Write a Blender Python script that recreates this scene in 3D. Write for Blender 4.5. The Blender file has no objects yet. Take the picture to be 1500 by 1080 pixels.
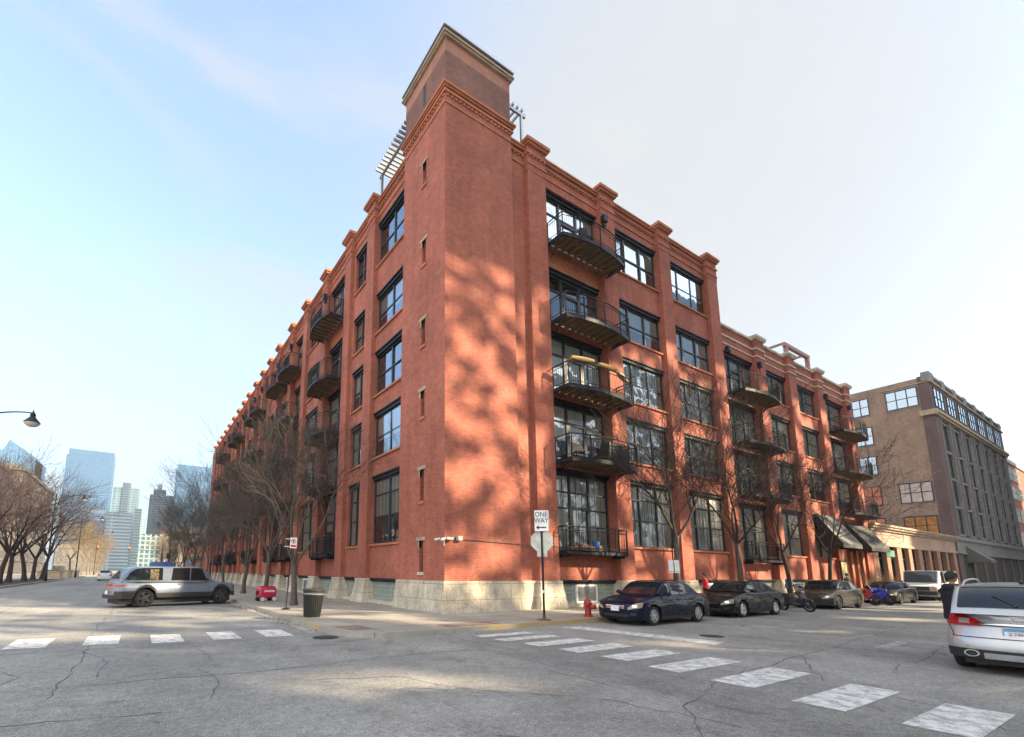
import bpy, bmesh, math, random
from mathutils import Vector, Matrix
rnd = random.Random(7)
S = bpy.context.scene
COL = S.collection
rad = math.radians

# ------------------------------------------------------------------ camera
F_PX, CX, CY, WPX, HPX = 684.4249, 622.2199, 729.5732, 1500.0, 1080.0
CAM = Vector((-10.22, -15.33, 1.7))
RX = Vector((0.85442251, -0.51951437, 0.00818502))     # image right
RY = Vector((0.08825963, 0.12959649, -0.987631))       # image down
RZ = Vector((0.51202775, 0.84457656, 0.1565823))       # view direction
cd = bpy.data.cameras.new('camera')
cam = bpy.data.objects.new('camera', cd)
COL.objects.link(cam)
M3 = Matrix((RX, -RY, -RZ)).transposed()
cam.matrix_world = Matrix.Translation(CAM) @ M3.to_4x4()
cd.sensor_fit = 'HORIZONTAL'
cd.sensor_width = 36.0
cd.lens = 36.0 * F_PX / WPX
cd.shift_x = (WPX / 2 - CX) / WPX
cd.shift_y = -(HPX / 2 - CY) / WPX
cd.clip_start = 0.1
cd.clip_end = 6000
S.camera = cam

# ------------------------------------------------------------------ light
SUN_EL = rad(27)
SUN_TO = Vector((0.62, -0.78, 0)).normalized()          # horizontal direction towards the sun
sun_dir = Vector((SUN_TO.x * math.cos(SUN_EL), SUN_TO.y * math.cos(SUN_EL), math.sin(SUN_EL)))
sd = bpy.data.lights.new('sun', 'SUN')
sd.energy = 4.3
sd.angle = rad(1.4)
sd.color = (1.0, 0.80, 0.53)
sun = bpy.data.objects.new('sun', sd)
COL.objects.link(sun)
sun.rotation_euler = (-sun_dir).to_track_quat('-Z', 'Y').to_euler()

W = bpy.data.worlds.new('World')
S.world = W
W.use_nodes = True
nt = W.node_tree
for n in list(nt.nodes):
    nt.nodes.remove(n)
def N(t, **k):
    n = nt.nodes.new(t)
    for a, b in k.items():
        setattr(n, a, b)
    return n
out = N('ShaderNodeOutputWorld')
bg = N('ShaderNodeBackground')
bg.inputs['Strength'].default_value = 0.15
sky = N('ShaderNodeTexSky', sky_type='NISHITA')
sky.sun_disc = False
sky.sun_elevation = SUN_EL
sky.sun_rotation = math.atan2(SUN_TO.x, SUN_TO.y)
sky.air_density = 1.0
sky.dust_density = 1.2
sky.ozone_density = 1.0
tc = N('ShaderNodeTexCoord')
# thin high cloud: a white veil, thickest over the far side of the building, plus wisps
mp = N('ShaderNodeMapping')
mp.inputs['Scale'].default_value = (1.0, 1.6, 4.5)
mp.inputs['Rotation'].default_value = (0.2, 0.0, 0.6)
nz = N('ShaderNodeTexNoise')
nz.inputs['Scale'].default_value = 1.6
nz.inputs['Detail'].default_value = 7
nz.inputs['Roughness'].default_value = 0.55
nz.inputs['Distortion'].default_value = 0.6
nt.links.new(tc.outputs['Generated'], mp.inputs['Vector'])
nt.links.new(mp.outputs['Vector'], nz.inputs['Vector'])
rw = N('ShaderNodeMapRange')
rw.inputs['From Min'].default_value = 0.50
rw.inputs['From Max'].default_value = 0.72
rw.inputs['To Max'].default_value = 0.75
nt.links.new(nz.outputs['Fac'], rw.inputs['Value'])
dp = N('ShaderNodeVectorMath', operation='DOT_PRODUCT')
VEIL = Vector((0.712, 0.365, 0.60)).normalized()
dp.inputs[1].default_value = VEIL
nrm = N('ShaderNodeVectorMath', operation='NORMALIZE')
nt.links.new(tc.outputs['Generated'], nrm.inputs[0])
nt.links.new(nrm.outputs['Vector'], dp.inputs[0])
vr = N('ShaderNodeMapRange', interpolation_type='SMOOTHSTEP')
vr.inputs['From Min'].default_value = 0.78
vr.inputs['From Max'].default_value = 1.0
vr.inputs['To Max'].default_value = 0.95
nt.links.new(dp.outputs['Value'], vr.inputs['Value'])
sx = N('ShaderNodeSeparateXYZ')
nt.links.new(nrm.outputs['Vector'], sx.inputs[0])
hz = N('ShaderNodeMapRange', interpolation_type='SMOOTHSTEP')   # milky air near the horizon
hz.inputs['From Min'].default_value = 0.55
hz.inputs['From Max'].default_value = 0.0
hz.inputs['To Min'].default_value = 0.30
hz.inputs['To Max'].default_value = 0.90
nt.links.new(sx.outputs['Z'], hz.inputs['Value'])
# bright fill added to the unseen sky behind the camera
dq = N('ShaderNodeVectorMath', operation='DOT_PRODUCT')
dq.inputs[1].default_value = Vector((-0.70, -0.66, 0.28)).normalized()
nt.links.new(nrm.outputs['Vector'], dq.inputs[0])
br = N('ShaderNodeMapRange', interpolation_type='SMOOTHSTEP')
br.inputs['From Min'].default_value = 0.05
br.inputs['From Max'].default_value = 0.75
nt.links.new(dq.outputs['Value'], br.inputs['Value'])
v2 = N('ShaderNodeMath', operation='POWER'); v2.inputs[1].default_value = 1.3
nt.links.new(vr.outputs['Result'], v2.inputs[0])
def layer(below, fac, colour):
    m = N('ShaderNodeMix', data_type='RGBA')
    nt.links.new(fac, m.inputs['Factor']); nt.links.new(below, m.inputs['A']); m.inputs['B'].default_value = colour + (1,)
    return m.outputs['Result']
c_ = layer(sky.outputs['Color'], hz.outputs['Result'], (0.82, 0.98, 1.13))
c_ = layer(c_, v2.outputs[0], (1.20, 1.22, 1.235))
c_ = layer(c_, rw.outputs['Result'], (1.26, 1.30, 1.33))
c_ = layer(c_, br.outputs['Result'], (3.6, 3.55, 3.45))
nt.links.new(c_, bg.inputs['Color'])
nt.links.new(bg.outputs['Background'], out.inputs['Surface'])

S.view_settings.view_transform = 'Standard'
S.view_settings.look = 'None'
S.view_settings.gamma = 1.0
S.view_settings.exposure = 2.05
S.cycles.use_denoising = True
S.cycles.caustics_reflective = False
S.cycles.caustics_refractive = False
S.cycles.max_bounces = 7
S.cycles.diffuse_bounces = 4
S.cycles.glossy_bounces = 3
S.cycles.transparent_max_bounces = 8
S.cycles.sample_clamp_indirect = 6.0

# ------------------------------------------------------------------ mesh helpers
class MB:
    """collects geometry and links it as one mesh object"""
    def __init__(s):
        s.v = []; s.f = []; s.mi = []; s.cur = 0
    def add(s, vs, fs):
        o = len(s.v)
        s.v += [tuple(p) for p in vs]
        for f in fs:
            s.f.append(tuple(i + o for i in f)); s.mi.append(s.cur)
    def box(s, x0, x1, y0, y1, z0, z1):
        s.hexa([(x0,y0,z0),(x1,y0,z0),(x1,y1,z0),(x0,y1,z0),(x0,y0,z1),(x1,y0,z1),(x1,y1,z1),(x0,y1,z1)])
    def hexa(s, p):
        s.add(p, [(3,2,1,0),(4,5,6,7),(0,1,5,4),(1,2,6,5),(2,3,7,6),(3,0,4,7)])
    def poly(s, pts):
        s.add(pts, [tuple(range(len(pts)))])
    def prism(s, pts, axis, a, b):
        """2-D outline pushed along an axis"""
        def P(p, t):
            if axis == 'x': return (t, p[0], p[1])
            if axis == 'y': return (p[0], t, p[1])
            return (p[0], p[1], t)
        n = len(pts)
        vs = [P(p, a) for p in pts] + [P(p, b) for p in pts]
        fs = [tuple(range(n)), tuple(range(2*n-1, n-1, -1))]
        fs += [(i, (i+1) % n, n + (i+1) % n, n + i) for i in range(n)]
        s.add(vs, fs)
    def tube(s, pts, rs, n=6, cap=True):
        pts = [Vector(p) for p in pts]
        if not isinstance(rs, (list, tuple)): rs = [rs] * len(pts)
        vs = []; fs = []
        ref = None
        for i, p in enumerate(pts):
            d = (pts[min(i+1, len(pts)-1)] - pts[max(i-1, 0)])
            if d.length < 1e-9: d = Vector((0, 0, 1))
            d.normalize()
            if ref is None:
                a = Vector((0, 0, 1)) if abs(d.z) < 0.9 else Vector((1, 0, 0))
                ref = d.cross(a).normalized()
            else:
                ref = ref - d * ref.dot(d)
                if ref.length < 1e-6: ref = d.orthogonal()
                ref.normalize()
            b = d.cross(ref)
            for k in range(n):
                t = 2 * math.pi * k / n
                vs.append(p + ref * (math.cos(t) * rs[i]) + b * (math.sin(t) * rs[i]))
        for i in range(len(pts) - 1):
            for k in range(n):
                k2 = (k + 1) % n
                fs.append((i*n+k, i*n+k2, (i+1)*n+k2, (i+1)*n+k))
        if cap:
            fs.append(tuple(range(n-1, -1, -1)))
            fs.append(tuple(range((len(pts)-1)*n, len(pts)*n)))
        s.add(vs, fs)
    def lathe(s, prof, n=20, c=(0,0,0), axis='z', caps=True):
        """prof: list of (radius, height)"""
        vs = []; fs = []
        for r, h in prof:
            for k in range(n):
                t = 2 * math.pi * k / n
                a, b = r * math.cos(t), r * math.sin(t)
                p = (a, b, h) if axis == 'z' else ((h, a, b) if axis == 'x' else (b, h, a))
                vs.append((p[0]+c[0], p[1]+c[1], p[2]+c[2]))
        for i in range(len(prof)-1):
            for k in range(n):
                k2 = (k+1) % n
                fs.append((i*n+k, i*n+k2, (i+1)*n+k2, (i+1)*n+k))
        if caps:
            fs.append(tuple(range(n-1, -1, -1)))
            fs.append(tuple(range((len(prof)-1)*n, len(prof)*n)))
        s.add(vs, fs)
    def ball(s, c, r, n=10, m=7):
        if not isinstance(r, (tuple, list)): r = (r, r, r)
        vs = []; fs = []
        for i in range(m+1):
            t = math.pi * i / m
            for k in range(n):
                u = 2 * math.pi * k / n
                vs.append((c[0]+r[0]*math.sin(t)*math.cos(u), c[1]+r[1]*math.sin(t)*math.sin(u), c[2]+r[2]*math.cos(t)))
        for i in range(m):
            for k in range(n):
                k2 = (k+1) % n
                fs.append((i*n+k, (i+1)*n+k, (i+1)*n+k2, i*n+k2))
        s.add(vs, fs)
    def grid(s, rows):
        """rows of points, same length"""
        m = len(rows[0])
        vs = [p for r in rows for p in r]
        fs = []
        for i in range(len(rows)-1):
            for j in range(m-1):
                fs.append((i*m+j, i*m+j+1, (i+1)*m+j+1, (i+1)*m+j))
        s.add(vs, fs)
    def mesh(s, name, mats, smooth=False, fix=True):
        me = bpy.data.meshes.new(name)
        me.from_pydata(s.v, [], s.f)
        if not isinstance(mats, (list, tuple)): mats = [mats]
        for m in mats: me.materials.append(m)
        if len(mats) > 1:
            me.polygons.foreach_set('material_index', s.mi)
        if fix:
            bm = bmesh.new(); bm.from_mesh(me)
            bmesh.ops.recalc_face_normals(bm, faces=bm.faces)
            bm.to_mesh(me); bm.free()
        if smooth:
            me.polygons.foreach_set('use_smooth', [True] * len(me.polygons))
            try: me.set_sharp_from_angle(angle=rad(38 if smooth is True else smooth))
            except Exception: pass
        me.update()
        return me
    def build(s, name, mats, parent=None, smooth=False, world=False, fix=True):
        o = obj(name, s.mesh(name, mats, smooth, fix), parent)
        if world and parent is not None:
            o.location = -parent.location
        return o

def obj(name, me, parent=None, loc=(0,0,0), rot=(0,0,0)):
    o = bpy.data.objects.new(name, me)
    COL.objects.link(o)
    o.location = loc; o.rotation_euler = rot
    if parent is not None: o.parent = parent
    return o
def tag(o, label=None, cat=None, group=None, kind=None):
    if label: o['label'] = label
    if cat: o['category'] = cat
    if group: o['group'] = group
    if kind: o['kind'] = kind
    return o
def thing(name, label, cat, loc=(0,0,0), rz=0.0, group=None):
    o = bpy.data.objects.new(name, None)
    o.empty_display_size = 0.3
    COL.objects.link(o)
    o.location = loc; o.rotation_euler = (0, 0, rz)
    return tag(o, label, cat, group)
def struct(name, mb, mat, smooth=False):
    o = mb.build(name, mat, smooth=smooth)
    o['kind'] = 'structure'
    return o
def dup(root, loc, rz=None, label=None, scale=None):
    """a copy of a thing with copies of its parts and sub-parts"""
    def rec(o, par):
        c = o.copy(); COL.objects.link(c)
        if par is not None: c.parent = par
        for ch in o.children: rec(ch, c)
        return c
    r = rec(root, None)
    r.location = loc
    if rz is not None: r.rotation_euler = (0, 0, rz)
    if scale: r.scale = scale if isinstance(scale, (tuple, list)) else (scale,)*3
    if label: r['label'] = label
    return r

def sub(mb, name, mat, par, smooth=False):
    o = mb.build(name, MAT[mat] if isinstance(mat, str) else mat, smooth=smooth)
    o.parent = par
    # world coordinates: undo the parent chain
    p = par; off = Vector((0, 0, 0))
    while p is not None: off += Vector(p.location); p = p.parent
    o.location = -off
    return o
MAT = {}
# ------------------------------------------------------------------ materials
class NT:
    """small builder for a procedural material"""
    def __init__(s, name):
        s.m = bpy.data.materials.new(name); s.m.use_nodes = True
        s.t = s.m.node_tree
        s.b = s.t.nodes['Principled BSDF']
        s.o = s.t.nodes['Material Output']
    def n(s, typ, ins=None, **k):
        x = s.t.nodes.new('ShaderNode' + typ)
        for a, b in k.items(): setattr(x, a, b)
        for a, b in (ins or {}).items():
            if hasattr(b, 'is_linked') or hasattr(b, 'links'): s.t.links.new(b, x.inputs[a])
            else: x.inputs[a].default_value = b
        return x
    def l(s, a, b): s.t.links.new(a, b)
    def pos(s): return s.n('NewGeometry').outputs['Position']
    def noise(s, scale, detail=4, rough=0.55, vec=None, dist=0.0):
        x = s.n('TexNoise', {'Scale': scale, 'Detail': detail, 'Roughness': rough, 'Distortion': dist})
        s.l(vec if vec is not None else s.pos(), x.inputs['Vector'])
        return x.outputs['Fac']
    def rng(s, v, a, b, c, d):
        x = s.n('MapRange', {'From Min': a, 'From Max': b, 'To Min': c, 'To Max': d})
        s.l(v, x.inputs['Value']); return x.outputs['Result']
    def mix(s, f, a, b, mode='MIX'):
        x = s.n('Mix', data_type='RGBA', blend_type=mode)
        for nm, v in (('Factor', f), ('A', a), ('B', b)):
            if isinstance(v, tuple): x.inputs[nm].default_value = v if len(v) == 4 else v + (1,)
            elif isinstance(v, (int, float)): x.inputs[nm].default_value = v
            else: s.l(v, x.inputs[nm])
        return x.outputs['Result']
    def mul(s, a, b, op='MULTIPLY'):
        x = s.n('Math', operation=op)
        for i, v in enumerate((a, b)):
            if isinstance(v, (int, float)): x.inputs[i].default_value = v
            else: s.l(v, x.inputs[i])
        return x.outputs[0]
    def col(s, c):
        if isinstance(c, tuple): s.b.inputs['Base Color'].default_value = c if len(c) == 4 else c + (1,)
        else: s.l(c, s.b.inputs['Base Color'])
    def set(s, rough=0.6, metal=0.0, spec=0.5, coat=0.0, coat_rough=0.05):
        if isinstance(rough, (int, float)): s.b.inputs['Roughness'].default_value = rough
        else: s.l(rough, s.b.inputs['Roughness'])
        s.b.inputs['Metallic'].default_value = metal
        s.b.inputs['Specular IOR Level'].default_value = spec
        s.b.inputs['Coat Weight'].default_value = coat
        s.b.inputs['Coat Roughness'].default_value = coat_rough
        return s
    def bump(s, h, dist=0.01, strength=1.0):
        x = s.n('Bump', {'Distance': dist, 'Strength': strength})
        s.l(h, x.inputs['Height']); s.l(x.outputs['Normal'], s.b.inputs['Normal'])
    def wallvec(s):
        """(along the wall, up) coordinates for upright faces that look along X or Y"""
        g = s.n('NewGeometry')
        p = s.n('SeparateXYZ', {0: g.outputs['Position']})
        q = s.n('SeparateXYZ', {0: g.outputs['True Normal']})
        ax = s.n('Math', {0: q.outputs['X']}, operation='ABSOLUTE').outputs[0]
        gt = s.n('Math', {0: ax, 1: 0.7}, operation='GREATER_THAN').outputs[0]
        u = s.n('Mix', {'Factor': gt, 'A': p.outputs['X'], 'B': p.outputs['Y']}, data_type='FLOAT').outputs['Result']
        return s.n('CombineXYZ', {'X': u, 'Y': p.outputs['Z'], 'Z': 0.0}).outputs[0]

def plain(name, c, rough=0.6, metal=0.0, spec=0.5, vary=0.12, scale=6.0, coat=0.0, bump=0.0):
    """one colour with a little mottling and uneven gloss"""
    m = NT(name)
    f = m.noise(scale, 5)
    k = m.rng(f, 0.3, 0.7, 1 - vary, 1 + vary)
    m.col(m.mix(1.0, c, m.n('CombineColor', {'Red': k, 'Green': k, 'Blue': k}).outputs[0], 'MULTIPLY'))
    m.set(rough, metal, spec, coat)
    if bump: m.bump(m.noise(scale * 6, 4), bump)
    return m.m

def brick(name, c1, c2, mortar, bw=0.215, bh=0.075, ms=0.009, blotch=0.16, streak=0.1, rough=0.8, big=0.35):
    m = NT(name)
    v = m.wallvec()
    b = m.n('TexBrick', {'Vector': v, 'Color1': c1 + (1,), 'Color2': c2 + (1,), 'Mortar': mortar + (1,), 'Scale': 1.0,
                         'Mortar Size': ms, 'Mortar Smooth': 0.3, 'Bias': -0.1, 'Brick Width': bw, 'Row Height': bh})
    p = m.pos()
    f = m.mul(m.rng(m.noise(big, 5, 0.6, p), 0.3, 0.7, 1 - blotch, 1 + blotch), m.rng(m.noise(3.0, 3, 0.6, p), 0.3, 0.7, 1 - streak, 1 + streak))
    mp = m.n('Mapping', {'Vector': p, 'Scale': (1.6, 1.6, 0.12)}).outputs[0]
    f = m.mul(f, m.rng(m.noise(1.0, 4, 0.6, mp), 0.3, 0.75, 1 + streak, 1 - streak))
    g = m.n('CombineColor', {'Red': f, 'Green': f, 'Blue': f}).outputs[0]
    c = m.mix(1.0, b.outputs['Color'], g, 'MULTIPLY')
    ef = m.rng(m.noise(0.9, 7, 0.75, p), 0.58, 0.76, 0.0, 0.34)      # pale bloom of old lime here and there
    c = m.mix(ef, c, (0.50, 0.36, 0.31))
    m.col(c); m.set(rough, 0, 0.3)
    m.bump(b.outputs['Fac'], -0.006)
    return m.m

MAT['brick'] = brick('red_brick', (0.385, 0.113, 0.074), (0.285, 0.080, 0.053), (0.33, 0.145, 0.105), ms=0.011, blotch=0.2, streak=0.13)
MAT['brick_orange'] = brick('orange_brick', (0.46, 0.165, 0.085), (0.40, 0.135, 0.07), (0.36, 0.16, 0.10))
MAT['brick_brown'] = brick('weathered_brown_brick', (0.15, 0.072, 0.058), (0.23, 0.096, 0.070), (0.22, 0.145, 0.12), blotch=0.2)
MAT['brick_dark'] = brick('dark_purple_brick', (0.105, 0.070, 0.070), (0.135, 0.085, 0.080), (0.13, 0.11, 0.105))
MAT['brick_tan'] = brick('tan_common_brick', (0.30, 0.20, 0.138), (0.20, 0.128, 0.092), (0.31, 0.26, 0.215), blotch=0.2, big=0.6)
MAT['brick_terra'] = brick('terracotta_brick', (0.34, 0.17, 0.115), (0.28, 0.13, 0.09), (0.36, 0.26, 0.2))
MAT['brick_pink'] = brick('pale_pink_brick', (0.40, 0.25, 0.19), (0.34, 0.20, 0.15), (0.5, 0.42, 0.36))
MAT['brick_far'] = brick('far_red_brick', (0.36, 0.10, 0.07), (0.30, 0.085, 0.06), (0.3, 0.13, 0.1))

def stone(name, c, rough=0.8, blocks=True, pit=0.02, bw=1.1, bh=0.62):
    m = NT(name)
    p = m.pos()
    n1 = m.noise(1.3, 7, 0.65, p); n2 = m.noise(9, 6, 0.7, p)
    f = m.mul(m.rng(n1, 0.3, 0.7, 0.72, 1.2), m.rng(n2, 0.3, 0.7, 0.86, 1.12))
    st = m.n('Mapping', {'Vector': p, 'Scale': (2.5, 2.5, 0.25)}).outputs[0]
    f = m.mul(f, m.rng(m.noise(1.4, 5, 0.7, st), 0.45, 0.75, 1.05, 0.68))
    g = m.n('CombineColor', {'Red': f, 'Green': f, 'Blue': f}).outputs[0]
    c0 = m.mix(1.0, c, g, 'MULTIPLY')
    h = n2
    if blocks:
        b = m.n('TexBrick', {'Vector': m.wallvec(), 'Color1': (1,1,1,1), 'Color2': (0.9,0.9,0.9,1), 'Mortar': (0.55,0.52,0.48,1),
                             'Scale': 1.0, 'Mortar Size': 0.012, 'Brick Width': bw, 'Row Height': bh})
        c0 = m.mix(1.0, c0, b.outputs['Color'], 'MULTIPLY')
    m.col(c0); m.set(rough, 0, 0.3)
    m.bump(m.mul(n2, m.noise(3, 5, 0.6, p), 'ADD'), pit)
    return m.m
MAT['stone'] = stone('rough_limestone', (0.58, 0.52, 0.42), pit=0.07)
MAT['limestone'] = stone('smooth_limestone', (0.55, 0.49, 0.40), blocks=False, pit=0.006)
MAT['cream_stone'] = stone('cream_terracotta_stone', (0.38, 0.30, 0.22), blocks=False, pit=0.006)
MAT['grey_stone'] = stone('grey_trim_stone', (0.22, 0.22, 0.22), blocks=False, pit=0.006)

MAT['black_steel'] = plain('black_painted_steel', (0.013, 0.016, 0.021), 0.5, 0.0, 0.25)
MAT['frame'] = plain('dark_window_frame', (0.022, 0.025, 0.033), 0.4)
MAT['interior'] = plain('dark_room', (0.035, 0.033, 0.03), 0.9)
MAT['plank'] = plain('weathered_deck_timber', (0.17, 0.125, 0.07), 0.85, vary=0.3, scale=9)
MAT['white_paint'] = plain('white_paint', (0.78, 0.78, 0.76), 0.5)
MAT['grey_metal'] = plain('galvanised_metal', (0.38, 0.40, 0.42), 0.4, 0.6)
MAT['roof'] = plain('roof_membrane', (0.16, 0.15, 0.145), 0.9)
MAT['pink_steel'] = plain('dusty_red_steel', (0.36, 0.20, 0.17), 0.6)
MAT['awning_black'] = plain('black_canvas', (0.012, 0.013, 0.015), 0.75)
MAT['awning_grey'] = plain('grey_canvas', (0.11, 0.11, 0.10), 0.8)

def glass_mat(name, tint=(0.74, 0.87, 1.0), base=0.22, clear=(0.62, 0.68, 0.68), wav=0.0035):
    """window pane: mirror-like reflection over see-through glass"""
    m = NT(name)
    m.t.nodes.remove(m.b)
    gl = m.n('BsdfGlossy', {'Color': tint + (1,), 'Roughness': 0.015})
    tr = m.n('BsdfTransparent', {'Color': clear + (1,)})
    fr = m.n('Fresnel', {'IOR': 1.6})
    fac = m.rng(fr.outputs['Fac'], 0.0, 1.0, base, 1.0)
    mixn = m.n('MixShader', {'Fac': fac})
    m.l(tr.outputs[0], mixn.inputs[1]); m.l(gl.outputs[0], mixn.inputs[2])
    m.l(mixn.outputs[0], m.o.inputs['Surface'])
    bp = m.n('Bump', {'Distance': wav, 'Strength': 1.0})
    m.l(m.noise(0.9, 2, 0.4), bp.inputs['Height'])
    m.l(bp.outputs['Normal'], gl.inputs['Normal'])
    return m.m
MAT['glass'] = glass_mat('window_glass', base=0.30, clear=(0.86, 0.91, 0.90))
MAT['glass_low'] = glass_mat('street_window_glass', base=0.08, clear=(0.97, 0.99, 0.98))
MAT['far_glass'] = glass_mat('distant_window_glass', base=0.45, clear=(0.15, 0.17, 0.19))

def curtain(name, c, scale=7.0, horiz=False):
    m = NT(name)
    v = m.wallvec()
    sc = (0.4, scale * 2.2, 1) if horiz else (scale, 0.15, 1)
    w = m.n('Mapping', {'Vector': v, 'Scale': sc}).outputs[0]
    k = m.rng(m.noise(1.0, 3, 0.5, w), 0.3, 0.7, 0.72, 1.12)
    m.col(m.mix(1.0, c, m.n('CombineColor', {'Red': k, 'Green': k, 'Blue': k}).outputs[0], 'MULTIPLY'))
    m.set(0.9)
    return m.m
MAT['curtain_cream'] = curtain('cream_curtain', (0.86, 0.83, 0.72))
MAT['curtain_grey'] = curtain('grey_roller_blind', (0.46, 0.48, 0.50), horiz=True)
MAT['curtain_amber'] = curtain('amber_drape', (0.55, 0.30, 0.12))
MAT['curtain_green'] = curtain('pale_green_blind', (0.58, 0.64, 0.55), horiz=True)

MAT['brick_salmon'] = brick('salmon_brick', (0.36, 0.165, 0.12), (0.31, 0.135, 0.10), (0.36, 0.22, 0.17))
def paint(name, c, metal=0.35, rough=0.35, dirt=0.25):
    m = NT(name)
    p = m.pos()
    f = m.rng(m.noise(4.0, 5, 0.6, p), 0.35, 0.75, 0.0, dirt)
    m.col(m.mix(f, c, (0.20, 0.19, 0.17)))
    m.set(m.rng(m.noise(7.0, 4, 0.6, p), 0.3, 0.7, rough * 0.8, rough * 1.25), metal, 0.05, 0.6, 0.03)
    return m.m
MAT['rubber'] = plain('tyre_rubber', (0.018, 0.018, 0.019), 0.85)
MAT['trim'] = plain('black_plastic_trim', (0.022, 0.022, 0.024), 0.6)
MAT['alloy'] = plain('silver_alloy', (0.55, 0.56, 0.58), 0.3, 0.8)
MAT['dark_alloy'] = plain('dark_alloy', (0.10, 0.10, 0.105), 0.35, 0.7)
MAT['chrome'] = plain('bright_chrome', (0.75, 0.76, 0.78), 0.12, 1.0, vary=0.03)
def car_glass(name, c):
    m = NT(name); m.col(c); m.set(0.03, 0.0, 0.35, 0.35, 0.02); return m.m
MAT['car_glass'] = car_glass('tinted_car_glass', (0.012, 0.016, 0.02))
MAT['car_glass_pale'] = car_glass('pale_car_glass', (0.06, 0.075, 0.085))
MAT['lamp_red'] = car_glass('red_lamp_lens', (0.42, 0.012, 0.015))
MAT['lamp_clear'] = car_glass('clear_lamp_lens', (0.30, 0.30, 0.28))
MAT['lamp_amber'] = car_glass('amber_lamp_lens', (0.55, 0.20, 0.03))
MAT['plate'] = plain('number_plate_white', (0.68, 0.72, 0.78), 0.5)

def asphalt(name, tone=(0.285, 0.280, 0.264)):
    m = NT(name)
    p = m.pos()
    big = m.noise(0.16, 6, 0.6, p); mid = m.noise(1.1, 6, 0.65, p)
    fine = m.n('TexVoronoi', {'Vector': p, 'Scale': 70.0}).outputs['Distance']
    fine2 = m.noise(48.0, 3, 0.7, p)
    k = m.mul(m.rng(big, 0.3, 0.7, 0.74, 1.22), m.rng(mid, 0.3, 0.7, 0.80, 1.18))
    k = m.mul(k, m.rng(fine2, 0.25, 0.75, 0.35, 1.65))
    k = m.mul(k, m.rng(m.noise(14.0, 5, 0.75, p), 0.3, 0.7, 0.66, 1.34))
    k = m.mul(k, m.rng(m.noise(5.0, 4, 0.7, p), 0.3, 0.7, 0.84, 1.16))
    k = m.mul(k, m.rng(fine, 0.0, 0.5, 1.15, 0.85))
    # the wheel paths are polished paler, the lane centres carry dark drip stains
    sp = m.n('Mapping', {'Vector': p, 'Scale': (0.55, 0.03, 1)}).outputs[0]
    k = m.mul(k, m.rng(m.noise(1.0, 3, 0.5, sp), 0.35, 0.7, 0.86, 1.10))
    stain = m.rng(m.noise(0.55, 6, 0.75, p, 0.8), 0.57, 0.70, 0.0, 0.5)
    c = m.mix(1.0, tone, m.n('CombineColor', {'Red': k, 'Green': k, 'Blue': k}).outputs[0], 'MULTIPLY')
    c = m.mix(stain, c, (0.05, 0.05, 0.05))
    pale = m.rng(m.noise(1.3, 7, 0.8, p, 0.7), 0.56, 0.74, 0.0, 0.4)
    c = m.mix(pale, c, (0.24, 0.225, 0.20))
    m.col(c)
    m.set(m.rng(mid, 0.3, 0.7, 0.72, 0.92), 0, 0.35)
    m.bump(m.mul(fine, m.mul(fine2, 0.8), 'ADD'), 0.006, 0.8)
    return m.m
MAT['asphalt'] = asphalt('worn_asphalt')
MAT['asphalt_patch'] = asphalt('patched_asphalt', (0.25, 0.247, 0.235))
MAT['asphalt_pale'] = asphalt('pale_asphalt', (0.290, 0.282, 0.262))

def concrete(name, c, slab=1.5, joint=0.018):
    m = NT(name)
    p = m.pos()
    b = m.n('TexBrick', {'Vector': p, 'Color1': (1,1,1,1), 'Color2': (0.86,0.86,0.86,1), 'Mortar': (0.42,0.40,0.38,1), 'Scale': 1.0,
                         'Mortar Size': joint, 'Brick Width': slab, 'Row Height': slab}, offset=0.0)
    k = m.mul(m.rng(m.noise(0.5, 6, 0.65, p), 0.3, 0.7, 0.78, 1.18), m.rng(m.noise(26, 4, 0.7, p), 0.3, 0.7, 0.84, 1.14))
    st = m.rng(m.noise(2.2, 6, 0.75, p, 0.5), 0.58, 0.74, 0.0, 0.4)
    cc = m.mix(1.0, c, m.n('CombineColor', {'Red': k, 'Green': k, 'Blue': k}).outputs[0], 'MULTIPLY')
    cc = m.mix(1.0, cc, b.outputs['Color'], 'MULTIPLY')
    cc = m.mix(st, cc, (0.10, 0.095, 0.09))
    gum = m.n('TexVoronoi', {'Vector': p, 'Scale': 2.6, 'Randomness': 1.0}).outputs['Distance']
    cc = m.mix(m.rng(gum, 0.03, 0.085, 0.6, 0.0), cc, (0.05, 0.05, 0.05))
    m.col(cc); m.set(0.85, 0, 0.3)
    m.bump(m.mul(b.outputs['Fac'], -1.0), 0.006)
    return m.m
MAT['sidewalk'] = concrete('sidewalk_concrete', (0.33, 0.305, 0.265))
MAT['kerb'] = concrete('kerb_concrete', (0.34, 0.32, 0.28), 2.4, 0.012)

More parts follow.
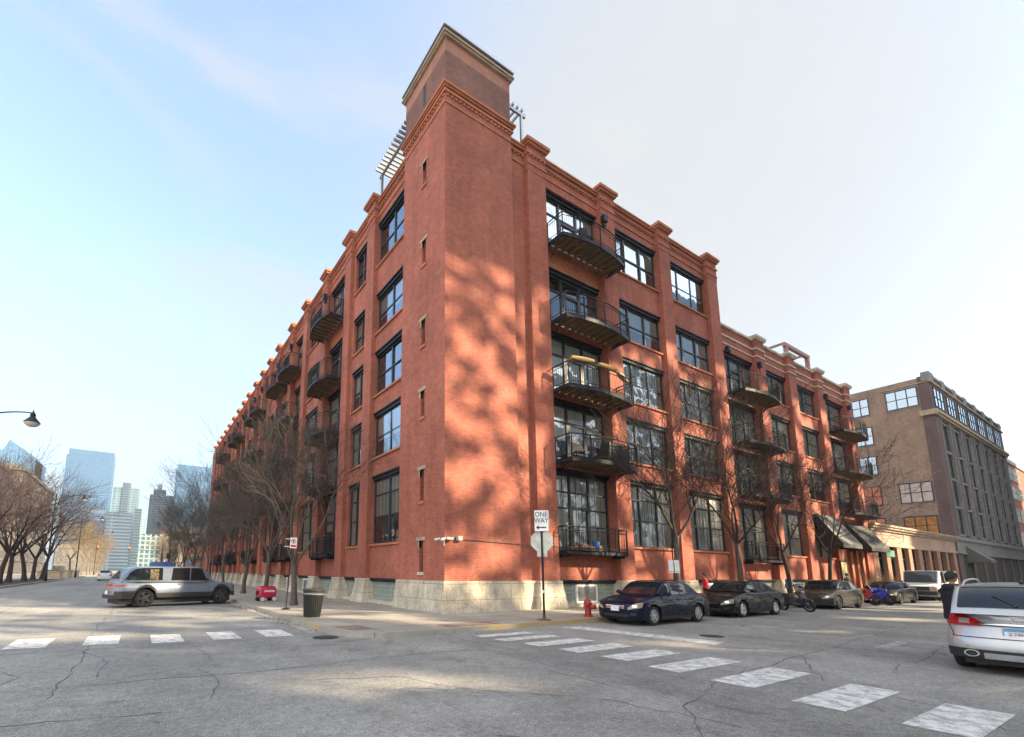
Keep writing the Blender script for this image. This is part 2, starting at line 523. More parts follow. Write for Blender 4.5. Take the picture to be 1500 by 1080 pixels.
def worn_paint(name, c, under, amount=0.5, scale=5.0):
    m = NT(name)
    p = m.pos()
    w = m.mul(m.noise(scale, 8, 0.75, p), m.mul(m.noise(60, 3, 0.7, p), 0.40), 'ADD')
    f = m.rng(w, 0.62 + 0.18 * (1 - amount), 0.80 + 0.1 * (1 - amount), 0.0, 1.0)
    k = m.rng(m.noise(2.0, 5, 0.6, p), 0.3, 0.7, 0.85, 1.1)
    cc = m.mix(1.0, c, m.n('CombineColor', {'Red': k, 'Green': k, 'Blue': k}).outputs[0], 'MULTIPLY')
    m.col(m.mix(f, cc, under)); m.set(0.7, 0, 0.3)
    return m.m
MAT['mark'] = worn_paint('worn_white_road_paint', (0.64, 0.64, 0.625), (0.25, 0.25, 0.24), 0.85)
MAT['mark_old'] = worn_paint('faded_white_road_paint', (0.40, 0.39, 0.37), (0.14, 0.135, 0.125), 0.9)
MAT['yellow'] = worn_paint('worn_yellow_kerb_paint', (0.40, 0.28, 0.07), (0.30, 0.27, 0.22), 1.1, 7)
MAT['crack'] = plain('dark_crack', (0.085, 0.083, 0.079), 0.95)
MAT['tar'] = plain('tar_seal', (0.035, 0.034, 0.033), 0.6)
MAT['paver_red'] = brick('red_paving_brick', (0.24, 0.15, 0.125), (0.20, 0.125, 0.105), (0.24, 0.2, 0.17))

def bark(name, c1, c2):
    m = NT(name)
    tcn = m.n('TexCoord').outputs['Object']
    st = m.n('Mapping', {'Vector': tcn, 'Scale': (9, 9, 1.6)}).outputs[0]
    f = m.noise(1.2, 6, 0.7, st)
    m.col(m.mix(m.rng(f, 0.3, 0.7, 0, 1), c1, c2)); m.set(0.9, 0, 0.2)
    m.bump(f, 0.02)
    return m.m
MAT['bark'] = bark('grey_bark', (0.05, 0.043, 0.037), (0.14, 0.12, 0.10))
MAT['bark_dark'] = bark('dark_bark', (0.028, 0.023, 0.021), (0.08, 0.065, 0.056))
MAT['twig_tan'] = bark('tan_twigs', (0.10, 0.075, 0.045), (0.23, 0.175, 0.11))
MAT['twig_red'] = bark('purple_brown_twigs', (0.030, 0.023, 0.026), (0.075, 0.056, 0.055))

# ------------------------------------------------------------------ ground, road, pavements
g = MB(); g.poly([(-1500,-1500,-0.06),(1500,-1500,-0.06),(1500,1500,-0.06),(-1500,1500,-0.06)])
struct('ground', g, plain('bare_ground', (0.16, 0.15, 0.13), 0.95, scale=0.05))
g = MB(); g.poly([(-150,-140,0),(320,-140,0),(320,900,0),(-150,900,0)])
struct('road', g, MAT['asphalt'])

def offset_poly(pts, d):
    """move an anticlockwise outline inwards by d"""
    n = len(pts); r = []
    for i in range(n):
        a, b, c = Vector(pts[i-1]), Vector(pts[i]), Vector(pts[(i+1) % n])
        e1 = (b-a).normalized(); e2 = (c-b).normalized()
        n1 = Vector((-e1.y, e1.x)); n2 = Vector((-e2.y, e2.x))
        m = (n1+n2).normalized()
        r.append(tuple(b + m * (d / max(0.4, m.dot(n1)))))
    return r
def pavement(pts, z=0.13, kerb=0.17, top='sidewalk', name='sidewalk'):
    inner = offset_poly(pts, kerb)
    a = MB(); a.poly([(x, y, z) for x, y in inner])
    struct(name, a, MAT[top])
    k = MB(); n = len(pts)
    out2 = offset_poly(pts, -0.02)
    for i in range(n):
        j = (i+1) % n
        o0, o1, i0, i1, b0, b1 = pts[i], pts[j], inner[i], inner[j], out2[i], out2[j]
        k.poly([(i0[0], i0[1], z), (o0[0], o0[1], z), (o1[0], o1[1], z), (i1[0], i1[1], z)])
        k.poly([(o0[0], o0[1], z), (b0[0], b0[1], -0.02), (b1[0], b1[1], -0.02), (o1[0], o1[1], z)])
    struct('kerb', k, MAT['kerb'])
arc = [(-5.6, -2.35), (-5.55, -2.9), (-5.38, -3.4), (-5.08, -3.78), (-4.62, -4.02), (-4.1, -4.12)]
pavement(arc + [(0.0, -4.05), (4.0, -3.85), (60, -3.8), (260, -3.8), (260, 800), (-5.55, 800), (-5.55, 30)])
pavement([(-0.6, -22), (-0.6, -16.8), (-0.1, -15.7), (1.0, -15.1), (2.4, -14.95), (260, -14.95), (260, -60), (-0.6, -60)])
pavement([(-24.8, 13), (-21.2, 11), (-20.3, 14), (-20.15, 40), (-20.0, 78), (-24.8, 78)], z=0.16, top='soil' if 'soil' in MAT else 'sidewalk', name='median')
pavement([(-24.8, 92), (-20.0, 92), (-20.0, 520), (-24.8, 520)], z=0.16, name='median')
pavement([(-150, -20), (-40, -20), (-40, 500), (-150, 500)])
MAT['soil'] = plain('dark_mulch', (0.045, 0.035, 0.028), 0.95, scale=8, bump=0.02)
m = MB(); m.poly([(-24.5,14,0.168),(-20.7,14.5,0.168),(-20.4,77.5,0.168),(-24.5,77.5,0.168)])
struct('planting_bed', m, MAT['soil'])

# gutters
m = MB()
m.poly([(-5.57,-2.3,0.004),(-5.57,300,0.004),(-6.0,300,0.004),(-6.0,-2.3,0.004)])
m.poly([(4.0,-3.87,0.004),(120,-3.82,0.004),(120,-4.2,0.004),(4.0,-4.25,0.004)])
struct('gutter', m, MAT['kerb'])
# yellow kerb paint
def yellow(pts):
    y = MB()
    for (a, b) in zip(pts[:-1], pts[1:]):
        a = Vector(a); b = Vector(b); e = (b-a).normalized(); nn = Vector((-e.y, e.x))
        ai, bi, ao, bo = a+nn*0.16, b+nn*0.16, a-nn*0.004, b-nn*0.004
        al, bl = a-nn*0.024, b-nn*0.024
        y.poly([(ai.x,ai.y,0.134),(ao.x,ao.y,0.134),(bo.x,bo.y,0.134),(bi.x,bi.y,0.134)])
        y.poly([(ao.x,ao.y,0.134),(al.x,al.y,0.0),(bl.x,bl.y,0.0),(bo.x,bo.y,0.134)])
    struct('kerb_paint', y, MAT['yellow'])
yellow([(-5.57, 1.9), (-5.585, -0.2), (-5.6, -2.0)])
yellow([(-1.6, -4.07), (0.0, -4.05), (4.0, -3.85), (5.6, -3.845)])

# crossing bars, stop line
def mark(pts, mat='mark', z=0.005):
    a = MB(); a.poly([(x, y, z) for x, y in pts]); struct('road_marking', a, MAT[mat])
for x0, x1, y0, y1 in ((-2.47,-0.72,-13.88,-13.28), (-2.43,-0.38,-12.76,-12.18), (-2.1,0.0,-11.57,-10.94), (-1.99,0.1,-10.36,-9.75),
                       (-1.85,0.06,-9.22,-8.61), (-1.93,0.02,-8.1,-7.52), (-2.05,-0.1,-7.05,-6.46), (-2.2,-0.25,-6.04,-5.6), (-2.25,-0.4,-5.2,-4.8)):
    sk = rnd.uniform(-0.03, 0.03)
    mark([(x0, y0), (x1, y0+sk), (x1, y1+sk), (x0, y1)])
for x0, x1, y0, y1 in ((-12.55,-11.8,-1.9,-0.15), (-11.14,-10.44,-2.0,-0.3), (-9.78,-9.1,-2.35,-0.72), (-8.46,-7.8,-2.4,-0.78), (-7.2,-6.5,-2.5,-0.9),
                       (-14.0,-13.25,-1.85,-0.1), (-15.4,-14.7,-1.8,-0.05), (-16.8,-16.1,-1.75,0.0), (-18.2,-17.5,-1.7,0.0)):
    mark([(x0, y0), (x1, y0-0.1), (x1, y1-0.15), (x0, y1)])
mark([(1.42,-4.47), (2.17,-4.65), (2.70,-8.79), (2.0,-8.9)])
mark([(6.2,-9.95), (8.2,-10.05), (8.2,-10.17), (6.2,-10.07)], 'mark_old')
mark([(5.0,-11.0), (7.1,-10.9), (7.0,-11.15), (5.0,-11.25)], 'mark_old')
mark([(9.4,-9.8), (11.6,-9.85), (11.6,-9.97), (9.4,-9.92)], 'mark_old')

# cracks and tar seams as thin irregular ribbons
def ribbon(pts, w, step=0.22, jit=0.05, mat='crack', z=0.0045):
    P = []
    for a, b in zip(pts[:-1], pts[1:]):
        a = Vector(a); b = Vector(b); n = max(2, int((b-a).length / step))
        for i in range(n): P.append(a.lerp(b, i/n))
    P.append(Vector(pts[-1]))
    wob = 0.0; L = []; R = []
    for i, p in enumerate(P):
        e = (P[min(i+1, len(P)-1)] - P[max(i-1, 0)]).normalized(); nn = Vector((-e.y, e.x))
        wob = wob * 0.75 + rnd.uniform(-jit, jit)
        ww = w * rnd.uniform(0.2, 0.9)
        q = p + nn * wob
        L.append((q.x+nn.x*ww, q.y+nn.y*ww, z)); R.append((q.x-nn.x*ww, q.y-nn.y*ww, z))
    a = MB(); a.grid([L, R]); struct('road_crack', a, MAT[mat])
ribbon([(-11.1,-7.2), (-11.0,-3.0), (-11.05,2.0), (-11.0,10.5), (-11.1,30)], 0.014)
ribbon([(-11.0,-3.0), (-10.6,-4.6), (-10.55,-6.0)], 0.014)
ribbon([(14,-9.7), (8.49,-10.1), (3.5,-10.5), (0.24,-10.84), (-2.18,-11.08), (-4.0,-11.6), (-5.2,-12.6)], 0.013)
ribbon([(-13,-6.2), (-10.5,-6.6), (-8.0,-6.7), (-5.6,-6.5), (-3.6,-6.6)], 0.013)
ribbon([(-3.6,-6.6), (-2.9,-8.2), (-2.0,-9.0)], 0.013)
ribbon([(-9.2,-6.0), (-9.0,-7.2), (-9.2,-8.2)], 0.016)
ribbon([(-8.9,-3.6), (-8.8,-5.2)], 0.013)
ribbon([(2.0,-10.7), (-0.5,-11.9), (-1.2,-13.6), (-1.8,-14.0)], 0.012)
ribbon([(-1.0,-12.3), (-1.3,-11.1)], 0.01)
ribbon([(-7,-8.9), (-5.6,-9.6), (-4.6,-10.9), (-4.2,-12.4)], 0.01, jit=0.09)
ribbon([(-16,-2.8), (-12,-2.7), (-7.2,-2.9)], 0.014)
ribbon([(3,-12.1), (10,-11.6), (22,-11.4)], 0.016)
ribbon([(-6.1,3), (-6.1,12), (-6.15,40)], 0.013)
ribbon([(-15,2.5), (-11,2.2), (-6.3,2.8)], 0.018)
ribbon([(-14.6,-9), (-14.6,0), (-14.7,24), (-14.6,60)], 0.018)
for (x, y, r) in ((-5.9, -3.3, 0.33), (3.6, -8.0, 0.3)):
    a = MB(); a.lathe([(r, 0.0), (r, 0.012), (r*0.9, 0.016)], 24, (x, y, 0))
    tag(a.build('drain_cover', plain('cast_iron', (0.06, 0.058, 0.055), 0.6, 0.5, bump=0.01)),
        {0.33: 'round cast iron drain cover beside the kerb corner', 0.30: 'round iron manhole cover in the middle of the crossroads'}.get(r if y != -8.0 else 0, 'round iron manhole cover in the side street in front of the parked cars'), 'manhole')
def patch(pts, mat, z):
    a = MB(); a.poly([(x, y, z) for x, y in pts]); struct('paving', a, MAT[mat])
patch([(-5.35,-2.2),(-4.6,-2.2),(-4.4,-3.2),(-5.05,-3.3)], 'paver_red', 0.134)
patch([(-2.4,-3.8),(-0.4,-3.75),(-0.4,-3.1),(-2.4,-3.1)], 'paver_red', 0.134)
for pts, mt in (([(5.0,-14.0),(9.5,-14.2),(9.4,-12.9),(5.2,-12.8)], 'asphalt_patch'), ([(3.4,-8.6),(6.9,-8.8),(6.95,-7.3),(3.5,-7.1)], 'asphalt_pale'),
                ([(-3.6,-13.2),(-2.95,-13.2),(-2.85,-4.6),(-3.5,-4.6)], 'asphalt_patch'), ([(-13.6,2.8),(-12.2,2.8),(-12.2,8.4),(-13.6,8.4)], 'asphalt_patch'), ([(11,-9.2),(24,-9.4),(24,-8.5),(11,-8.3)], 'asphalt_pale'), ([(-7.6,-5.6),(-5.0,-5.9),(-5.0,-5.1),(-7.6,-4.9)], 'asphalt_pale')):
    patch(pts, mt, 0.0025)
for pts in ([(-13.2,-9.4),(-11.6,-8.2),(-9.8,-8.6)], [(-4.9,-8.2),(-3.9,-9.0),(-3.9,-10.6)], [(-7.6,-7.8),(-6.4,-8.3),(-5.9,-9.5)], [(1.2,-12.3),(2.6,-12.0),(3.4,-11.2)], [(-6.8,-11.2),(-6.2,-12.0),(-6.3,-13.0)], [(5.5,-9.6),(6.2,-8.6),(7.6,-8.3)], [(-12.2,-4.6),(-11.6,-5.4),(-11.8,-6.4)]):
    ribbon(pts, 0.011, jit=0.07)
# litter and grit in the gutters
gr = MB()
for i in range(420):
    if i % 2: x, y = rnd.uniform(-6.1, -5.62), rnd.uniform(-2, 16)
    else: x, y = rnd.uniform(4, 30), rnd.uniform(-4.35, -3.92)
    s = rnd.uniform(0.006, 0.025)
    gr.hexa([(x+rnd.uniform(-s,s)+dx*s, y+rnd.uniform(-s,s)+dy*s, 0.004+dz*s) for dz in (0, 0.7) for dx, dy in ((-1,-1),(1,-1),(1,1),(-1,1))])
o = gr.build('gutter_grit', plain('leaf_litter', (0.16, 0.11, 0.06), 0.95)); o['kind'] = 'stuff'

# ------------------------------------------------------------------ the corner warehouse
ZB, ZS = 0.13, 1.36             # pavement level, top of the stone base
HEADS = [6.55, 10.12, 13.73, 17.3, 21.85]
DOORZ = [2.72, 7.05, 10.6, 14.2, 18.55]
SILLS = [3.12, 7.78, 11.33, 15.08, 19.3]
def Rf(u, d, z): return (u, -d, z)      # right facade: u along X, d outwards
def Lf(u, d, z): return (-d, u, z)      # left facade: u along Y, d outwards
def fbox(mb, T, u0, u1, d0, d1, z0, z1):
    p = [T(u0,d0,z0), T(u1,d0,z0), T(u1,d1,z0), T(u0,d1,z0), T(u0,d0,z1), T(u1,d0,z1), T(u1,d1,z1), T(u0,d1,z1)]
    mb.hexa(p)

def flush(mb, name, mat, par):
    if mb.v: sub(mb, name, mat, par)
    return MB()
main = thing('brick_warehouse', 'tall red brick corner building with square corner tower and black curved balconies', 'building', (0, 0, ZB))

# window kit: built once per size in local coordinates (x along the wall, -y outwards) and copied
WCACHE = {}
def window(parent, name, w, h, cols, bars, side, u, d, z, style, rs, hood=True, sill=True, sub=False, door=None, mats=('frame', 'brick_orange')):
    """side 'R': wall looking -Y, u = left end; side 'L': wall looking -X, u = far end (largest Y)"""
    low = side == 'R' and z < 13.0
    key = (round(w, 2), round(h, 2), tuple(cols), tuple(bars), hood, sill, sub, door, mats, low)
    if key not in WCACHE:
        f = MB(); t = 0.075
        f.box(0, w, 0.0, 0.09, 0, t); f.box(0, w, 0.0, 0.09, h-t, h)
        f.box(0, t, 0.0, 0.09, t, h-t); f.box(w-t, w, 0.0, 0.09, t, h-t)
        xs = [c * w for c in cols]
        for x in xs: f.box(x-0.055, x+0.055, -0.012, 0.085, t, h-t)
        zs = [b * h for b in bars]
        cells = [t] + [v for x in xs for v in (x-0.055, x+0.055)] + [w-t]
        for zz in zs:
            for a, b in zip(cells[0::2], cells[1::2]): f.box(a, b, 0.006, 0.08, zz-0.035, zz+0.035)
        if sub:
            for a, b in zip(cells[0::2], cells[1::2]):
                n = max(2, int((b-a) / 0.36)); zl = [t] + zs + [h-t]
                for k in range(1, n):
                    x = a + (b-a)*k/n
                    for z0, z1 in zip(zl[:-1], zl[1:]): f.box(x-0.009, x+0.009, 0.036, 0.048, z0+0.035, z1-0.035)
        if door is not None:
            a, b = cells[2*door], cells[2*door+1]; top = min(h-t, 2.25)
            f.box(a, a+0.11, -0.02, 0.082, t, top); f.box(b-0.11, b, -0.02, 0.082, t, top)
            f.box(a+0.11, b-0.11, -0.02, 0.082, top-0.13, top); f.box(a+0.11, b-0.11, -0.02, 0.082, t, 0.34)
        fm = f.mesh(name, MAT[mats[0]])
        p = MB(); p.poly([(t, 0.05, t), (w-t, 0.05, t), (w-t, 0.05, h-t), (t, 0.05, h-t)])
        pm = p.mesh('pane', MAT['glass_low' if low else 'glass'], fix=False)
        hm = sm = None
        if hood:
            q = MB(); q.box(-0.02, w+0.02, -0.12, 0.10, h+0.003, h+0.235); q.box(-0.03, w+0.03, -0.20, -0.08, h+0.17, h+0.24)
            hm = q.mesh('lintel', MAT['black_steel'])
        if sill:
            q = MB(); q.box(-0.03, w+0.03, -0.26, 0.10, -0.105, -0.004); sm = q.mesh('sill', MAT[mats[1]])
        WCACHE[key] = (fm, pm, hm, sm)
    fm, pm, hm, sm = WCACHE[key]
    if side == 'R': loc, rz = Vector((u, -d, z)), 0.0
    elif side == 'L': loc, rz = Vector((-d, u, z)), -math.pi/2
    o = obj(name, fm, parent, loc - parent.location, (0, 0, rz))
    pn = obj('pane', pm, o, rot=(rs.uniform(-0.012, 0.012), 0, rs.uniform(-0.012, 0.012)))
    if hm: obj('lintel', hm, o)
    if sm: obj('sill', sm, o)
    if style:
        ck = (key, style)
        if ck not in WCACHE:
            c, kind = style
            q = MB(); y = 0.10
            def drape(x0, x1, z0, z1):
                n = max(4, int((x1-x0)/0.09)); A = []; B = []
                for i in range(n+1):
                    x = x0 + (x1-x0)*i/n; yy = y + (0.02 if i % 2 else -0.02)
                    A.append((x, yy, z0)); B.append((x, yy, z1))
                q.grid([A, B])
            if kind == 'full': drape(0.05, w-0.05, 0.05, h-0.05)
            elif kind == 'sides': drape(0.05, w*0.3, 0.05, h-0.05); drape(w*0.72, w-0.05, 0.05, h-0.05)
            elif kind == 'half': q.poly([(0.05, y, h*0.42), (w-0.05, y, h*0.42), (w-0.05, y, h-0.04), (0.05, y, h-0.04)])
            elif kind == 'third': q.poly([(0.05, y, h*0.66), (w-0.05, y, h*0.66), (w-0.05, y, h-0.04), (0.05, y, h-0.04)])
            elif kind == 'left': drape(0.05, w*0.55, 0.05, h-0.05)
            WCACHE[ck] = q.mesh('curtain', MAT[c], fix=False)
        obj('curtain', WCACHE[ck], o)
    return o

# ---- right-hand street front
PIL = [(5.1, 6.35), (10.75, 11.95), (16.35, 17.5), (22.0, 23.25)]
BAYS = [(6.35, 10.75), (11.95, 16.35), (17.5, 22.0)]
wall = MB(); orange = MB(); basem = MB(); glassb = MB(); lint = MB()
def dentils(mb, T, u0, u1, d, z, step=0.24, s=0.11, h=0.1):
    n = int((u1-u0)/step)
    for i in range(n):
        u = u0 + (i+0.5)*(u1-u0)/n
        fbox(mb, T, u-s/2, u+s/2, d, d+0.07, z, z+h)
def parapet(mb, mo, T, u0, u1, d, zlow, zt, back=-0.9):
    """wall strip above the windows with string course, dentils and cornice"""
    fbox(mb, T, u0, u1, back, d, zlow, zt-0.22)
    fbox(mo, T, u0, u1, d+0.003, d+0.055, zt-1.07, zt-0.99)
    dentils(mo, T, u0, u1, d+0.003, zt-0.62)
    fbox(mo, T, u0, u1, d+0.003, d+0.10, zt-0.515, zt-0.44)
    fbox(mo, T, u0, u1, back, d+0.13, zt-0.22, zt-0.10)
    fbox(mo, T, u0, u1, back, d+0.19, zt-0.10, zt)
for i, (u0, u1) in enumerate(BAYS):
    for k in range(5):
        z0 = ZS if k == 0 else HEADS[k-1] + 0.24
        z1 = SILLS[k] - 0.105
        if i == 0: z1 = [2.62, 6.95, 10.5, 14.1, 18.45][k]
        fbox(orange if i == 0 and k else wall, Rf, u0, u1, -0.95, -0.26 if i else -0.40, z0, z1)
        if i == 0: fbox(wall, Rf, u0+0.003, u1-0.003, -0.94, -0.05, DOORZ[k]-0.1, DOORZ[k]-0.012)
        wall = flush(wall, 'spandrel', 'brick', main); orange = flush(orange, 'spandrel', 'brick_orange', main)
    wall = flush(wall, 'spandrel', 'brick', main); orange = flush(orange, 'spandrel', 'brick_orange', main)
    parapet(wall, orange, Rf, u0, u1, -0.27, HEADS[4]+0.24, 23.62)
    wall = flush(wall, 'parapet', 'brick', main); orange = flush(orange, 'cornice', 'brick_orange', main)
fbox(wall, Rf, 4.0, 5.1, -0.9, -0.28, ZS, 22.2); parapet(wall, orange, Rf, 4.0, 5.1, -0.28, 22.2, 23.62)
wall = flush(wall, 'recessed_wall', 'brick', main); orange = flush(orange, 'cornice', 'brick_orange', main)

def pil_mesh(w, name):
    """one projecting brick pier with its cap; local x along the wall, -y outwards, z from the stone base"""
    a = MB(); T = lambda u, d, z: (u, -d, z)
    a.cur = 0
    fbox(a, T, 0, w, -0.9, 0.0, 0, 22.2 - ZS)
    fbox(a, T, -0.02, w+0.02, -0.9, 0.02, 22.2-ZS, 23.62-ZS)
    a.cur = 1
    H = 24.0 - ZS
    fbox(a, T, -0.05, w+0.05, -0.3, 0.07, H-1.45, H-1.37)
    dentils(a, T, -0.02, w+0.02, 0.023, H-1.0)
    fbox(a, T, -0.07, w+0.07, -0.3, 0.10, H-0.88, H-0.80)
    fbox(a, T, -0.10, w+0.10, -0.5, 0.15, H-0.38, H-0.24)
    fbox(a, T, -0.19, w+0.19, -0.6, 0.24, H-0.24, H-0.06)
    fbox(a, T, -0.14, w+0.14, -0.6, 0.19, H-0.06, H)
    return a.mesh(name, [MAT['brick'], MAT['brick_orange']])
def pier_base_mesh(w, seed):
    r = random.Random(seed); a = MB()
    rows = []
    zs = [0, 0.22, 0.42, 0.62, 0.8, 1.0, 1.23]
    def ring(z):
        fl = 0.20 * (1 - z/1.23)**1.4 + 0.04; P = []
        n = 7
        P.append((-fl*0.8-0.05, 0.45, z)); P.append((-fl*0.8-0.05, 0.1, z))
        for i in range(n+1):
            P.append((-fl*0.8-0.05 + (w+1.6*fl+0.1)*i/n, -0.05-fl + r.uniform(-0.03, 0.03), z + (r.uniform(-0.02, 0.02) if 0 < z < 1.2 else 0)))
        P.append((w+fl*0.8+0.05, 0.1, z)); P.append((w+fl*0.8+0.05, 0.45, z))
        return P
    a.grid([ring(z) for z in zs]); top = ring(1.23); a.poly([(x, y, 1.23) for x, y, z in top])
    return a.mesh('pier_base', MAT['stone'])
PM = {}
def pier(parent, side, u0, u1):
    w = round(u1-u0, 2)
    if w not in PM: PM[w] = (pil_mesh(w, 'brick_pier'), pier_base_mesh(w, int(w*100)))
    if side == 'R': loc, rz = Vector((u0, 0, ZS)), 0
    else: loc, rz = Vector((0, u1, ZS)), -math.pi/2
    o = obj('brick_pier', PM[w][0], parent, loc - parent.location, (0, 0, rz))
    obj('pier_base', PM[w][1], o, (0, 0, ZB-ZS))
for u0, u1 in PIL: pier(main, 'R', u0, u1)

rs = random.Random(21)
CUR = [('curtain_cream', 'full'), ('curtain_cream', 'half'), ('curtain_cream', 'sides'), ('curtain_grey', 'half'), None, ('curtain_green', 'half'), ('curtain_grey', 'third'), ('curtain_amber', 'left'), None]
def pick(low): 
    return rs.choice([('curtain_cream','full'), ('curtain_cream','full'), ('curtain_cream','half'), ('curtain_green','full'), ('curtain_cream','half')]) if low else rs.choice(CUR)  # low floors: curtains, mostly cream to stand in for bright reflections
for i, (u0, u1) in enumerate(BAYS):
    for k in range(5):
        if i == 0:
            z0 = DOORZ[k]; h = HEADS[k]-z0
            window(main, 'balcony_window', u1-u0-0.06, h, (0.34, 0.66), (0.56, 0.77) if k == 0 else (0.72,), 'R', u0+0.03, -0.55, z0, pick(k < 3), rs, sill=False, sub=k == 0, door=1)
        else:
            z0 = SILLS[k]; h = HEADS[k]-z0
            window(main, 'window', u1-u0-0.06, h, (0.30, 0.66), (0.42, 0.76) if k == 0 else (0.5,), 'R', u0+0.03, -0.42, z0, pick(k < 3), rs, sub=(k == 0 or (i == 1 and k == 2)))

# glass-block basement windows between the stone pier bases
GB = NT('glass_block')
b = GB.n('TexBrick', {'Vector': GB.wallvec(), 'Color1': (0.20,0.27,0.24,1), 'Color2': (0.27,0.33,0.29,1), 'Mortar': (0.40,0.40,0.35,1), 'Scale': 1.0, 'Mortar Size': 0.012, 'Brick Width': 0.2, 'Row Height': 0.2}, offset=0.0)
GB.col(b.outputs['Color']); GB.set(0.15, 0, 0.5); GB.bump(GB.mul(b.outputs['Fac'], -1.0), 0.01)
MAT['glass_block'] = GB.m
def basement(parent, side, u0, u1, style):
    T = Rf if side == 'R' else Lf
    a = MB(); fbox(a, T, u0, u1, -0.9, -0.42, ZB-0.05, ZS-0.16)
    o = a.build('basement_window', MAT['glass_block'], parent, world=True)
    c = MB(); fbox(c, T, u0, u1, -0.95, -0.30, ZS-0.16, ZS); fbox(c, T, u0-0.02, u1+0.02, -0.42, -0.22, ZS-0.06, ZS+0.02)
    q = c.build('lintel', MAT['black_steel']); q.parent = o
    s = MB(); fbox(s, T, u0, u1, -0.42, -0.12, ZB-0.05, ZB+0.14); q = s.build('sill', MAT['limestone']); q.parent = o
    if style == 'vent':
        um = (u0+u1)/2
        v = MB(); fr = 0.09
        fbox(v, T, um-0.75, um-0.75+fr, -0.41, -0.33, ZB+0.16, ZS-0.2); fbox(v, T, um+0.75-fr, um+0.75, -0.41, -0.33, ZB+0.16, ZS-0.2)
        fbox(v, T, um-0.75+fr, um+0.75-fr, -0.41, -0.33, ZB+0.16, ZB+0.16+fr); fbox(v, T, um-0.75+fr, um+0.75-fr, -0.41, -0.33, ZS-0.2-fr, ZS-0.2)
        q = v.build('vent_frame', MAT['white_paint']); q.parent = o
        v = MB()
        for i in range(9):
            z = ZB+0.28 + i*0.075
            fbox(v, T, um-0.66, um+0.66, -0.41, -0.35+0.02*(i % 2), z, z+0.05)
        q = v.build('louvre', MAT['grey_metal']); q.parent = o
for i, (u0, u1) in enumerate(BAYS): basement(main, 'R', u0, u1, 'vent' if i in (0,) else 'plain' if i == 1 else 'vent')

# ---- left-hand street front
LP = [7.5, 11.1, 15.7, 20.5, 24.75, 29.45, 33.05, 36.55, 40.25, 44.4, 47.65, 51.4, 55.3, 59.3, 62.95, 66.8, 70.6, 74.3]
LP = [(u, u+1.05) for u in LP]
LB = [(3.85, 7.5)] + [(LP[i][1], LP[i+1][0]) for i in range(len(LP)-1)]
BALC_L = {2, 4, 5, 7, 8, 10, 11, 13, 14}
for u0, u1 in LP: pier(main, 'L', u0, u1)
for i, (u0, u1) in enumerate(LB):
    bal = i in BALC_L
    # the bay after the tower holds one wide window, the next a narrow one beside brickwork
    wu0, wu1 = u0, u1
    if i == 1: wu0 = u0 + 0.35; wu1 = u1 - 0.25
    for k in range(5):
        z0 = ZS if k == 0 else HEADS[k-1] + 0.24
        z1 = DOORZ[k]-0.1 if bal else SILLS[k]-0.105
        fbox(orange if bal and k else wall, Lf, u0, u1, -0.95, -0.40 if bal else -0.26, z0, z1)
        wall = flush(wall, 'spandrel_panel', 'brick', main); orange = flush(orange, 'spandrel_panel', 'brick_orange', main)
        if bal: fbox(wall, Lf, u0+0.003, u1-0.003, -0.94, -0.05, DOORZ[k]-0.097, DOORZ[k]-0.012)
        if i == 1:
            zz0, zz1 = SILLS[k]-0.105, HEADS[k]+0.24
            fbox(wall, Lf, u0, wu0, -0.95, -0.262, zz0, zz1); fbox(wall, Lf, wu1, u1, -0.95, -0.262, zz0, zz1)
        z0 = DOORZ[k] if bal else SILLS[k]; h = HEADS[k]-z0
        w = wu1-wu0-0.06
        cols = (0.5,) if w < 3.7 else (0.34, 0.66)
        if i <= 16 or k:
            window(main, 'balcony_window' if bal else 'window', w, h, cols, (0.42, 0.76) if (k == 0 and not bal) else (0.72,) if bal else (0.5,), 'L', wu1-0.03, -0.55 if bal else -0.42, z0,
                   (('curtain_cream', 'half') if (i == 0 and k == 0) else pick(k < 2)), rs, sill=not bal, sub=(i == 0 and k == 0), door=(1 if len(cols) == 2 else 0) if bal else None)
    wall = flush(wall, 'threshold', 'brick', main)
    parapet(wall, orange, Lf, u0, u1, -0.27, HEADS[4]+0.24, 23.62)
    wall = flush(wall, 'parapet', 'brick', main); orange = flush(orange, 'cornice', 'brick_orange', main)
    basement(main, 'L', u0, u1, 'vent' if i in (3, 4, 6) else 'plain')
fbox(wall, Lf, 75.35, 80.0, -0.9, -0.25, ZB, 23.6)

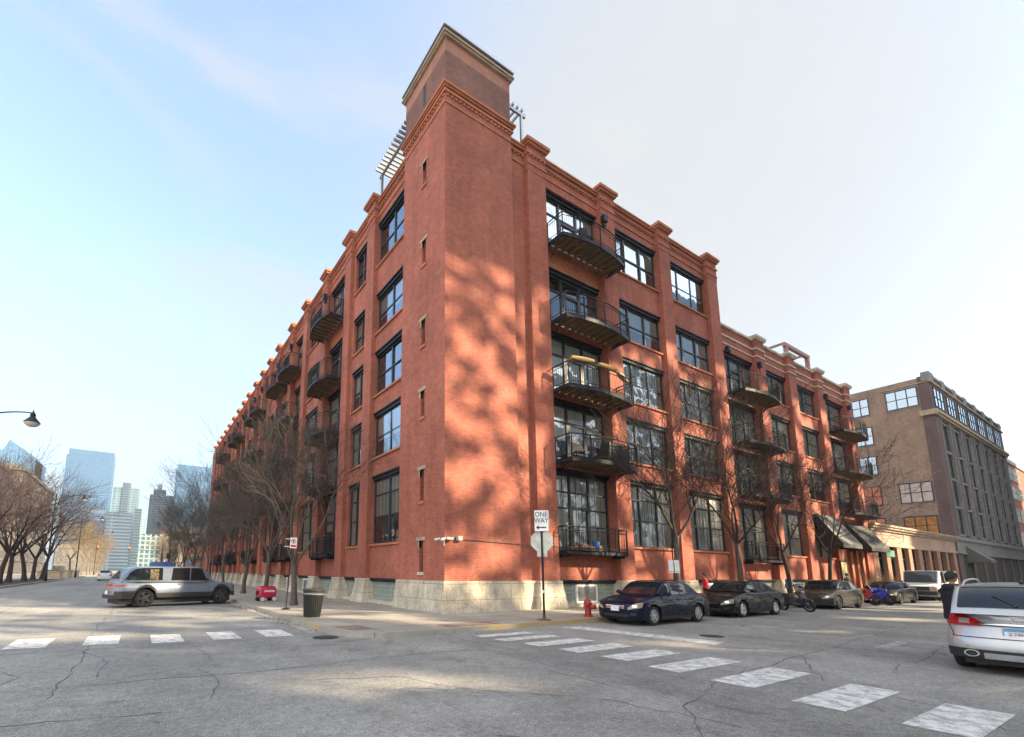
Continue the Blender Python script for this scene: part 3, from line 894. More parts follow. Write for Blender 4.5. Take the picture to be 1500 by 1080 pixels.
# ---- corner tower
TW, TD = 4.0, 3.85
tw = MB(); tb = MB(); tp = MB(); to = MB(); ts = MB()
SL = [(1.7, 3.02), (4.72, 6.11), (8.5, 9.72), (11.9, 13.15), (15.95, 17.2), (20.2, 21.42)]
SY0, SY1 = 1.62, 1.95
fbox(tw, Lf, 0, SY0, -TW, 0, ZS, 24.0)
fbox(tw, Lf, SY1, TD, -TW, 0, ZS, 24.0)
prev = ZS
for a, b2 in SL + [(24.0, 24.0)]:
    if a > prev: fbox(tw, Lf, SY0, SY1, -TW, 0, prev, a)
    if b2 > a: fbox(tb, Lf, SY0, SY1, -TW, -0.34, a, b2)
    prev = b2
tower = tw.build('tower', MAT['brick'], main, world=True)
for j, (a, b2) in enumerate(SL):
    f = MB()
    fbox(f, Lf, SY0+0.002, SY1-0.002, -0.34, -0.26, a+0.002, b2-0.002)
    so = sub(f, 'slit_window', MAT['brick_brown'] if j in (2, 3) else MAT['interior'], tower)
    f = MB()
    fbox(f, Lf, SY0-0.16, SY1+0.20, -0.1, 0.035, b2+0.0, b2+0.15); fbox(f, Lf, SY1, SY1+0.09, -0.1, 0.02, b2-0.3, b2-0.002)
    sub(f, 'slit_lintel', 'cream_stone', tower)
    f = MB()
    fbox(f, Lf, SY0-0.07, SY1+0.07, -0.1, 0.06, a-0.13, a-0.002)
    sub(f, 'slit_sill', 'brick_orange' if j else 'limestone', tower)
def ringbox(mb, o, z0, z1, inset=0.0):
    """band around the tower that stands o proud"""
    mb.box(-o, TW-inset+o, -o, TD+o-inset, z0, z1)
for z0, z1, o in ((23.12, 23.22, 0.04), (23.66, 23.78, 0.09), (23.88, 23.98, 0.12), (23.98, 24.10, 0.19), (24.10, 24.16, 0.15)): ringbox(to, o, z0, z1)
for i in range(17):
    u = 0.12 + i*0.235
    to.box(u-0.055, u+0.055, -0.06, 0, 23.5, 23.62)
    if u < TD: to.box(-0.06, 0, u-0.055, u+0.055, 23.5, 23.62)
sub(to, 'tower_cornice', 'brick_orange', tower)
up = MB(); fbox(up, Lf, 0.02, TD-0.02, -TW+0.02, -0.02, 24.16, 26.05)
upo = sub(up, 'tower_attic', 'brick_brown', tower)
up = MB(); fbox(up, Lf, 0.02, TD-0.02, -TW+0.02, -0.02, 26.05, 26.75); sub(up, 'attic_band', 'brick_salmon', tower)
up = MB(); fbox(up, Lf, 1.75, 2.02, -0.4, -0.016, 24.75, 26.0); sub(up, 'attic_slit', 'trim', tower)
up = MB(); ringbox(up, 0.10, 26.75, 26.86); ringbox(up, 0.17, 26.86, 26.96); sub(up, 'attic_cornice', 'cream_stone', tower)
up = MB(); ringbox(up, 0.05, 26.96, 27.24); sub(up, 'attic_parapet', 'brick_brown', tower)
up = MB(); ringbox(up, 0.15, 27.24, 27.30); ringbox(up, 0.17, 27.19, 27.24); sub(up, 'coping', 'grey_metal', tower)
# stone plinth of the tower, rough and slightly battered
pb = MB(); r0 = random.Random(3)
def plinth_ring(z):
    e = 0.07 + 0.10*(1-(z-ZB)/1.25) ; P = []
    jj = lambda: r0.uniform(-0.014, 0.014)
    P.append((0.4, TD+e, z))
    n = 12
    for i in range(n+1): P.append((-e+jj(), TD+e - (TD+2*e)*i/n, z))
    for i in range(1, n+1): P.append((-e + (4.0+2*e)*i/n, -e+jj(), z))
    P.append((4.0+e, 0.4, z))
    return P
pb.grid([plinth_ring(ZB-0.03 + 1.26*i/6) for i in range(7)])
pb.poly([(p[0], p[1], ZS) for p in plinth_ring(ZS)])
sub(pb, 'stone_base', 'stone', main)
rb = MB(); fbox(rb, Rf, 4.08, 5.02, -0.8, -0.12, ZB-0.03, ZS); sub(rb, 'stone_base', 'stone', main)
# grey patch course at the door-height of the slit
flush(wall, 'wall', 'brick', main)
core = MB()
core.box(1.0, 23.0, 0.95, 20.0, ZB, 22.6); core.box(0.95, 20.0, 20.0, 79.9, ZB, 22.6); core.box(4.2, 1.0, 0.95, 3.0, 22, 22.2)
sub(core, 'interior_core', 'interior', main)
ro = MB(); ro.box(0.5, 22.9, 0.5, 20.0, 22.62, 22.8); ro.box(0.5, 20, 20.0, 79.9, 22.62, 22.8); sub(ro, 'roof', 'roof', main)
ew = MB(); ew.box(23.252, 23.4, 0.35, 22, ZB, 23.55); ew.box(22.0, 23.252, 0.9, 22, ZB, 23.5); sub(ew, 'end_wall', 'brick', main)

# conduit and cameras on the tower front
cdt = MB(); cdt.tube([(0.05,-0.03,3.02), (4.0,-0.03,2.92)], 0.014, 6); cdt.tube([(4.0,0.22,2.92), (5.1,0.22,2.9)], 0.013, 6); cdt.tube([(5.12,-0.03,2.9), (6.3,-0.03,2.9)], 0.013, 6)
sub(cdt, 'conduit', 'dark_alloy', main)
cm = MB(); cm.box(-0.02, 0.3, -0.22, -0.01, 2.96, 3.06); cm.box(0.55, 0.75, -0.18, -0.01, 2.95, 3.12); cm.tube([(-0.05,-0.12,3.0), (-0.28,-0.18,2.94)], 0.055, 8); cm.tube([(-0.12,0.14,3.0), (-0.3,0.25,2.96)], 0.05, 8)
cm.tube([(0.0,-0.05,2.98), (-0.09,-0.09,2.86), (-0.09,-0.09,2.72)], 0.025, 6)
sub(cm, 'security_camera', plain('camera_housing', (0.42,0.42,0.40), 0.5), main)

# balconies: a bowed one and a straight ground-floor one, copied along the walls
def bow_pts(w, ds, bulge, n=14):
    P = []
    for i in range(n+1):
        t = i/n
        P.append((w*t, -(ds + bulge*math.sin(math.pi*t)**0.9)))
    return P
def balcony_meshes(w, ds, bulge, straight=False):
    P = [(0, -ds), (w, -ds)] if straight else bow_pts(w, ds, bulge)
    if straight:
        n = 10; P = [(w*i/n, -ds) for i in range(n+1)]
    R = {}
    f = MB()      # edge channel
    path = [(0.0, 0.0)] + P + [(w, 0.0)]
    for a, b2 in zip(path[:-1], path[1:]):
        a = Vector(a); b2 = Vector(b2)
        if (b2-a).length < 1e-4: continue
        f.add([(a.x,a.y,-0.02),(b2.x,b2.y,-0.02),(b2.x,b2.y,-0.24),(a.x,a.y,-0.24)], [(0,1,2,3)])
        e = (b2-a).normalized(); nn = Vector((e.y, -e.x)) * 0.05
        for z0, z1 in ((-0.02, -0.05), (-0.21, -0.24)):
            f.hexa([(a.x,a.y,z1),(b2.x,b2.y,z1),(b2.x-nn.x,b2.y-nn.y,z1),(a.x-nn.x,a.y-nn.y,z1),(a.x,a.y,z0),(b2.x,b2.y,z0),(b2.x-nn.x,b2.y-nn.y,z0),(a.x-nn.x,a.y-nn.y,z0)])
    R['frame'] = f.mesh('balcony', MAT['black_steel'])
    d = MB()      # joists and boards seen from below
    def depth(x):
        for a, b2 in zip(P[:-1], P[1:]):
            if a[0] <= x <= b2[0]: return a[1] + (b2[1]-a[1])*(x-a[0])/max(1e-6, b2[0]-a[0])
        return P[-1][1]
    n = max(5, int(w/0.46))
    for i in range(n+1):
        x = 0.06 + (w-0.12)*i/n
        d.box(x-0.045, x+0.045, depth(x)+0.03, 0.2, -0.22, -0.075)
    y = -0.02
    mnd = min(p[1] for p in P)
    while y > mnd + 0.12:
        xs = [x for x in [0.03 + (w-0.06)*i/60 for i in range(61)] if depth(x) < y-0.13]
        if xs: d.box(xs[0], xs[-1], y-0.13, y, -0.06, -0.025)
        y -= 0.15
    R['deck'] = d.mesh('deck', MAT['plank'])
    r = MB(); H = 1.08
    line = [(0.0, 0.02)] + P + [(w, 0.02)]
    for zz, rr in ((H, 0.032), (H-0.17, 0.018), (0.1, 0.018)):
        r.tube([(x, y, zz) for x, y in line], rr, 5)
    acc = 0.0
    for a, b2 in zip(line[:-1], line[1:]):
        a = Vector(a); b2 = Vector(b2); L = (b2-a).length; k = acc
        while k < L:
            p = a.lerp(b2, k/L)
            r.tube([(p.x, p.y, -0.03), (p.x, p.y, H-0.16)], 0.009, 4, cap=False)
            k += 0.125
        acc = k - L
    for p in [(0.0, 0.0), P[0], P[len(P)//4], P[len(P)//2], P[3*len(P)//4], P[-1], (w, 0.0)]:
        r.tube([(p[0], p[1], -0.2), (p[0], p[1], H+0.01)], 0.034, 6)
    R['railing'] = r.mesh('railing', MAT['black_steel'])
    b = MB()
    if not straight:
        b.tube([(w-0.25, depth(w-0.25)*0.5, -0.2), (w-0.25, 0.15, -0.45)], 0.03, 5); b.tube([(0.4, -0.2, -0.22), (0.4, 0.2, -0.6)], 0.02, 5)
        b.tube([(w*0.985, -ds, H), (w*0.94, -0.05, H+1.2), (w*0.91, -0.02, 2.95)], 0.012, 4)
        b.tube([(0.12, -ds*0.5, H*0.9), (0.2, 0.1, 2.2)], 0.008, 4)
    else:
        b.box(0.1, 0.2, -ds+0.05, 0.3, -0.34, -0.2); b.box(w-0.2, w-0.1, -ds+0.05, 0.3, -0.34, -0.2)
    R['bracket'] = b.mesh('bracket', MAT['black_steel'])
    return R
BM = {}
def balcony(parent, side, u0, w, z, ds, bulge, straight=False, mirror=False):
    key = (round(w, 2), ds, bulge, straight)
    if key not in BM: BM[key] = balcony_meshes(*key)
    R = BM[key]
    if side == 'R': loc, rz = Vector((u0, 0, z)), 0.0
    else: loc, rz = Vector((0, u0+w, z)), -math.pi/2
    o = obj('balcony', R['frame'], parent, loc - parent.location, (0, 0, rz))
    if mirror:                 # the deepest end lies on the other side
        o.scale = (-1, 1, 1); o.location.y = u0 - parent.location.y
    for k in ('deck', 'railing', 'bracket'): obj(k, R[k], o)
    return o
BAL_R = []
for k in range(1, 5): BAL_R.append(balcony(main, 'R', 6.38, 4.85, DOORZ[k], 0.98, 0.36))
BAL_R.insert(0, balcony(main, 'R', 6.38, 4.36, DOORZ[0]+0.05, 0.45, 0, True))
for i in sorted(BALC_L):
    u0, u1 = LB[i]
    for k in range(1, 5): balcony(main, 'L', u0+0.05, (u1-u0)+0.45, DOORZ[k], 0.98, 0.36, mirror=True)
    balcony(main, 'L', u0+0.05, (u1-u0)-0.1, DOORZ[0]+0.05, 0.45, 0, True)
    # dark wall lamp on the pier at the top storey
for (T, u) in [(Rf, 10.75)] + [(Lf, LB[i][1]) for i in sorted(BALC_L)]:
    lb = MB(); fbox(lb, T, u-0.05, u+0.28, 0.0, 0.26, 21.55, 21.95); fbox(lb, T, u+0.02, u+0.2, 0.0, 0.16, 21.3, 21.55)
    sub(lb, 'hoist_box', 'black_steel', main)

# things on the balconies
BOL = plain('straw_canvas_bolster', (0.34, 0.215, 0.09), 0.85, vary=0.25, scale=14)
for i, (x, y, z, s, yy) in enumerate([(7.15,-1.18,11.85,0.62,0.12), (8.75,-1.36,11.78,0.62,0.02), (10.35,-1.02,11.74,0.6,-0.16)]):
    a = MB(); n = 9
    a.tube([(x+s*(2*k/n-1), y+yy*(2*k/n-1)*-1.2, z-0.02*k/n) for k in range(n+1)], [0.10+0.035*math.sin(math.pi*k/n) for k in range(n+1)], 10)
    tag(a.build('rolled_cushion', BOL, smooth=True), ['straw coloured rolled cushion nearest the tower on the third-floor balcony rail', 'middle straw coloured rolled cushion on the third-floor balcony rail', 'straw coloured rolled cushion furthest from the tower on the third-floor balcony rail'][i], 'cushion', 'rolled cushions on a balcony rail')
def chair(x, y, z, rz, label, c):
    t = thing('balcony_chair', label, 'chair', (x, y, z), rz)
    s = MB(); s.box(-0.24, 0.24, -0.24, 0.24, 0.40, 0.45); s.build('seat', c, t)
    s = MB(); s.hexa([(-0.24,0.2,0.46),(0.24,0.2,0.46),(0.24,0.24,0.46),(-0.24,0.24,0.46),(-0.22,0.3,0.92),(0.22,0.3,0.92),(0.22,0.34,0.92),(-0.22,0.34,0.92)]); s.build('backrest', c, t)
    for a, b2 in ((-0.2,-0.2),(0.2,-0.2),(-0.2,0.2),(0.2,0.2)):
        s = MB(); s.tube([(a*1.1,b2*1.1,0),(a,b2,0.4)], 0.016, 6); s.build('leg', MAT['black_steel'], t)
    return t
DK = plain('dark_wicker', (0.05, 0.045, 0.04), 0.8)
chair(9.3, -0.62, DOORZ[3], 0.4, 'dark wicker chair on the fourth-floor balcony by the tower', DK)
chair(7.5, -0.45, DOORZ[1], -0.5, 'dark chair at the left end of the second-floor balcony', DK)
chair(8.2, -0.6, DOORZ[4], 2.6, 'dark chair on the top-floor balcony beside the tower', DK)
a = MB(); a.prism([(8.95,6.95+0.1),(10.5,7.15),(10.62,8.05),(9.1,8.1)], 'y', -0.98, -0.45)
tag(a.build('covered_grill', plain('black_vinyl_cover', (0.012,0.012,0.014), 0.5, bump=0.01)), 'black covered grill at the right end of the second-floor balcony', 'grill')
a = MB(); a.lathe([(0.13,0),(0.16,0.3),(0.17,0.42)], 16, (8.55,-0.32,DOORZ[0]+0.05))
tag(a.build('blue_bucket', plain('blue_plastic', (0.03,0.12,0.42), 0.4), smooth=True), 'blue bucket on the first-floor balcony', 'bucket')
a = MB()
for i in range(4): a.box(7.0+i*0.5, 7.42+i*0.5, -0.4, -0.12, DOORZ[0]+0.05, DOORZ[0]+0.25+0.06*(i % 2))
tag(a.build('planter_row', plain('brown_planter', (0.17,0.09,0.06), 0.7)), 'brown planter boxes in a row on the first-floor balcony', 'planter')

# ------------------------------------------------------------------ the lower four-storey range further along
annex = thing('brick_annex', 'lower four-storey red brick range with pale stone bands beside the corner building', 'building', (23.4, 0, ZB))
AH = [6.3, 10.05, 13.65, 17.2]; AS = [3.1, 7.72, 11.3, 15.0]; ADZ = [2.7, 6.95, 10.55, 14.15]
AP = [(28.1, 29.4), (33.4, 34.7), (38.9, 40.2), (45.2, 46.5)]
AB = [(23.4, 28.1), (29.4, 33.4), (34.7, 38.9), (40.2, 45.2)]
aw = MB(); al = MB()
def aband(u0, u1, d, zt):
    fbox(al, Rf, u0, u1, d+0.003, d+0.06, zt-1.45, zt-1.36)
    fbox(al, Rf, u0, u1, d+0.003, d+0.07, zt-0.86, zt-0.74)
    fbox(al, Rf, u0, u1, -0.9, d+0.14, zt-0.16, zt)
for i, (u0, u1) in enumerate(AB):
    bal = i in (0, 3)
    for k in range(4):
        if k == 0 and i == 3: continue
        z0 = ZS if k == 0 else AH[k-1]+0.24
        if i == 3 and k == 1: z0 = 6.3
        fbox(aw, Rf, u0, u1, -0.95, -0.42 if bal else -0.26, z0, (ADZ[k] if bal else AS[k])-0.105)
        aw = flush(aw, 'spandrel', 'brick', annex)
        zz = ADZ[k] if bal else AS[k]
        window(annex, 'balcony_window' if bal else 'window', u1-u0-0.06, AH[k]-zz, (0.36, 0.68) if i == 0 else (0.5,), (0.42, 0.75) if k == 0 and not bal else (0.55,), 'R', u0+0.03, -0.55 if bal else -0.42, zz, pick(k < 3), rs, sill=not bal, door=(1 if i == 0 else 0) if bal else None)
    fbox(aw, Rf, u0, u1, -0.9, -0.27, 17.44, 19.2); aband(u0, u1, -0.27, 19.36)
    aw = flush(aw, 'parapet', 'brick', annex); al = flush(al, 'stone_band', 'limestone', annex)
    if i < 3: basement(annex, 'R', u0, u1, 'vent' if i == 1 else 'plain')
for u0, u1 in AP:
    p = MB(); fbox(p, Rf, u0, u1, -0.9, 0, ZS, 19.3)
    o = p.build('brick_pier', MAT['brick'], annex, world=True)
    c = MB()
    fbox(c, Rf, u0-0.03, u1+0.03, -0.3, 0.06, 17.9, 18.0); fbox(c, Rf, u0-0.03, u1+0.03, -0.3, 0.07, 18.5, 18.62); fbox(c, Rf, u0-0.1, u1+0.1, -0.6, 0.14, 19.3, 19.42); fbox(c, Rf, u0-0.16, u1+0.16, -0.6, 0.2, 19.42, 19.6)
    sub(c, 'pier_cap', 'limestone', o)
    c = obj('pier_base', pier_base_mesh(round(u1-u0, 2), int(u0*10)), o); c.location = Vector((u0, 0, ZB)) - Vector(annex.location) - Vector(o.location)
c = MB(); c.box(23.5, 46.3, 1.0, 18, ZB, 18.2); sub(c, 'interior_core', 'interior', annex)
c = MB(); c.box(23.45, 46.45, 0.5, 18.2, 18.22, 18.4); sub(c, 'roof', 'roof', annex)
c = MB(); c.box(46.3, 46.5, 0.92, 18.2, ZB, 19.2); sub(c, 'end_wall', 'brick', annex)
# recessed entrance of the last bay
c = MB()
for u in (40.6, 41.9, 43.2, 44.5): fbox(c, Rf, u, u+0.45, -0.9, -0.15, ZB, 4.6)
fbox(c, Rf, 40.2, 45.2, -0.95, -0.2, 4.6, 6.3); sub(c, 'entrance_wall', 'brick_orange', annex)
c = MB(); fbox(c, Rf, 40.2, 45.2, -0.9, -0.7, ZB, 4.6); sub(c, 'entrance_door', 'trim', annex)
for k in range(1, 4):
    balcony(annex, 'R', 23.45, 5.3, ADZ[k], 0.98, 0.36); balcony(annex, 'R', 40.25, 5.7, ADZ[k], 0.98, 0.36)
balcony(annex, 'R', 23.5, 4.5, ADZ[0]+0.03, 0.45, 0, True)
for u in (28.1, 45.2, 23.5, 40.0):
    c = MB(); fbox(c, Rf, u-0.05, u+0.28, 0.0, 0.26, 17.0, 17.4); sub(c, 'hoist_box', 'black_steel', annex)
PERG = plain('grey_pergola_paint', (0.20, 0.20, 0.20), 0.6)
def pergola(name, label, x0, x1, y0, y1, z0, z1, mat, n, over, axis, th=0.06):
    t = thing(name, label, 'pergola', ((x0+x1)/2, (y0+y1)/2, z0))
    p = MB()
    for x in (x0, x1):
        for y in (y0, y1): p.box(x-th, x+th, y-th, y+th, z0, z1)
    p.build('post', mat, t, world=True)
    p = MB()
    if axis == 'y':
        for x in (x0, x1): p.box(x-0.05, x+0.05, y0-0.3, y1+0.3, z1, z1+0.16)
    else:
        for y in (y0, y1): p.box(x0-0.3, x1+0.3, y-th, y+th, z1, z1+0.16+th)
    p.build('beam', mat, t, world=True)
    p = MB()
    for i in range(n):
        if axis == 'y':
            y = y0 + (y1-y0)*i/(n-1); p.box(x0-over, x1+over, y-0.04, y+0.04, z1+0.163, z1+0.32)
        else:
            x = x0 + (x1-x0)*i/(n-1); p.box(x-th*0.7, x+th*0.7, y0-over, y1+over, z1+0.163+th, z1+0.32+th)
    p.build('slat', mat, t, world=True)
pergola('roof_pergola', 'pale slatted roof pergola behind the tower on the left side', 0.6, 3.2, 4.3, 7.9, 22.8, 25.9, PERG, 13, 0.45, 'y')
pergola('roof_pergola', 'small grey roof pergola peeping out right of the tower', 4.3, 5.6, 0.9, 3.6, 22.8, 26.5, MAT['grey_metal'], 5, 0.15, 'x')
pergola('roof_pergola', 'dusty red steel roof frame above the lower range', 36.7, 41.0, 1.15, 4.6, 18.4, 21.5, MAT['pink_steel'], 2, 0.0, 'x', 0.14)

# awnings over the entrance
def awning(name, label, u0, u1, zt, zb, dep, m1, m2):
    t = thing(name, label, 'awning', ((u0+u1)/2, 0, zb))
    a = MB(); n = 8; A = []; B = []
    a.poly([(u0, -0.02, zt), (u1, -0.02, zt), (u1, -dep, zb), (u0, -dep, zb)]); a.poly([(u0, -0.02, zt-0.02), (u0, -dep, zb-0.02), (u1, -dep, zb-0.02), (u1, -0.02, zt-0.02)])
    a.build('canopy', m1, t, world=True, fix=False)
    a = MB(); a.prism([(-0.02, zt), (-dep, zb), (-dep, zb-0.28), (-0.02, zb-0.28)], 'x', u0, u0+0.012); a.build('side_panel', m2, t, world=True); a = MB(); a.prism([(-0.02, zt), (-dep, zb), (-dep, zb-0.28), (-0.02, zb-0.28)], 'x', u1-0.012, u1)
    a.build('side_panel', m2, t, world=True)
    a = MB(); a.box(u0, u1, -dep-0.004, -dep+0.01, zb-0.3, zb-0.003); a.build('valance', m1, t, world=True)
awning('awning', 'grey topped black awning nearest the tree over the entrance', 35.2, 39.0, 6.5, 4.1, 1.5, MAT['awning_grey'], MAT['awning_black'])
awning('awning', 'black awning at the far end of the red brick range', 41.0, 45.4, 6.2, 4.0, 1.5, MAT['awning_black'], MAT['awning_black'])

# ------------------------------------------------------------------ one-storey shop row
shop = thing('shop_row', 'low shop row with a cream cornice in front of the tan brick block', 'building', (46.6, 0, ZB))
sw = MB(); sc = MB(); sg = MB(); sq = MB()
fbox(sw, Rf, 46.6, 75.4, -8, -0.05, 4.75, 5.9)
fbox(sc, Rf, 46.6, 75.4, -8, 0.12, 5.9, 6.1); fbox(sc, Rf, 46.6, 75.4, -8, 0.32, 6.1, 6.3); fbox(sc, Rf, 46.6, 75.4, -8, 0.45, 6.3, 6.48)
fbox(sc, Rf, 46.6, 75.4, -0.5, 0.06, 4.55, 4.75); fbox(sc, Rf, 46.6, 75.4, -0.5, 0.1, 4.47, 4.55)
u = 46.6; k = 0
while u < 75.0:
    w = 1.0 if k % 2 else 1.3
    fbox(sq, Rf, u, min(u+w, 75.4), -0.9, 0.02, ZB, 4.47); sq = flush(sq, 'shop_pier', 'brick_terra', shop)
    fbox(sc, Rf, u-0.06, min(u+w+0.06, 75.4), -0.85, 0.06, ZB, 0.75)
    fbox(sg, Rf, u+w, min(u+w+2.2, 75.4), -0.9, -0.4, ZB, 4.47); sg = flush(sg, 'shop_window', 'car_glass', shop)
    u += w + 2.2; k += 1
sub(sw, 'wall', 'brick_pink', shop); sub(sc, 'cornice', 'cream_stone', shop)

sf = MB(); u = 46.6; k = 0
while u < 75.0:
    w = 1.0 if k % 2 else 1.3
    for x in (u+w+0.05, u+w+1.1, u+w+2.1): fbox(sf, Rf, x-0.04, x+0.04, -0.4, -0.3, ZB, 4.47)
    fbox(sf, Rf, u+w+0.01, min(u+w+2.19, 75.3), -0.39, -0.31, 3.3, 3.4)
    u += w + 2.2; k += 1
sub(sf, 'window_frame', 'black_steel', shop)
a = MB(); fbox(a, Rf, 49.9, 52.2, 0.02, 0.08, 3.5, 4.1); sub(a, 'sign_board', plain('green_board', (0.08, 0.22, 0.16), 0.5), shop)

# ------------------------------------------------------------------ tan brick block behind it
tan = thing('tan_brick_block', 'six-storey tan brick block with dark brick street front and cream cornice', 'building', (75.5, 0, ZB))
t1 = MB(); t1.box(75.5, 118, 0.6, 30, ZB, 27.5); sub(t1, 'side_wall', 'brick_tan', tan)
t1 = MB(); t1.box(75.45, 77.8, -0.05, 0.6, ZB, 22.2); t1.box(75.46, 118.0, 0.0, 0.6, 23.0, 27.6); t1.box(75.44, 75.5, 0.0, 1.0, ZB, 27.62)
NB = 7; BW = (118-77.8)/NB
for i in range(NB):
    u0 = 77.8 + i*BW
    fbox(t1, Rf, u0+BW-1.3, u0+BW, -0.6, 0.05, ZB, 22.2)
    fbox(t1, Rf, u0, u0+BW-1.3, -0.6, -0.3, ZB, 22.2)
sub(t1, 'street_wall', 'brick_dark', tan)
t1 = MB()
fbox(t1, Rf, 75.3, 118.2, -0.3, 0.25, 22.25, 22.55); fbox(t1, Rf, 75.2, 118.3, -0.3, 0.42, 22.55, 22.95)
t1.box(75.05, 75.195, -0.44, 1.2, 22.27, 22.93)
t1.box(75.36, 75.46, 0.0, 4.6, 26.72, 26.85)
fbox(t1, Rf, 75.3, 118.2, 0.0, 0.2, 26.7, 26.9)
sub(t1, 'cornice', 'cream_stone', tan)
t1 = MB()
fbox(t1, Rf, 75.35, 118.1, -0.6, 0.10, 27.6, 27.95)
for i in range(NB+1): fbox(t1, Rf, 75.3+i*BW if i else 75.3, 76.9+i*BW if i else 77.3, -0.6, 0.16, 26.9, 28.08)
for i in range(NB):
    u0 = 77.8 + i*BW
    fbox(t1, Rf, u0+0.0, u0+0.25, -0.3, 0.12, 7.0, 22.2); fbox(t1, Rf, u0+BW-1.55, u0+BW-1.3, -0.3, 0.12, 7.0, 22.2)
    for z in (6.8, 10.4, 14.1, 17.75, 21.65): fbox(t1, Rf, u0+0.25, u0+BW-1.55, -0.3, -0.08, z, z+0.26)
sub(t1, 'stone_trim', 'grey_stone', tan)
t1 = MB(); fbox(t1, Rf, 75.5, 118, -0.3, 0.3, 6.1, 6.6); fbox(t1, Rf, 75.5, 118, -0.3, 0.1, 4.6, 6.1); fbox(t1, Rf, 75.5, 118, -0.3, 0.24, 4.45, 4.6)
sub(t1, 'shop_cornice', 'grey_stone', tan)
fwm = {}
def simple_window(parent, T_, u0, u1, z0, z1, d, cols, rows, lit=None, right=True, frame='frame'):
    f = MB()
    t = 0.1
    fbox(f, T_, u0, u1, d, d+0.1, z0, z0+t); fbox(f, T_, u0, u1, d, d+0.1, z1-t, z1)
    for c_ in range(cols+1):
        u = u0 + (u1-u0)*c_/cols; u = min(max(u, u0+t/2), u1-t/2)
        fbox(f, T_, u-t/2, u+t/2, d+0.003, d+0.1, z0+t, z1-t)
    for r_ in range(1, rows):
        z = z0 + (z1-z0)*r_/rows; fbox(f, T_, u0+t, u1-t, d+0.006, d+0.09, z-0.04, z+0.04)
    o = f.build('window', MAT[frame]); o.parent = parent; o.location = -Vector(parent.location)
    p = MB(); fbox(p, T_, u0+0.05, u1-0.05, d-0.02, d+0.04, z0+0.05, z1-0.05)
    q = p.build('pane', lit or MAT['pane_far']); q.parent = o
    return o
MAT['pane_far'] = MAT['far_glass']
MAT['pane_blind'] = plain('drawn_blind', (0.42, 0.40, 0.37), 0.25, 0, 0.5, vary=0.2, scale=1.5, coat=0.5)
MAT['pane_warm'] = plain('amber_curtained_glass', (0.34, 0.17, 0.05), 0.3, vary=0.4, scale=1.3, coat=0.5)
Sd = lambda u, d, z: (75.5-d, u, z)
for z0, z1, lit in ((23.85, 26.4, None), (11.1, 13.75, 'pane_blind'), (6.9, 9.35, 'pane_warm')):
    simple_window(tan, Sd, 1.15, 4.25, z0, z1, 0.005, 3, 2, MAT[lit] if lit else None)
for z0, z1 in ((23.9, 26.35), (19.65, 22.2), (15.4, 18.0), (11.1, 13.8), (6.9, 9.4)): simple_window(tan, Sd, 6.0, 7.85, z0, z1, 0.005, 2, 2)
for z0, z1 in ((23.9, 26.35), (19.65, 22.2), (15.4, 18.0)): simple_window(tan, Sd, 10.0, 12.6, z0, z1, 0.005, 3, 2)
c = MB()
for z in (23.72, 10.97, 6.78): fbox(c, Sd, 1.0, 4.4, 0.005, 0.07, z, z+0.12)
for z in (26.42, 13.77, 9.37): fbox(c, Sd, 1.0, 4.4, 0.005, 0.07, z, z+0.16)
for z in (23.78, 19.53, 15.28, 10.98): fbox(c, Sd, 5.9, 7.95, 0.005, 0.07, z, z+0.11)
sub(c, 'sill', 'grey_stone', tan)
for i in range(NB):
    u0 = 77.8 + i*BW
    for z0, z1 in ((7.0, 10.3), (11.0, 14.0), (14.7, 17.6), (18.3, 21.6)):
        simple_window(tan, Rf, u0+0.5, u0+BW-1.8, z0, z1, -0.297, 2, 2)
    simple_window(tan, Rf, u0-0.6 if i else u0-1.0, u0+BW-2.2, 23.6, 26.3, 0.003, 3, 2)
    fwo = MB(); fbox(fwo, Rf, u0+0.2, u0+BW-1.5, -0.28, -0.02, ZB, 4.4)
    sub(fwo, 'shop_window', 'interior', tan)
awning('awning', 'pale grey shop awning on the dark street front of the tan block', 79.3, 82.2, 5.6, 3.7, 2.0, MAT['awning_grey'], MAT['awning_grey'])

redb = thing('far_red_block', 'red brick block with cream window bands at the far right edge', 'building', (119.5, 0, ZB))
a = MB(); a.box(119.5, 175, 2.0, 30, ZB, 24.6); sub(a, 'wall', 'brick_far', redb)
a = MB(); a.box(119.3, 175, 1.75, 2.0, 24.0, 24.7); sub(a, 'cornice', plain('pale_green_cornice', (0.34, 0.42, 0.40), 0.6), redb)
R2 = lambda u, d, z: (u, 2.0-d, z)
for i in range(4):
    for j, z in enumerate((3.0, 7.6, 12.2, 16.8, 20.6)):
        simple_window(redb, R2, 120.3+i*6.2, 125.9+i*6.2, z, z+2.7, 0.005, 4, 2, MAT['pane_blind'] if (i+j) % 2 else None, frame='limestone')

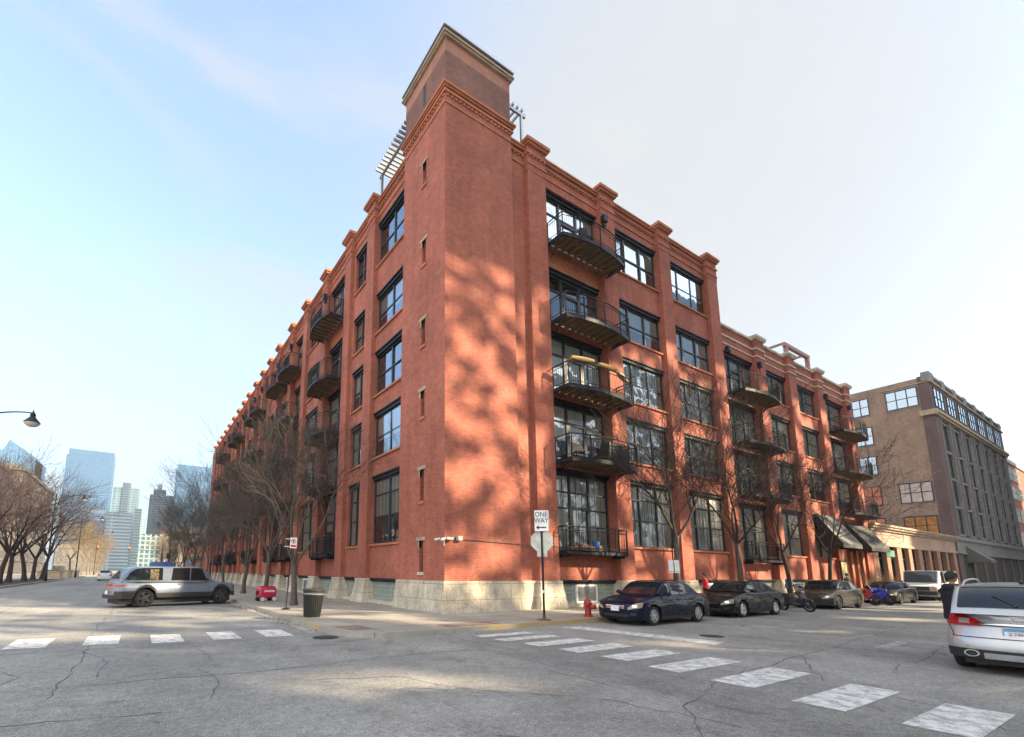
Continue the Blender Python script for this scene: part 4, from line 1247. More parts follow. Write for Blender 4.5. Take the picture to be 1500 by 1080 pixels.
# ------------------------------------------------------------------ unseen blockers added opposite: a screen of
# panels whose gaps dapple the red facade
front = thing('dapple_screen', 'unseen screen of leaf-shaped panels added to break the sunlight into dapples', 'building', (0, -20, ZB))
gm = NT('blocker_blue_metal'); gm.col(gm.mix(gm.rng(gm.noise(0.8, 4), 0.3, 0.7, 0, 1), (0.42, 0.55, 0.72), (0.52, 0.60, 0.70))); gm.set(0.2, 0.75, 0.5)  # blue metal put in for the upper panes to mirror like sky
ge = random.Random(11)
gx0, gx1 = -2.0, 66.0
ga = MB()
ga.box(gx0, gx1, -20.5, -20.0, 29.0, 43.0)
for i in range(18):
    x = gx0 + 4.0*i; ga.tube([(x, -20.25, ZB), (x, -20.25, 29)], 0.06, 6)
sub(ga, 'blocker_frame', gm.m, front)
gp = MB()
def dapple_panel(x, z, r1, r2, a, y):
    n = 11; c_, s_ = math.cos(a), math.sin(a); P = []
    for k in range(n):
        t_ = 2*math.pi*k/n; f = ge.uniform(0.72, 1.15); u_, v_ = r1*f*math.cos(t_), r2*f*math.sin(t_)
        P.append((x + c_*u_ - s_*v_, z + s_*u_ + c_*v_))
    gp.prism(P, 'y', y-0.02, y+0.02)
x = gx0
while x < gx1:
    fine = 11.5 < x < 23.5
    z = 0.5
    while z < 29:
        up_ = z > 13
        dens = (0.84 if fine else 0.70) if up_ else 0.54
        if z > 25.5: dens = 0.97
        if x <= 11.5: dens = 0.50
        if ge.random() < dens:
            k_ = 0.72 if fine and up_ else 1.0
            dapple_panel(x + ge.uniform(-0.5, 0.5), z + ge.uniform(-0.45, 0.45), k_*ge.uniform(0.7, 1.4), k_*ge.uniform(0.35, 0.85), ge.uniform(-0.9, 0.25), -20.25 + ge.uniform(-0.2, 0.2))
        z += 0.95 if fine and up_ else 1.25
    x += 1.0 if fine else 1.35
sub(gp, 'dapple_panels', plain('blocker_white', (0.72, 0.74, 0.76), 0.6), front)
back = thing('shade_wall', 'unseen grey wall with openings added to shade the foreground road', 'wall', (15, -40, ZB))  # added out of view to shade the foreground road
a = MB()
zr = [ZB, 2.5, 4.3, 6.5, 8.3, 10.5, 12.3, 14.5, 16.3, 18.5, 20.3, 22.5, 24.2]
for q_ in range(12):
    if q_ % 2 == 0: a.box(-4.0, 46.0, -39, -38, zr[q_], zr[q_+1]); continue
    x = -4.0
    while x < 46.0:
        w_ = ge.uniform(2.5, 8.0); a.box(x, min(46.0, x+w_), -39, -38, zr[q_], zr[q_+1]); x += w_ + ge.uniform(1.6, 3.4)
sub(a, 'wall', 'grey_stone', back)
shade = thing('shade_block', 'unseen grey block added to shade the street front of the tan block', 'building', (110, -30, ZB))  # added out of view to darken the tan block's street front
a = MB(); a.box(90.0, 160, -40, -20, ZB, 46); sub(a, 'wall', 'grey_stone', shade)
# ------------------------------------------------------------------ the skyline at the end of the avenue
def facade_mat(name, wall, glass, fw, fh, gap, metal=0.3):
    m = NT(name)
    b = m.n('TexBrick', {'Vector': m.wallvec(), 'Color1': glass + (1,), 'Color2': tuple(c*0.8 for c in glass) + (1,), 'Mortar': wall + (1,), 'Scale': 1.0,
                         'Mortar Size': gap, 'Mortar Smooth': 0.0, 'Brick Width': fw, 'Row Height': fh}, offset=0.0)
    p = m.pos()
    k = m.rng(m.noise(0.02, 4, 0.6, p), 0.3, 0.7, 0.85, 1.15)
    m.col(m.mix(1.0, b.outputs['Color'], m.n('CombineColor', {'Red': k, 'Green': k, 'Blue': k}).outputs[0], 'MULTIPLY'))
    m.set(m.rng(b.outputs['Fac'], 0, 1, 0.25, 0.7), 0.0, 0.12)
    return m.m
def dirv(az):       # horizontal direction, az in degrees from +Y towards +X
    return Vector((math.sin(rad(az)), math.cos(rad(az)), 0))
def tower_block(name, label, az0, az1, el, dist, depth, mat, rot=0.0, crown=None, setback=None, base_el=None):
    """a block spanning two bearings at a distance, its top at an elevation"""
    a = CAM + dirv(az0) * (dist/ math.cos(rad(az0))); b = CAM + dirv(az1) * (dist / math.cos(rad(az1)))
    x0, x1 = a.x, b.x; y = CAM.y + dist
    H = 1.7 + math.tan(rad(el)) * dist
    t = thing(name, label, 'skyscraper', ((x0+x1)/2, y, 0))
    m = MB(); w = x1-x0
    if setback:
        m.box(-w/2, w/2, 0, depth, 0, H*setback[0]); k = setback[1]; m.box(-w/2*k, w/2*k, depth*0.1, depth*0.9, H*setback[0], H)
    else: m.box(-w/2, w/2, 0, depth, 0, H)
    m.build('tower_shaft', mat, t)
    return t, w, H
GLB = facade_mat('blue_glass_tower', (0.085, 0.155, 0.26), (0.035, 0.095, 0.195), 2.4, 4.0, 0.25, 0.5)
GLP = facade_mat('pale_glass_tower', (0.27, 0.33, 0.38), (0.15, 0.23, 0.31), 3.0, 4.0, 0.4, 0.4)
GRT = facade_mat('teal_grey_tower', (0.15, 0.21, 0.25), (0.075, 0.13, 0.17), 9.0, 3.6, 0.5, 0.2)
WHT = facade_mat('white_slab_tower', (0.085, 0.12, 0.16), (0.035, 0.06, 0.09), 30.0, 3.6, 0.7, 0.1)
GRY = facade_mat('grey_banded_tower', (0.07, 0.10, 0.14), (0.03, 0.052, 0.082), 40.0, 3.8, 0.9, 0.1)
BEI = facade_mat('beige_block', (0.13, 0.115, 0.10), (0.10, 0.11, 0.12), 3.2, 3.8, 0.8, 0.0)
t, w, H = tower_block('glass_tower', 'broad pale blue glass tower, largest of the skyline', -7.0, -3.1, 11.2, 900, 60, GLB)
a = MB(); a.box(-w/2*0.93, w/2, 2, 50, H, H+10); a.build('mechanical_floor', GLB, t)
a = MB(); a.box(-w/2*0.1, w/2*0.9, -0.5, 60, H*0.50, H*0.50+5); a.build('louvre_band', plain('louvre_grey', (0.10, 0.12, 0.14), 0.7), t)
t, w, H = tower_block('stepped_tower', 'teal grey stepped tower right of the broad glass tower', -2.85, -0.5, 8.4, 800, 35, GRT)
a = MB(); a.box(-w*0.17, w*0.14, -1.5, 36, 0, H+7); a.build('centre_shaft', WHT, t)
t, w, H = tower_block('banded_block', 'lower banded office block in front of the stepped tower', -3.2, -0.9, 5.8, 640, 30, GRY)
t, w, H = tower_block('white_slab', 'slim white tower in the gap of the avenue', -0.8, -0.15, 6.3, 700, 40, WHT)
t, w, H = tower_block('slim_tower', 'slim pale tower behind the white one', -0.2, 0.25, 5.3, 760, 40, GLP)
t, w, H = tower_block('mast_tower', 'grey tower with stepped top and short mast', 0.45, 4.4, 7.9, 820, 40, GRY)
a = MB(); a.box(-w*0.42, -w*0.12, 5, 25, H, H+9); a.build('roof_house', GRY, t)
a = MB(); a.lathe([(3.2, H+9), (3.0, H+19), (1.0, H+21), (0.4, H+28)], 12, (-w*0.28, 14, 0)); a.build('mast', plain('mast_grey', (0.2, 0.22, 0.24), 0.6), t)
t, w, H = tower_block('glass_tower', 'blue glass tower half hidden by the bare trees beside the warehouse', 2.85, 6.3, 11.4, 760, 40, GLB)
t, w, H = tower_block('glass_tower', 'teal glass mid-rise low beside the avenue', -0.15, 1.75, 3.7, 420, 20, facade_mat('teal_grid', (0.22, 0.27, 0.28), (0.06, 0.12, 0.14), 3.4, 3.4, 0.5, 0.2))
t, w, H = tower_block('concrete_stack', 'slim brown concrete shaft beside the teal mid-rise', 1.75, 2.15, 3.8, 430, 8, plain('brown_concrete', (0.25, 0.20, 0.16), 0.8))
t, w, H = tower_block('advert_wall', 'pale flank wall of a mid-rise behind the traffic lights', 2.25, 4.2, 3.6, 440, 12, plain('pale_render', (0.28, 0.265, 0.285), 0.8, vary=0.25, scale=0.3))
# the slanted glass tower at the far left
sl = thing('slanted_tower', 'glass tower with a slanted top at the left edge', 'skyscraper', (-150, 620, 0))
a = MB(); d0 = 600.0
def xa(az): return CAM.x + math.tan(rad(az))*d0
x0, x1, x2 = xa(-14.5), xa(-12.0), xa(-9.25)
hh = lambda el: 1.7 + math.tan(rad(el))*d0
yy = CAM.y + d0
a.add([(x0,yy+30,0),(x1,yy,0),(x2,yy,0),(x2,yy+60,0),(x0,yy+60,0),(x0,yy+30,hh(10.8)),(x1,yy,hh(10.3)),(x2,yy,hh(10.3)),(x2,yy+60,hh(10.6)),(x0,yy+60,hh(12.6))],
      [(0,1,6,5),(1,2,7,6),(2,3,8,7),(3,4,9,8),(4,0,5,9),(5,6,7,8,9),(4,3,2,1,0)])
sub(a, 'tower_shaft', GLB, sl)
a = MB(); a.add([(x1+1,yy-1,hh(10.2)),(x2,yy-1,hh(8.8)),(x2,yy-1,hh(10.5)),(x1+8,yy-1,hh(11.9)), (x1+1,yy+40,hh(10.2)),(x2,yy+40,hh(8.8)),(x2,yy+40,hh(10.5)),(x1+8,yy+40,hh(11.9))], [(0,1,2,3),(7,6,5,4),(0,4,5,1),(1,5,6,2),(2,6,7,3),(3,7,4,0)])
sub(a, 'slanted_screen', facade_mat('deep_blue_screen', (0.09, 0.17, 0.28), (0.06, 0.14, 0.26), 3, 6, 0.2, 0.4), sl)
# older blocks on the left of the avenue
def mid_block(name, label, x0, x1, y0, y1, h, mat, cor=None):
    t = thing(name, label, 'building', ((x0+x1)/2, (y0+y1)/2, 0))
    a = MB(); a.box(x0, x1, y0, y1, 0, h); a.build('wall', mat, t, world=True)
    a = MB(); a.box(x0-0.5, x1+0.5, y0-0.5, y1+0.5, h, h+0.9); a.box(x0+2, x1-2, y0+2, y1-2, h+0.9, h+2.2); a.build('cornice', cor or MAT['grey_stone'], t, world=True)
    a = MB(); a.box(x0-0.25, x1+0.25, y0-0.25, y1+0.25, 3.9, 4.5); a.build('string_course', plain('dull_course', (0.14,0.125,0.11), 0.8), t, world=True)
    return t
mid_block('stone_office_block', 'dark grey stone office block behind the left median trees', -66, -42, 96, 150, 27, facade_mat('dark_stone_block', (0.075, 0.068, 0.064), (0.035, 0.04, 0.05), 3.0, 3.9, 0.85, 0.0), plain('dark_cornice', (0.06,0.055,0.05), 0.8))
mid_block('stone_office_block', 'buff stone block with arched cornice behind the middle of the left tree row', -58, -41, 160, 215, 30, BEI, plain('buff_cornice', (0.14,0.125,0.105), 0.8))
mid_block('brick_loft_block', 'low red brick block behind the parked cars on the far left', -75, -42, 40, 90, 9, brick('loft_brick', (0.34, 0.14, 0.10), (0.28, 0.11, 0.08), (0.3, 0.2, 0.16)), MAT['limestone'])
mid_block('low_tan_block', 'low tan block at the end of the left tree row', -52, -32, 330, 420, 14, BEI, plain('buff_cornice', (0.14,0.125,0.105), 0.8))
mid_block('low_brick_shop', 'low orange brick shop beyond the far end of the warehouse', -0.5, 16, 92, 118, 7.5, brick('shop_brick', (0.40, 0.17, 0.09), (0.34, 0.14, 0.08), (0.3, 0.2, 0.15)), MAT['limestone'])
mid_block('low_brown_block', 'low brown block on the right of the avenue past the orange shop', -1.0, 16, 135, 190, 12, BEI, MAT['grey_stone'])
a = MB(); a.box(-0.7, -0.52, 94, 103, 3.0, 3.9); tag(a.build('shop_sign', plain('blue_sign', (0.03, 0.13, 0.36), 0.4)), 'blue fascia sign on the low orange brick shop', 'sign')

# ------------------------------------------------------------------ bare winter trees
def tree_meshes(seed, H, trunk_h, r0, spread, levels, twig, up=0.35, lean=(0, 0), fork=4, dense=0):
    r = random.Random(seed)
    T = MB(); B = MB()
    tips = []
    def branch(p, d, L, ra, lev, mb):
        n = 4 if lev < 2 else 3
        pts = [p]; rs_ = [ra]; q = Vector(p); dd = Vector(d)
        for i in range(n):
            dd = (dd + Vector((r.uniform(-1,1), r.uniform(-1,1), r.uniform(-0.7,1.0)*0.9 + up*0.25)) * (0.15 if lev < 2 else 0.24)).normalized()
            q = q + dd * (L/n); pts.append(q.copy()); rs_.append(max(twig, ra * (1 - (0.62 if lev < levels else 0.85)*(i+1)/n)))
        mb.tube(pts, rs_, 7 if lev == 0 else 5 if lev == 1 else 4 if lev == 2 else 3, cap=False)
        if lev >= levels: return
        k = fork if lev == 0 else r.choice((3, 4, 5)) if lev == 1 else r.choice((3, 4)) if lev == 2 else r.choice((2, 3)) if lev == 3 else r.choice((2, 3))
        if lev > 0: k += dense
        for j in range(k):
            t = 0.30 + 0.70*(j+r.uniform(0.2, 0.9))/k if lev > 0 else 0.35 + 0.65*(j+0.5)/k
            t = min(t, 0.99); f = t*n; i = min(int(f), n-1)
            a = pts[i].lerp(pts[i+1], f-i); ax = (pts[i+1]-pts[i]).normalized()
            per = ax.orthogonal().normalized(); per.rotate(Matrix.Rotation(r.uniform(0, 2*math.pi), 3, ax))
            ang = r.uniform(0.45, 0.95) * spread
            nd = (ax*math.cos(ang) + per*math.sin(ang) + Vector((0,0,up*0.5))).normalized()
            rr = rs_[i]*(0.62 if lev < 2 else 0.7)
            branch(a, nd, L*r.uniform(0.52, 0.78), max(twig, rr*r.uniform(0.7, 1.0)), lev+1, B)
        # leader carries on
        branch(pts[-1], dd, L*0.62, max(twig, rs_[-1]), lev+1, B)
    # trunk with root flare
    q = Vector((0, 0, 0)); pts = [q.copy()]; rr = [r0*1.45]; d = Vector((lean[0], lean[1], 1)).normalized()
    n = 6
    for i in range(n):
        d = (d + Vector((r.uniform(-1,1), r.uniform(-1,1), 0.4))*0.06).normalized()
        q = q + d*(trunk_h/n); pts.append(q.copy()); rr.append(r0*(1.0 - 0.22*(i+1)/n) * (1.12 if i == 0 else 1))
    T.tube(pts, rr, 10)
    for j in range(fork):
        a = 2*math.pi*(j + r.uniform(0, 0.5))/fork
        ang = r.uniform(0.30, 0.62)*spread
        nd = Vector((math.cos(a)*math.sin(ang), math.sin(a)*math.sin(ang), math.cos(ang)))
        branch(pts[-1] - d*0.12, nd, (H-trunk_h)*r.uniform(0.42, 0.56), r0*r.uniform(0.45, 0.62), 1, B)
    return T, B
TREES = {}
def tree_kind(key, mats, *a, **k):
    T, B = tree_meshes(*a, **k)
    TREES[key] = (T.mesh('trunk', MAT[mats[0]], smooth=60, fix=False), B.mesh('crown', MAT[mats[1]], fix=False))
def tree(key, label, x, y, z, rz, s, group, cat='tree', name='bare_tree'):
    t = thing(name, label, cat, (x, y, z), rz, group); t.scale = (s, s, s)
    obj('trunk', TREES[key][0], t); obj('crown', TREES[key][1], t)
    return t
tree_kind('street', ('bark', 'bark'), 5, 9.6, 2.0, 0.15, 1.0, 5, 0.0075, fork=4)
tree_kind('street2', ('bark', 'bark'), 8, 10.2, 2.6, 0.14, 1.0, 5, 0.0075, fork=4, dense=1)
tree_kind('slim', ('bark', 'bark_dark'), 12, 10.4, 3.4, 0.15, 1.05, 5, 0.008, up=0.3, fork=4)
tree_kind('slim2', ('bark_dark', 'bark_dark'), 33, 9.4, 3.0, 0.12, 1.2, 5, 0.008, up=0.3, fork=4)
tree_kind('median', ('bark_dark', 'twig_red'), 41, 10.5, 2.3, 0.20, 1.2, 5, 0.0075, up=0.25, fork=5)
tree_kind('median2', ('bark_dark', 'twig_red'), 52, 11.0, 2.6, 0.19, 1.25, 5, 0.0075, up=0.25, fork=5)
tree_kind('tan', ('twig_tan', 'twig_tan'), 63, 12, 3.4, 0.19, 1.0, 5, 0.0075, up=0.4, fork=4)
GR = 'bare trees along the right pavement'
for key, x, y, rz, s, lab in (
    ('slim', 11.0, -2.75, 2.2, 0.98, 'bare tree with a forked trunk rising behind the navy sedan'),
    ('slim', 16.7, -2.75, 0.3, 0.95, 'bare tree with a mossy trunk behind the black sedan'),
    ('slim2', 22.4, -2.75, 1.4, 1.0, 'dark bare tree behind the small scooter'),
    ('slim2', 28.0, -2.75, 4.2, 1.0, 'dark bare tree in front of the black awnings')):
    tree(key, lab, x, y, 0.13, rz, s, GR)
GL = 'bare trees along the left pavement'
for key, x, y, rz, s, lab in (
    ('street', -3.9, 6.7, 0.6, 0.95, 'bare tree with a low fork beside the ribbed litter bin'),
    ('street2', -3.7, 13.3, 2.4, 0.95, 'straight bare tree right behind the pink delivery robot'),
    ('street', -3.8, 19.5, 4.0, 0.95, 'bare leaning tree left of the pink delivery robot'),
    ('street2', -3.8, 28.5, 1.0, 1.0, 'fourth bare tree along the warehouse pavement counted from the corner'),
    ('street', -3.8, 37.5, 2.9, 1.0, 'fifth bare tree along the warehouse pavement counted from the corner'),
    ('street2', -3.8, 47.0, 5.0, 1.05, 'sixth bare tree along the warehouse pavement counted from the corner'),
    ('street', -3.8, 57.0, 5.6, 1.1, 'seventh bare tree along the warehouse pavement counted from the corner'),
    ('street2', -3.8, 68.0, 0.2, 1.1, 'eighth and last bare tree along the warehouse pavement')):
    tree(key, lab, x, y, 0.13, rz, s, GL)
words = ['nearest', 'second', 'third', 'fourth', 'fifth', 'sixth', 'seventh', 'eighth', 'ninth', 'tenth']
for i, (y, x, s, k) in enumerate(((41, -22.6, 1.3, 'median'), (47.5, -22.0, 1.25, 'median2'), (54, -22.4, 1.3, 'median'), (60, -22.0, 1.35, 'median2'), (67, -22.2, 1.3, 'median'), (74, -22.2, 1.3, 'median2'))):
    tree(k, '%s dark bare tree of the left median planting bed counted from the camera' % words[i], x, y, 0.16, 1.3*i, s, 'bare trees in the median planting bed')
for i in range(9):
    tree('tan', '%s tan bare tree in the sunlit row beyond the median planters' % (words[i] if i else 'nearest'), -22.4+0.2*math.sin(i*3), 108+i*13.5, 0.16, 0.9*i+0.4, 1.05, 'tan bare trees down the avenue')
for i in range(6):
    tree('median' if i % 2 else 'median2', '%s bare tree on the far left pavement beyond the parked cars' % words[i], -42.5, 62+i*11.0, 0.13, 2.1*i, 1.0, 'bare trees on the far left pavement')
for i in range(7):
    tree('tan' if i % 2 else 'street', '%s bare tree past the end of the warehouse' % words[i], -3.6, 84+i*16, 0.13, 1.7*i, 1.0, 'bare trees past the end of the warehouse')
for i, (x, y) in enumerate(((-4.5, -24), (-3.4, -31), (2, -45))):  # unseen trees added to break up sunlight on the near road
    tree('median', '%s unseen bare tree added behind the camera to break up the sunlight' % words[i], x, y, 0.0, 0.7*i, 1.1, 'unseen bare trees added for their shade')

# twiggy shrub and hedges by the shops
sh = MB(); r_ = random.Random(4)
for i in range(170):
    p = Vector((r_.uniform(-1.6, 1.6), r_.uniform(-0.5, 0.5), 0)); d = Vector((r_.uniform(-0.5, 0.5), r_.uniform(-0.4, 0.4), 1)).normalized(); L = r_.uniform(0.9, 2.1)
    sh.tube([p, p+d*L*0.5, p+d*L+Vector((r_.uniform(-.25,.25), r_.uniform(-.2,.2), 0))], [0.012, 0.008, 0.004], 3, cap=False)
    for k in range(4):
        q = p+d*L*r_.uniform(0.35, 0.95); e = Vector((r_.uniform(-1,1), r_.uniform(-1,1), 0.6)).normalized()*r_.uniform(0.2, 0.5)
        sh.tube([q, q+e], [0.006, 0.003], 3, cap=False)
t = thing('twiggy_shrub', 'bare twiggy shrub in front of the low shop row entrance', 'shrub', (43.4, -1.3, 0.13)); sh.build('stems', MAT['twig_tan'], t)
a = MB(); a.box(-1.8, 1.8, -0.6, 0.6, 0, 0.35); a.build('planter_kerb', MAT['limestone'], t)
def hedge(label, x0, x1, y0, y1, z0, h, seed, cat='hedge'):
    rr = random.Random(seed); a = MB(); n = int((x1-x0)*(y1-y0)*h*260) + 250
    for i in range(n):
        c_ = Vector((rr.uniform(x0, x1), rr.uniform(y0, y1), z0 + h*rr.random()**0.8)); u_ = Vector((rr.uniform(-1,1), rr.uniform(-1,1), rr.uniform(-1,1))).normalized(); v_ = u_.orthogonal().normalized(); s = rr.uniform(0.03, 0.075)
        a.poly([c_-u_*s, c_+v_*s*0.6, c_+u_*s, c_-v_*s*0.6])
    o = a.build('hedge', LEAF, fix=False); tag(o, label, cat); return o
LEAF = plain('box_leaves', (0.06, 0.10, 0.03), 0.6, vary=0.35, scale=5)
hedge('clipped green hedge outside the dark shop front of the tan block', 84, 92, -2.4, -1.4, 0.13, 0.9, 3)
hedge('low green shrub in the median planter on the left', -22.6, -21.0, 86.0, 87.5, 1.2, 1.0, 5, 'shrub')

# ------------------------------------------------------------------ street furniture
def font(txt, size, mat, parent, loc, rot, name='lettering', ext=0.002, sx=1.0):
    c = bpy.data.curves.new(name, 'FONT'); c.body = txt; c.size = size; c.align_x = 'CENTER'; c.align_y = 'CENTER'; c.extrude = ext; c.resolution_u = 3
    o = bpy.data.objects.new(name, c); COL.objects.link(o)
    bpy.context.view_layer.update()
    me = bpy.data.meshes.new_from_object(o.evaluated_get(bpy.context.evaluated_depsgraph_get()))
    bpy.data.objects.remove(o); bpy.data.curves.remove(c)
    me.materials.clear(); me.materials.append(mat)
    q = obj(name, me, parent, loc, rot); q.scale = (sx, 1, 1); return q
BLK = plain('black_sign_ink', (0.015, 0.015, 0.016), 0.5)
SIGNW = plain('white_sign_sheeting', (0.72, 0.74, 0.76), 0.45, vary=0.06)
ALU = plain('bare_aluminium', (0.50, 0.51, 0.48), 0.5, 0.5, vary=0.2)
# one-way / stop-sign post, faces the camera's street
ang = math.atan2(CAM.y+3.66, CAM.x-1.6)          # direction towards the camera
t = thing('sign_post', 'black sign post with a ONE WAY sign above the grey back of a stop sign', 'sign', (1.62, -3.62, 0.13), ang + math.pi/2)
a = MB(); a.tube([(0,0,0),(0,0,3.55)], 0.038, 8); a.build('post', MAT['black_steel'], t, smooth=True)
a = MB(); a.lathe([(0.26,0),(0.24,0.02),(0.06,0.06),(0.05,0.16)], 16); a.build('base', plain('rusty_plate', (0.10,0.07,0.05), 0.8), t, smooth=True)
a = MB(); a.box(-0.23, 0.23, -0.052, -0.046, 3.0, 3.72)
s1 = a.build('one_way_panel', SIGNW, t)
font('ONE', 0.25, BLK, s1, (0,-0.056,3.575), (math.pi/2,0,0), sx=0.82); font('WAY', 0.25, BLK, s1, (0,-0.056,3.36), (math.pi/2,0,0), sx=0.82)
a = MB(); a.box(-0.10, 0.16, -0.058, -0.053, 3.105, 3.145); a.prism([(-0.185,3.125),(-0.09,3.20),(-0.09,3.05)], 'y', -0.058, -0.053); a.build('arrow', BLK, s1)
a = MB(); oc = [(0.40*math.cos(rad(22.5+45*k)), 2.66+0.40*math.sin(rad(22.5+45*k))) for k in range(8)]; a.prism(oc, 'y', 0.046, 0.052)
a.build('stop_sign_back', ALU, t)
a = MB(); a.box(-0.17, 0.17, 0.046, 0.05, 2.12, 2.29); a.build('small_plate', ALU, t)
a = MB(); a.box(0.235, 0.26, -0.04, 0.2, 3.05, 3.7); a.build('side_panel', MAT['grey_metal'], t)
a = MB(); a.lathe([(0.045,0.9),(0.045,1.0)], 8); a.build('sticker', SIGNW, t)

# hydrant
t = thing('fire_hydrant', 'red fire hydrant on the pavement by the navy sedan', 'fire hydrant', (4.05, -3.42, 0.13), 0.3)
HR = plain('red_hydrant_paint', (0.30, 0.022, 0.025), 0.45, vary=0.25)
a = MB(); a.lathe([(0.17,0),(0.17,0.05),(0.115,0.07),(0.11,0.42),(0.16,0.44),(0.16,0.49),(0.14,0.51),(0.12,0.58),(0.07,0.63),(0.035,0.65),(0.035,0.69)], 16); a.build('barrel', HR, t, smooth=True)
for n_, (p, q, r1) in enumerate((((0,-0.1,0.36),(0,-0.24,0.36),0.075), ((0.1,0,0.38),(0.22,0,0.38),0.055), ((-0.1,0,0.38),(-0.22,0,0.38),0.055))):
    a = MB(); a.tube([p, q], r1, 10); a.tube([q, tuple(Vector(q)+(Vector(q)-Vector(p))*0.25)], r1*1.2, 8); a.build('outlet', HR, t, smooth=True)

# ribbed litter bin, leaning a little
t = thing('litter_bin', 'dark ribbed metal litter bin on the corner pavement', 'bin', (-4.9, 0.95, 0.13), 0.3); t.rotation_euler = (0.0, 0.05, 0.3)
BINM = plain('dark_green_bin_steel', (0.025, 0.028, 0.026), 0.6, 0.1, vary=0.25)
a = MB()
for k in range(28):
    th = 2*math.pi*k/28
    p = lambda r, z, dt=0: (r*math.cos(th+dt), r*math.sin(th+dt), z)
    a.hexa([p(0.265,0.04,-0.065), p(0.29,0.04,-0.065), p(0.29,0.04,0.065), p(0.265,0.04,0.065), p(0.325,0.74,-0.065), p(0.35,0.74,-0.065), p(0.35,0.74,0.065), p(0.325,0.74,0.065)])
a.build('slats', BINM, t)
a = MB(); a.lathe([(0.24,0.02),(0.30,0.73)], 24); a.build('liner', MAT['trim'], t)
a = MB(); a.lathe([(0.36,0.70),(0.37,0.72),(0.365,0.86),(0.385,0.88),(0.385,0.93),(0.36,0.95),(0.30,0.96)], 28); a.build('rim', BINM, t, smooth=True)
a = MB(); a.lathe([(0.368,0.76),(0.371,0.80)], 28); a.build('steel_band', MAT['grey_metal'], t)
a = MB(); a.lathe([(0.28,0.0),(0.29,0.05)], 24); a.build('foot_ring', BINM, t)

# no-parking sign on the left
ang = math.atan2(CAM.y-4.5, CAM.x+4.85)
t = thing('parking_sign', 'white sign with a red crossed circle on a leaning post by the kerb', 'sign', (-4.85, 4.5, 0.13), ang+math.pi/2); t.rotation_euler = (0.0, 0.02, ang+math.pi/2)
a = MB(); a.tube([(0,0,0),(0.07,0,3.0)], 0.026, 8); a.build('post', MAT['black_steel'], t)
a = MB(); a.lathe([(0.2,0),(0.18,0.03),(0.05,0.07)], 12); a.build('base', MAT['black_steel'], t)
a = MB(); a.box(-0.02, 0.25, -0.04, -0.034, 2.52, 2.96); pnl = a.build('sign_panel', SIGNW, t)
REDS = plain('red_sign_ink', (0.45, 0.03, 0.03), 0.5)
a = MB()
n = 20; rows2 = []
for rr in (0.075, 0.105): rows2.append([(0.115+rr*math.cos(2*math.pi*k/n), -0.0445, 2.81+rr*math.sin(2*math.pi*k/n)) for k in range(n+1)])
a.grid(rows2); a.hexa([(0.05,-0.0455,2.87),(0.065,-0.0455,2.885),(0.18,-0.0455,2.76),(0.165,-0.0455,2.745),(0.05,-0.0445,2.87),(0.065,-0.0445,2.885),(0.18,-0.0445,2.76),(0.165,-0.0445,2.745)])
a.box(0.0, 0.23, -0.045, -0.042, 2.56, 2.66); a.build('red_symbol', REDS, pnl)
a = MB(); a.box(0.08, 0.15, -0.045, -0.042, 2.765, 2.86); a.build('black_symbol', BLK, pnl)
a = MB(); a.box(-0.22, -0.03, -0.03, -0.02, 2.88, 2.92); a.box(-0.25, -0.03, -0.03, -0.02, 2.56, 2.6); a.build('bracket', MAT['grey_metal'], t)

# paired parking plates on a post behind the cars
t = thing('parking_sign', 'post with two small white plates side by side behind the navy sedan', 'sign', (10.1, -3.15, 0.13), -0.7)
a = MB(); a.tube([(0,0,0),(0,0,2.9)], 0.03, 8); a.build('post', MAT['black_steel'], t)
for x in (-0.21, 0.03):
    a = MB(); a.box(x, x+0.2, -0.05, -0.044, 1.62, 2.18); o = a.build('sign_plate', SIGNW, t)
    a = MB(); a.box(x+0.03, x+0.17, -0.054, -0.051, 1.66, 1.70); a.build('grey_band', MAT['grey_metal'], o)

# street lamps of the avenue
def lamp(label, x, y, H, arms, reach=3.1):
    t = thing('street_lamp', label, 'street lamp', (x, y, 0.16), 0, 'bell-headed street lamps of the avenue')
    a = MB(); a.tube([(0,0,0),(0,0,0.9),(0,0,1.0),(0,0,H)], [0.2,0.17,0.11,0.075], 10); a.build('pole', MAT['black_steel'], t, smooth=True)
    for s in arms:
        a = MB(); pts = [(0,0,H-0.5)]
        for k in range(1, 9):
            u = k/8; pts.append((s*reach*u, 0, H-0.5 + 0.95*math.sin(u*math.pi*0.5)))
        a.tube(pts, [0.055-0.02*k/8 for k in range(9)], 7); a.tube([(0,0,H-1.6),(s*0.8,0,H-0.62),(s*1.3,0,H-0.22)], 0.022, 5)
        ar = a.build('arm', MAT['black_steel'], t, smooth=True)
        a = MB(); cx_ = s*reach
        a.lathe([(0.03,H+0.62),(0.05,H+0.5),(0.12,H+0.42),(0.15,H+0.28),(0.13,H+0.22),(0.2,H+0.12),(0.40,H-0.12),(0.42,H-0.17)], 16, (cx_,0,0)); hd = a.build('lamp_head', MAT['black_steel'], t, smooth=True)
        a = MB(); a.lathe([(0.39,H-0.172),(0.36,H-0.27),(0.22,H-0.38),(0.05,H-0.43)], 16, (cx_,0,0)); a.build('lens', plain('lamp_glass', (0.55,0.53,0.48), 0.2, coat=1.0), hd, smooth=True)
    a = MB(); a.lathe([(0.02,H+0.35),(0.06,H+0.15),(0.09,H)], 8); a.build('finial', MAT['black_steel'], t)
lamp('street lamp reaching in at the left edge with only arm and head in view', -19.5, 20.0, 10.35, (1, -1), 3.1)
lamp('tallest black two-armed street lamp rising from the left median trees', -20.2, 62.0, 11.0, (1, -1), 3.0)
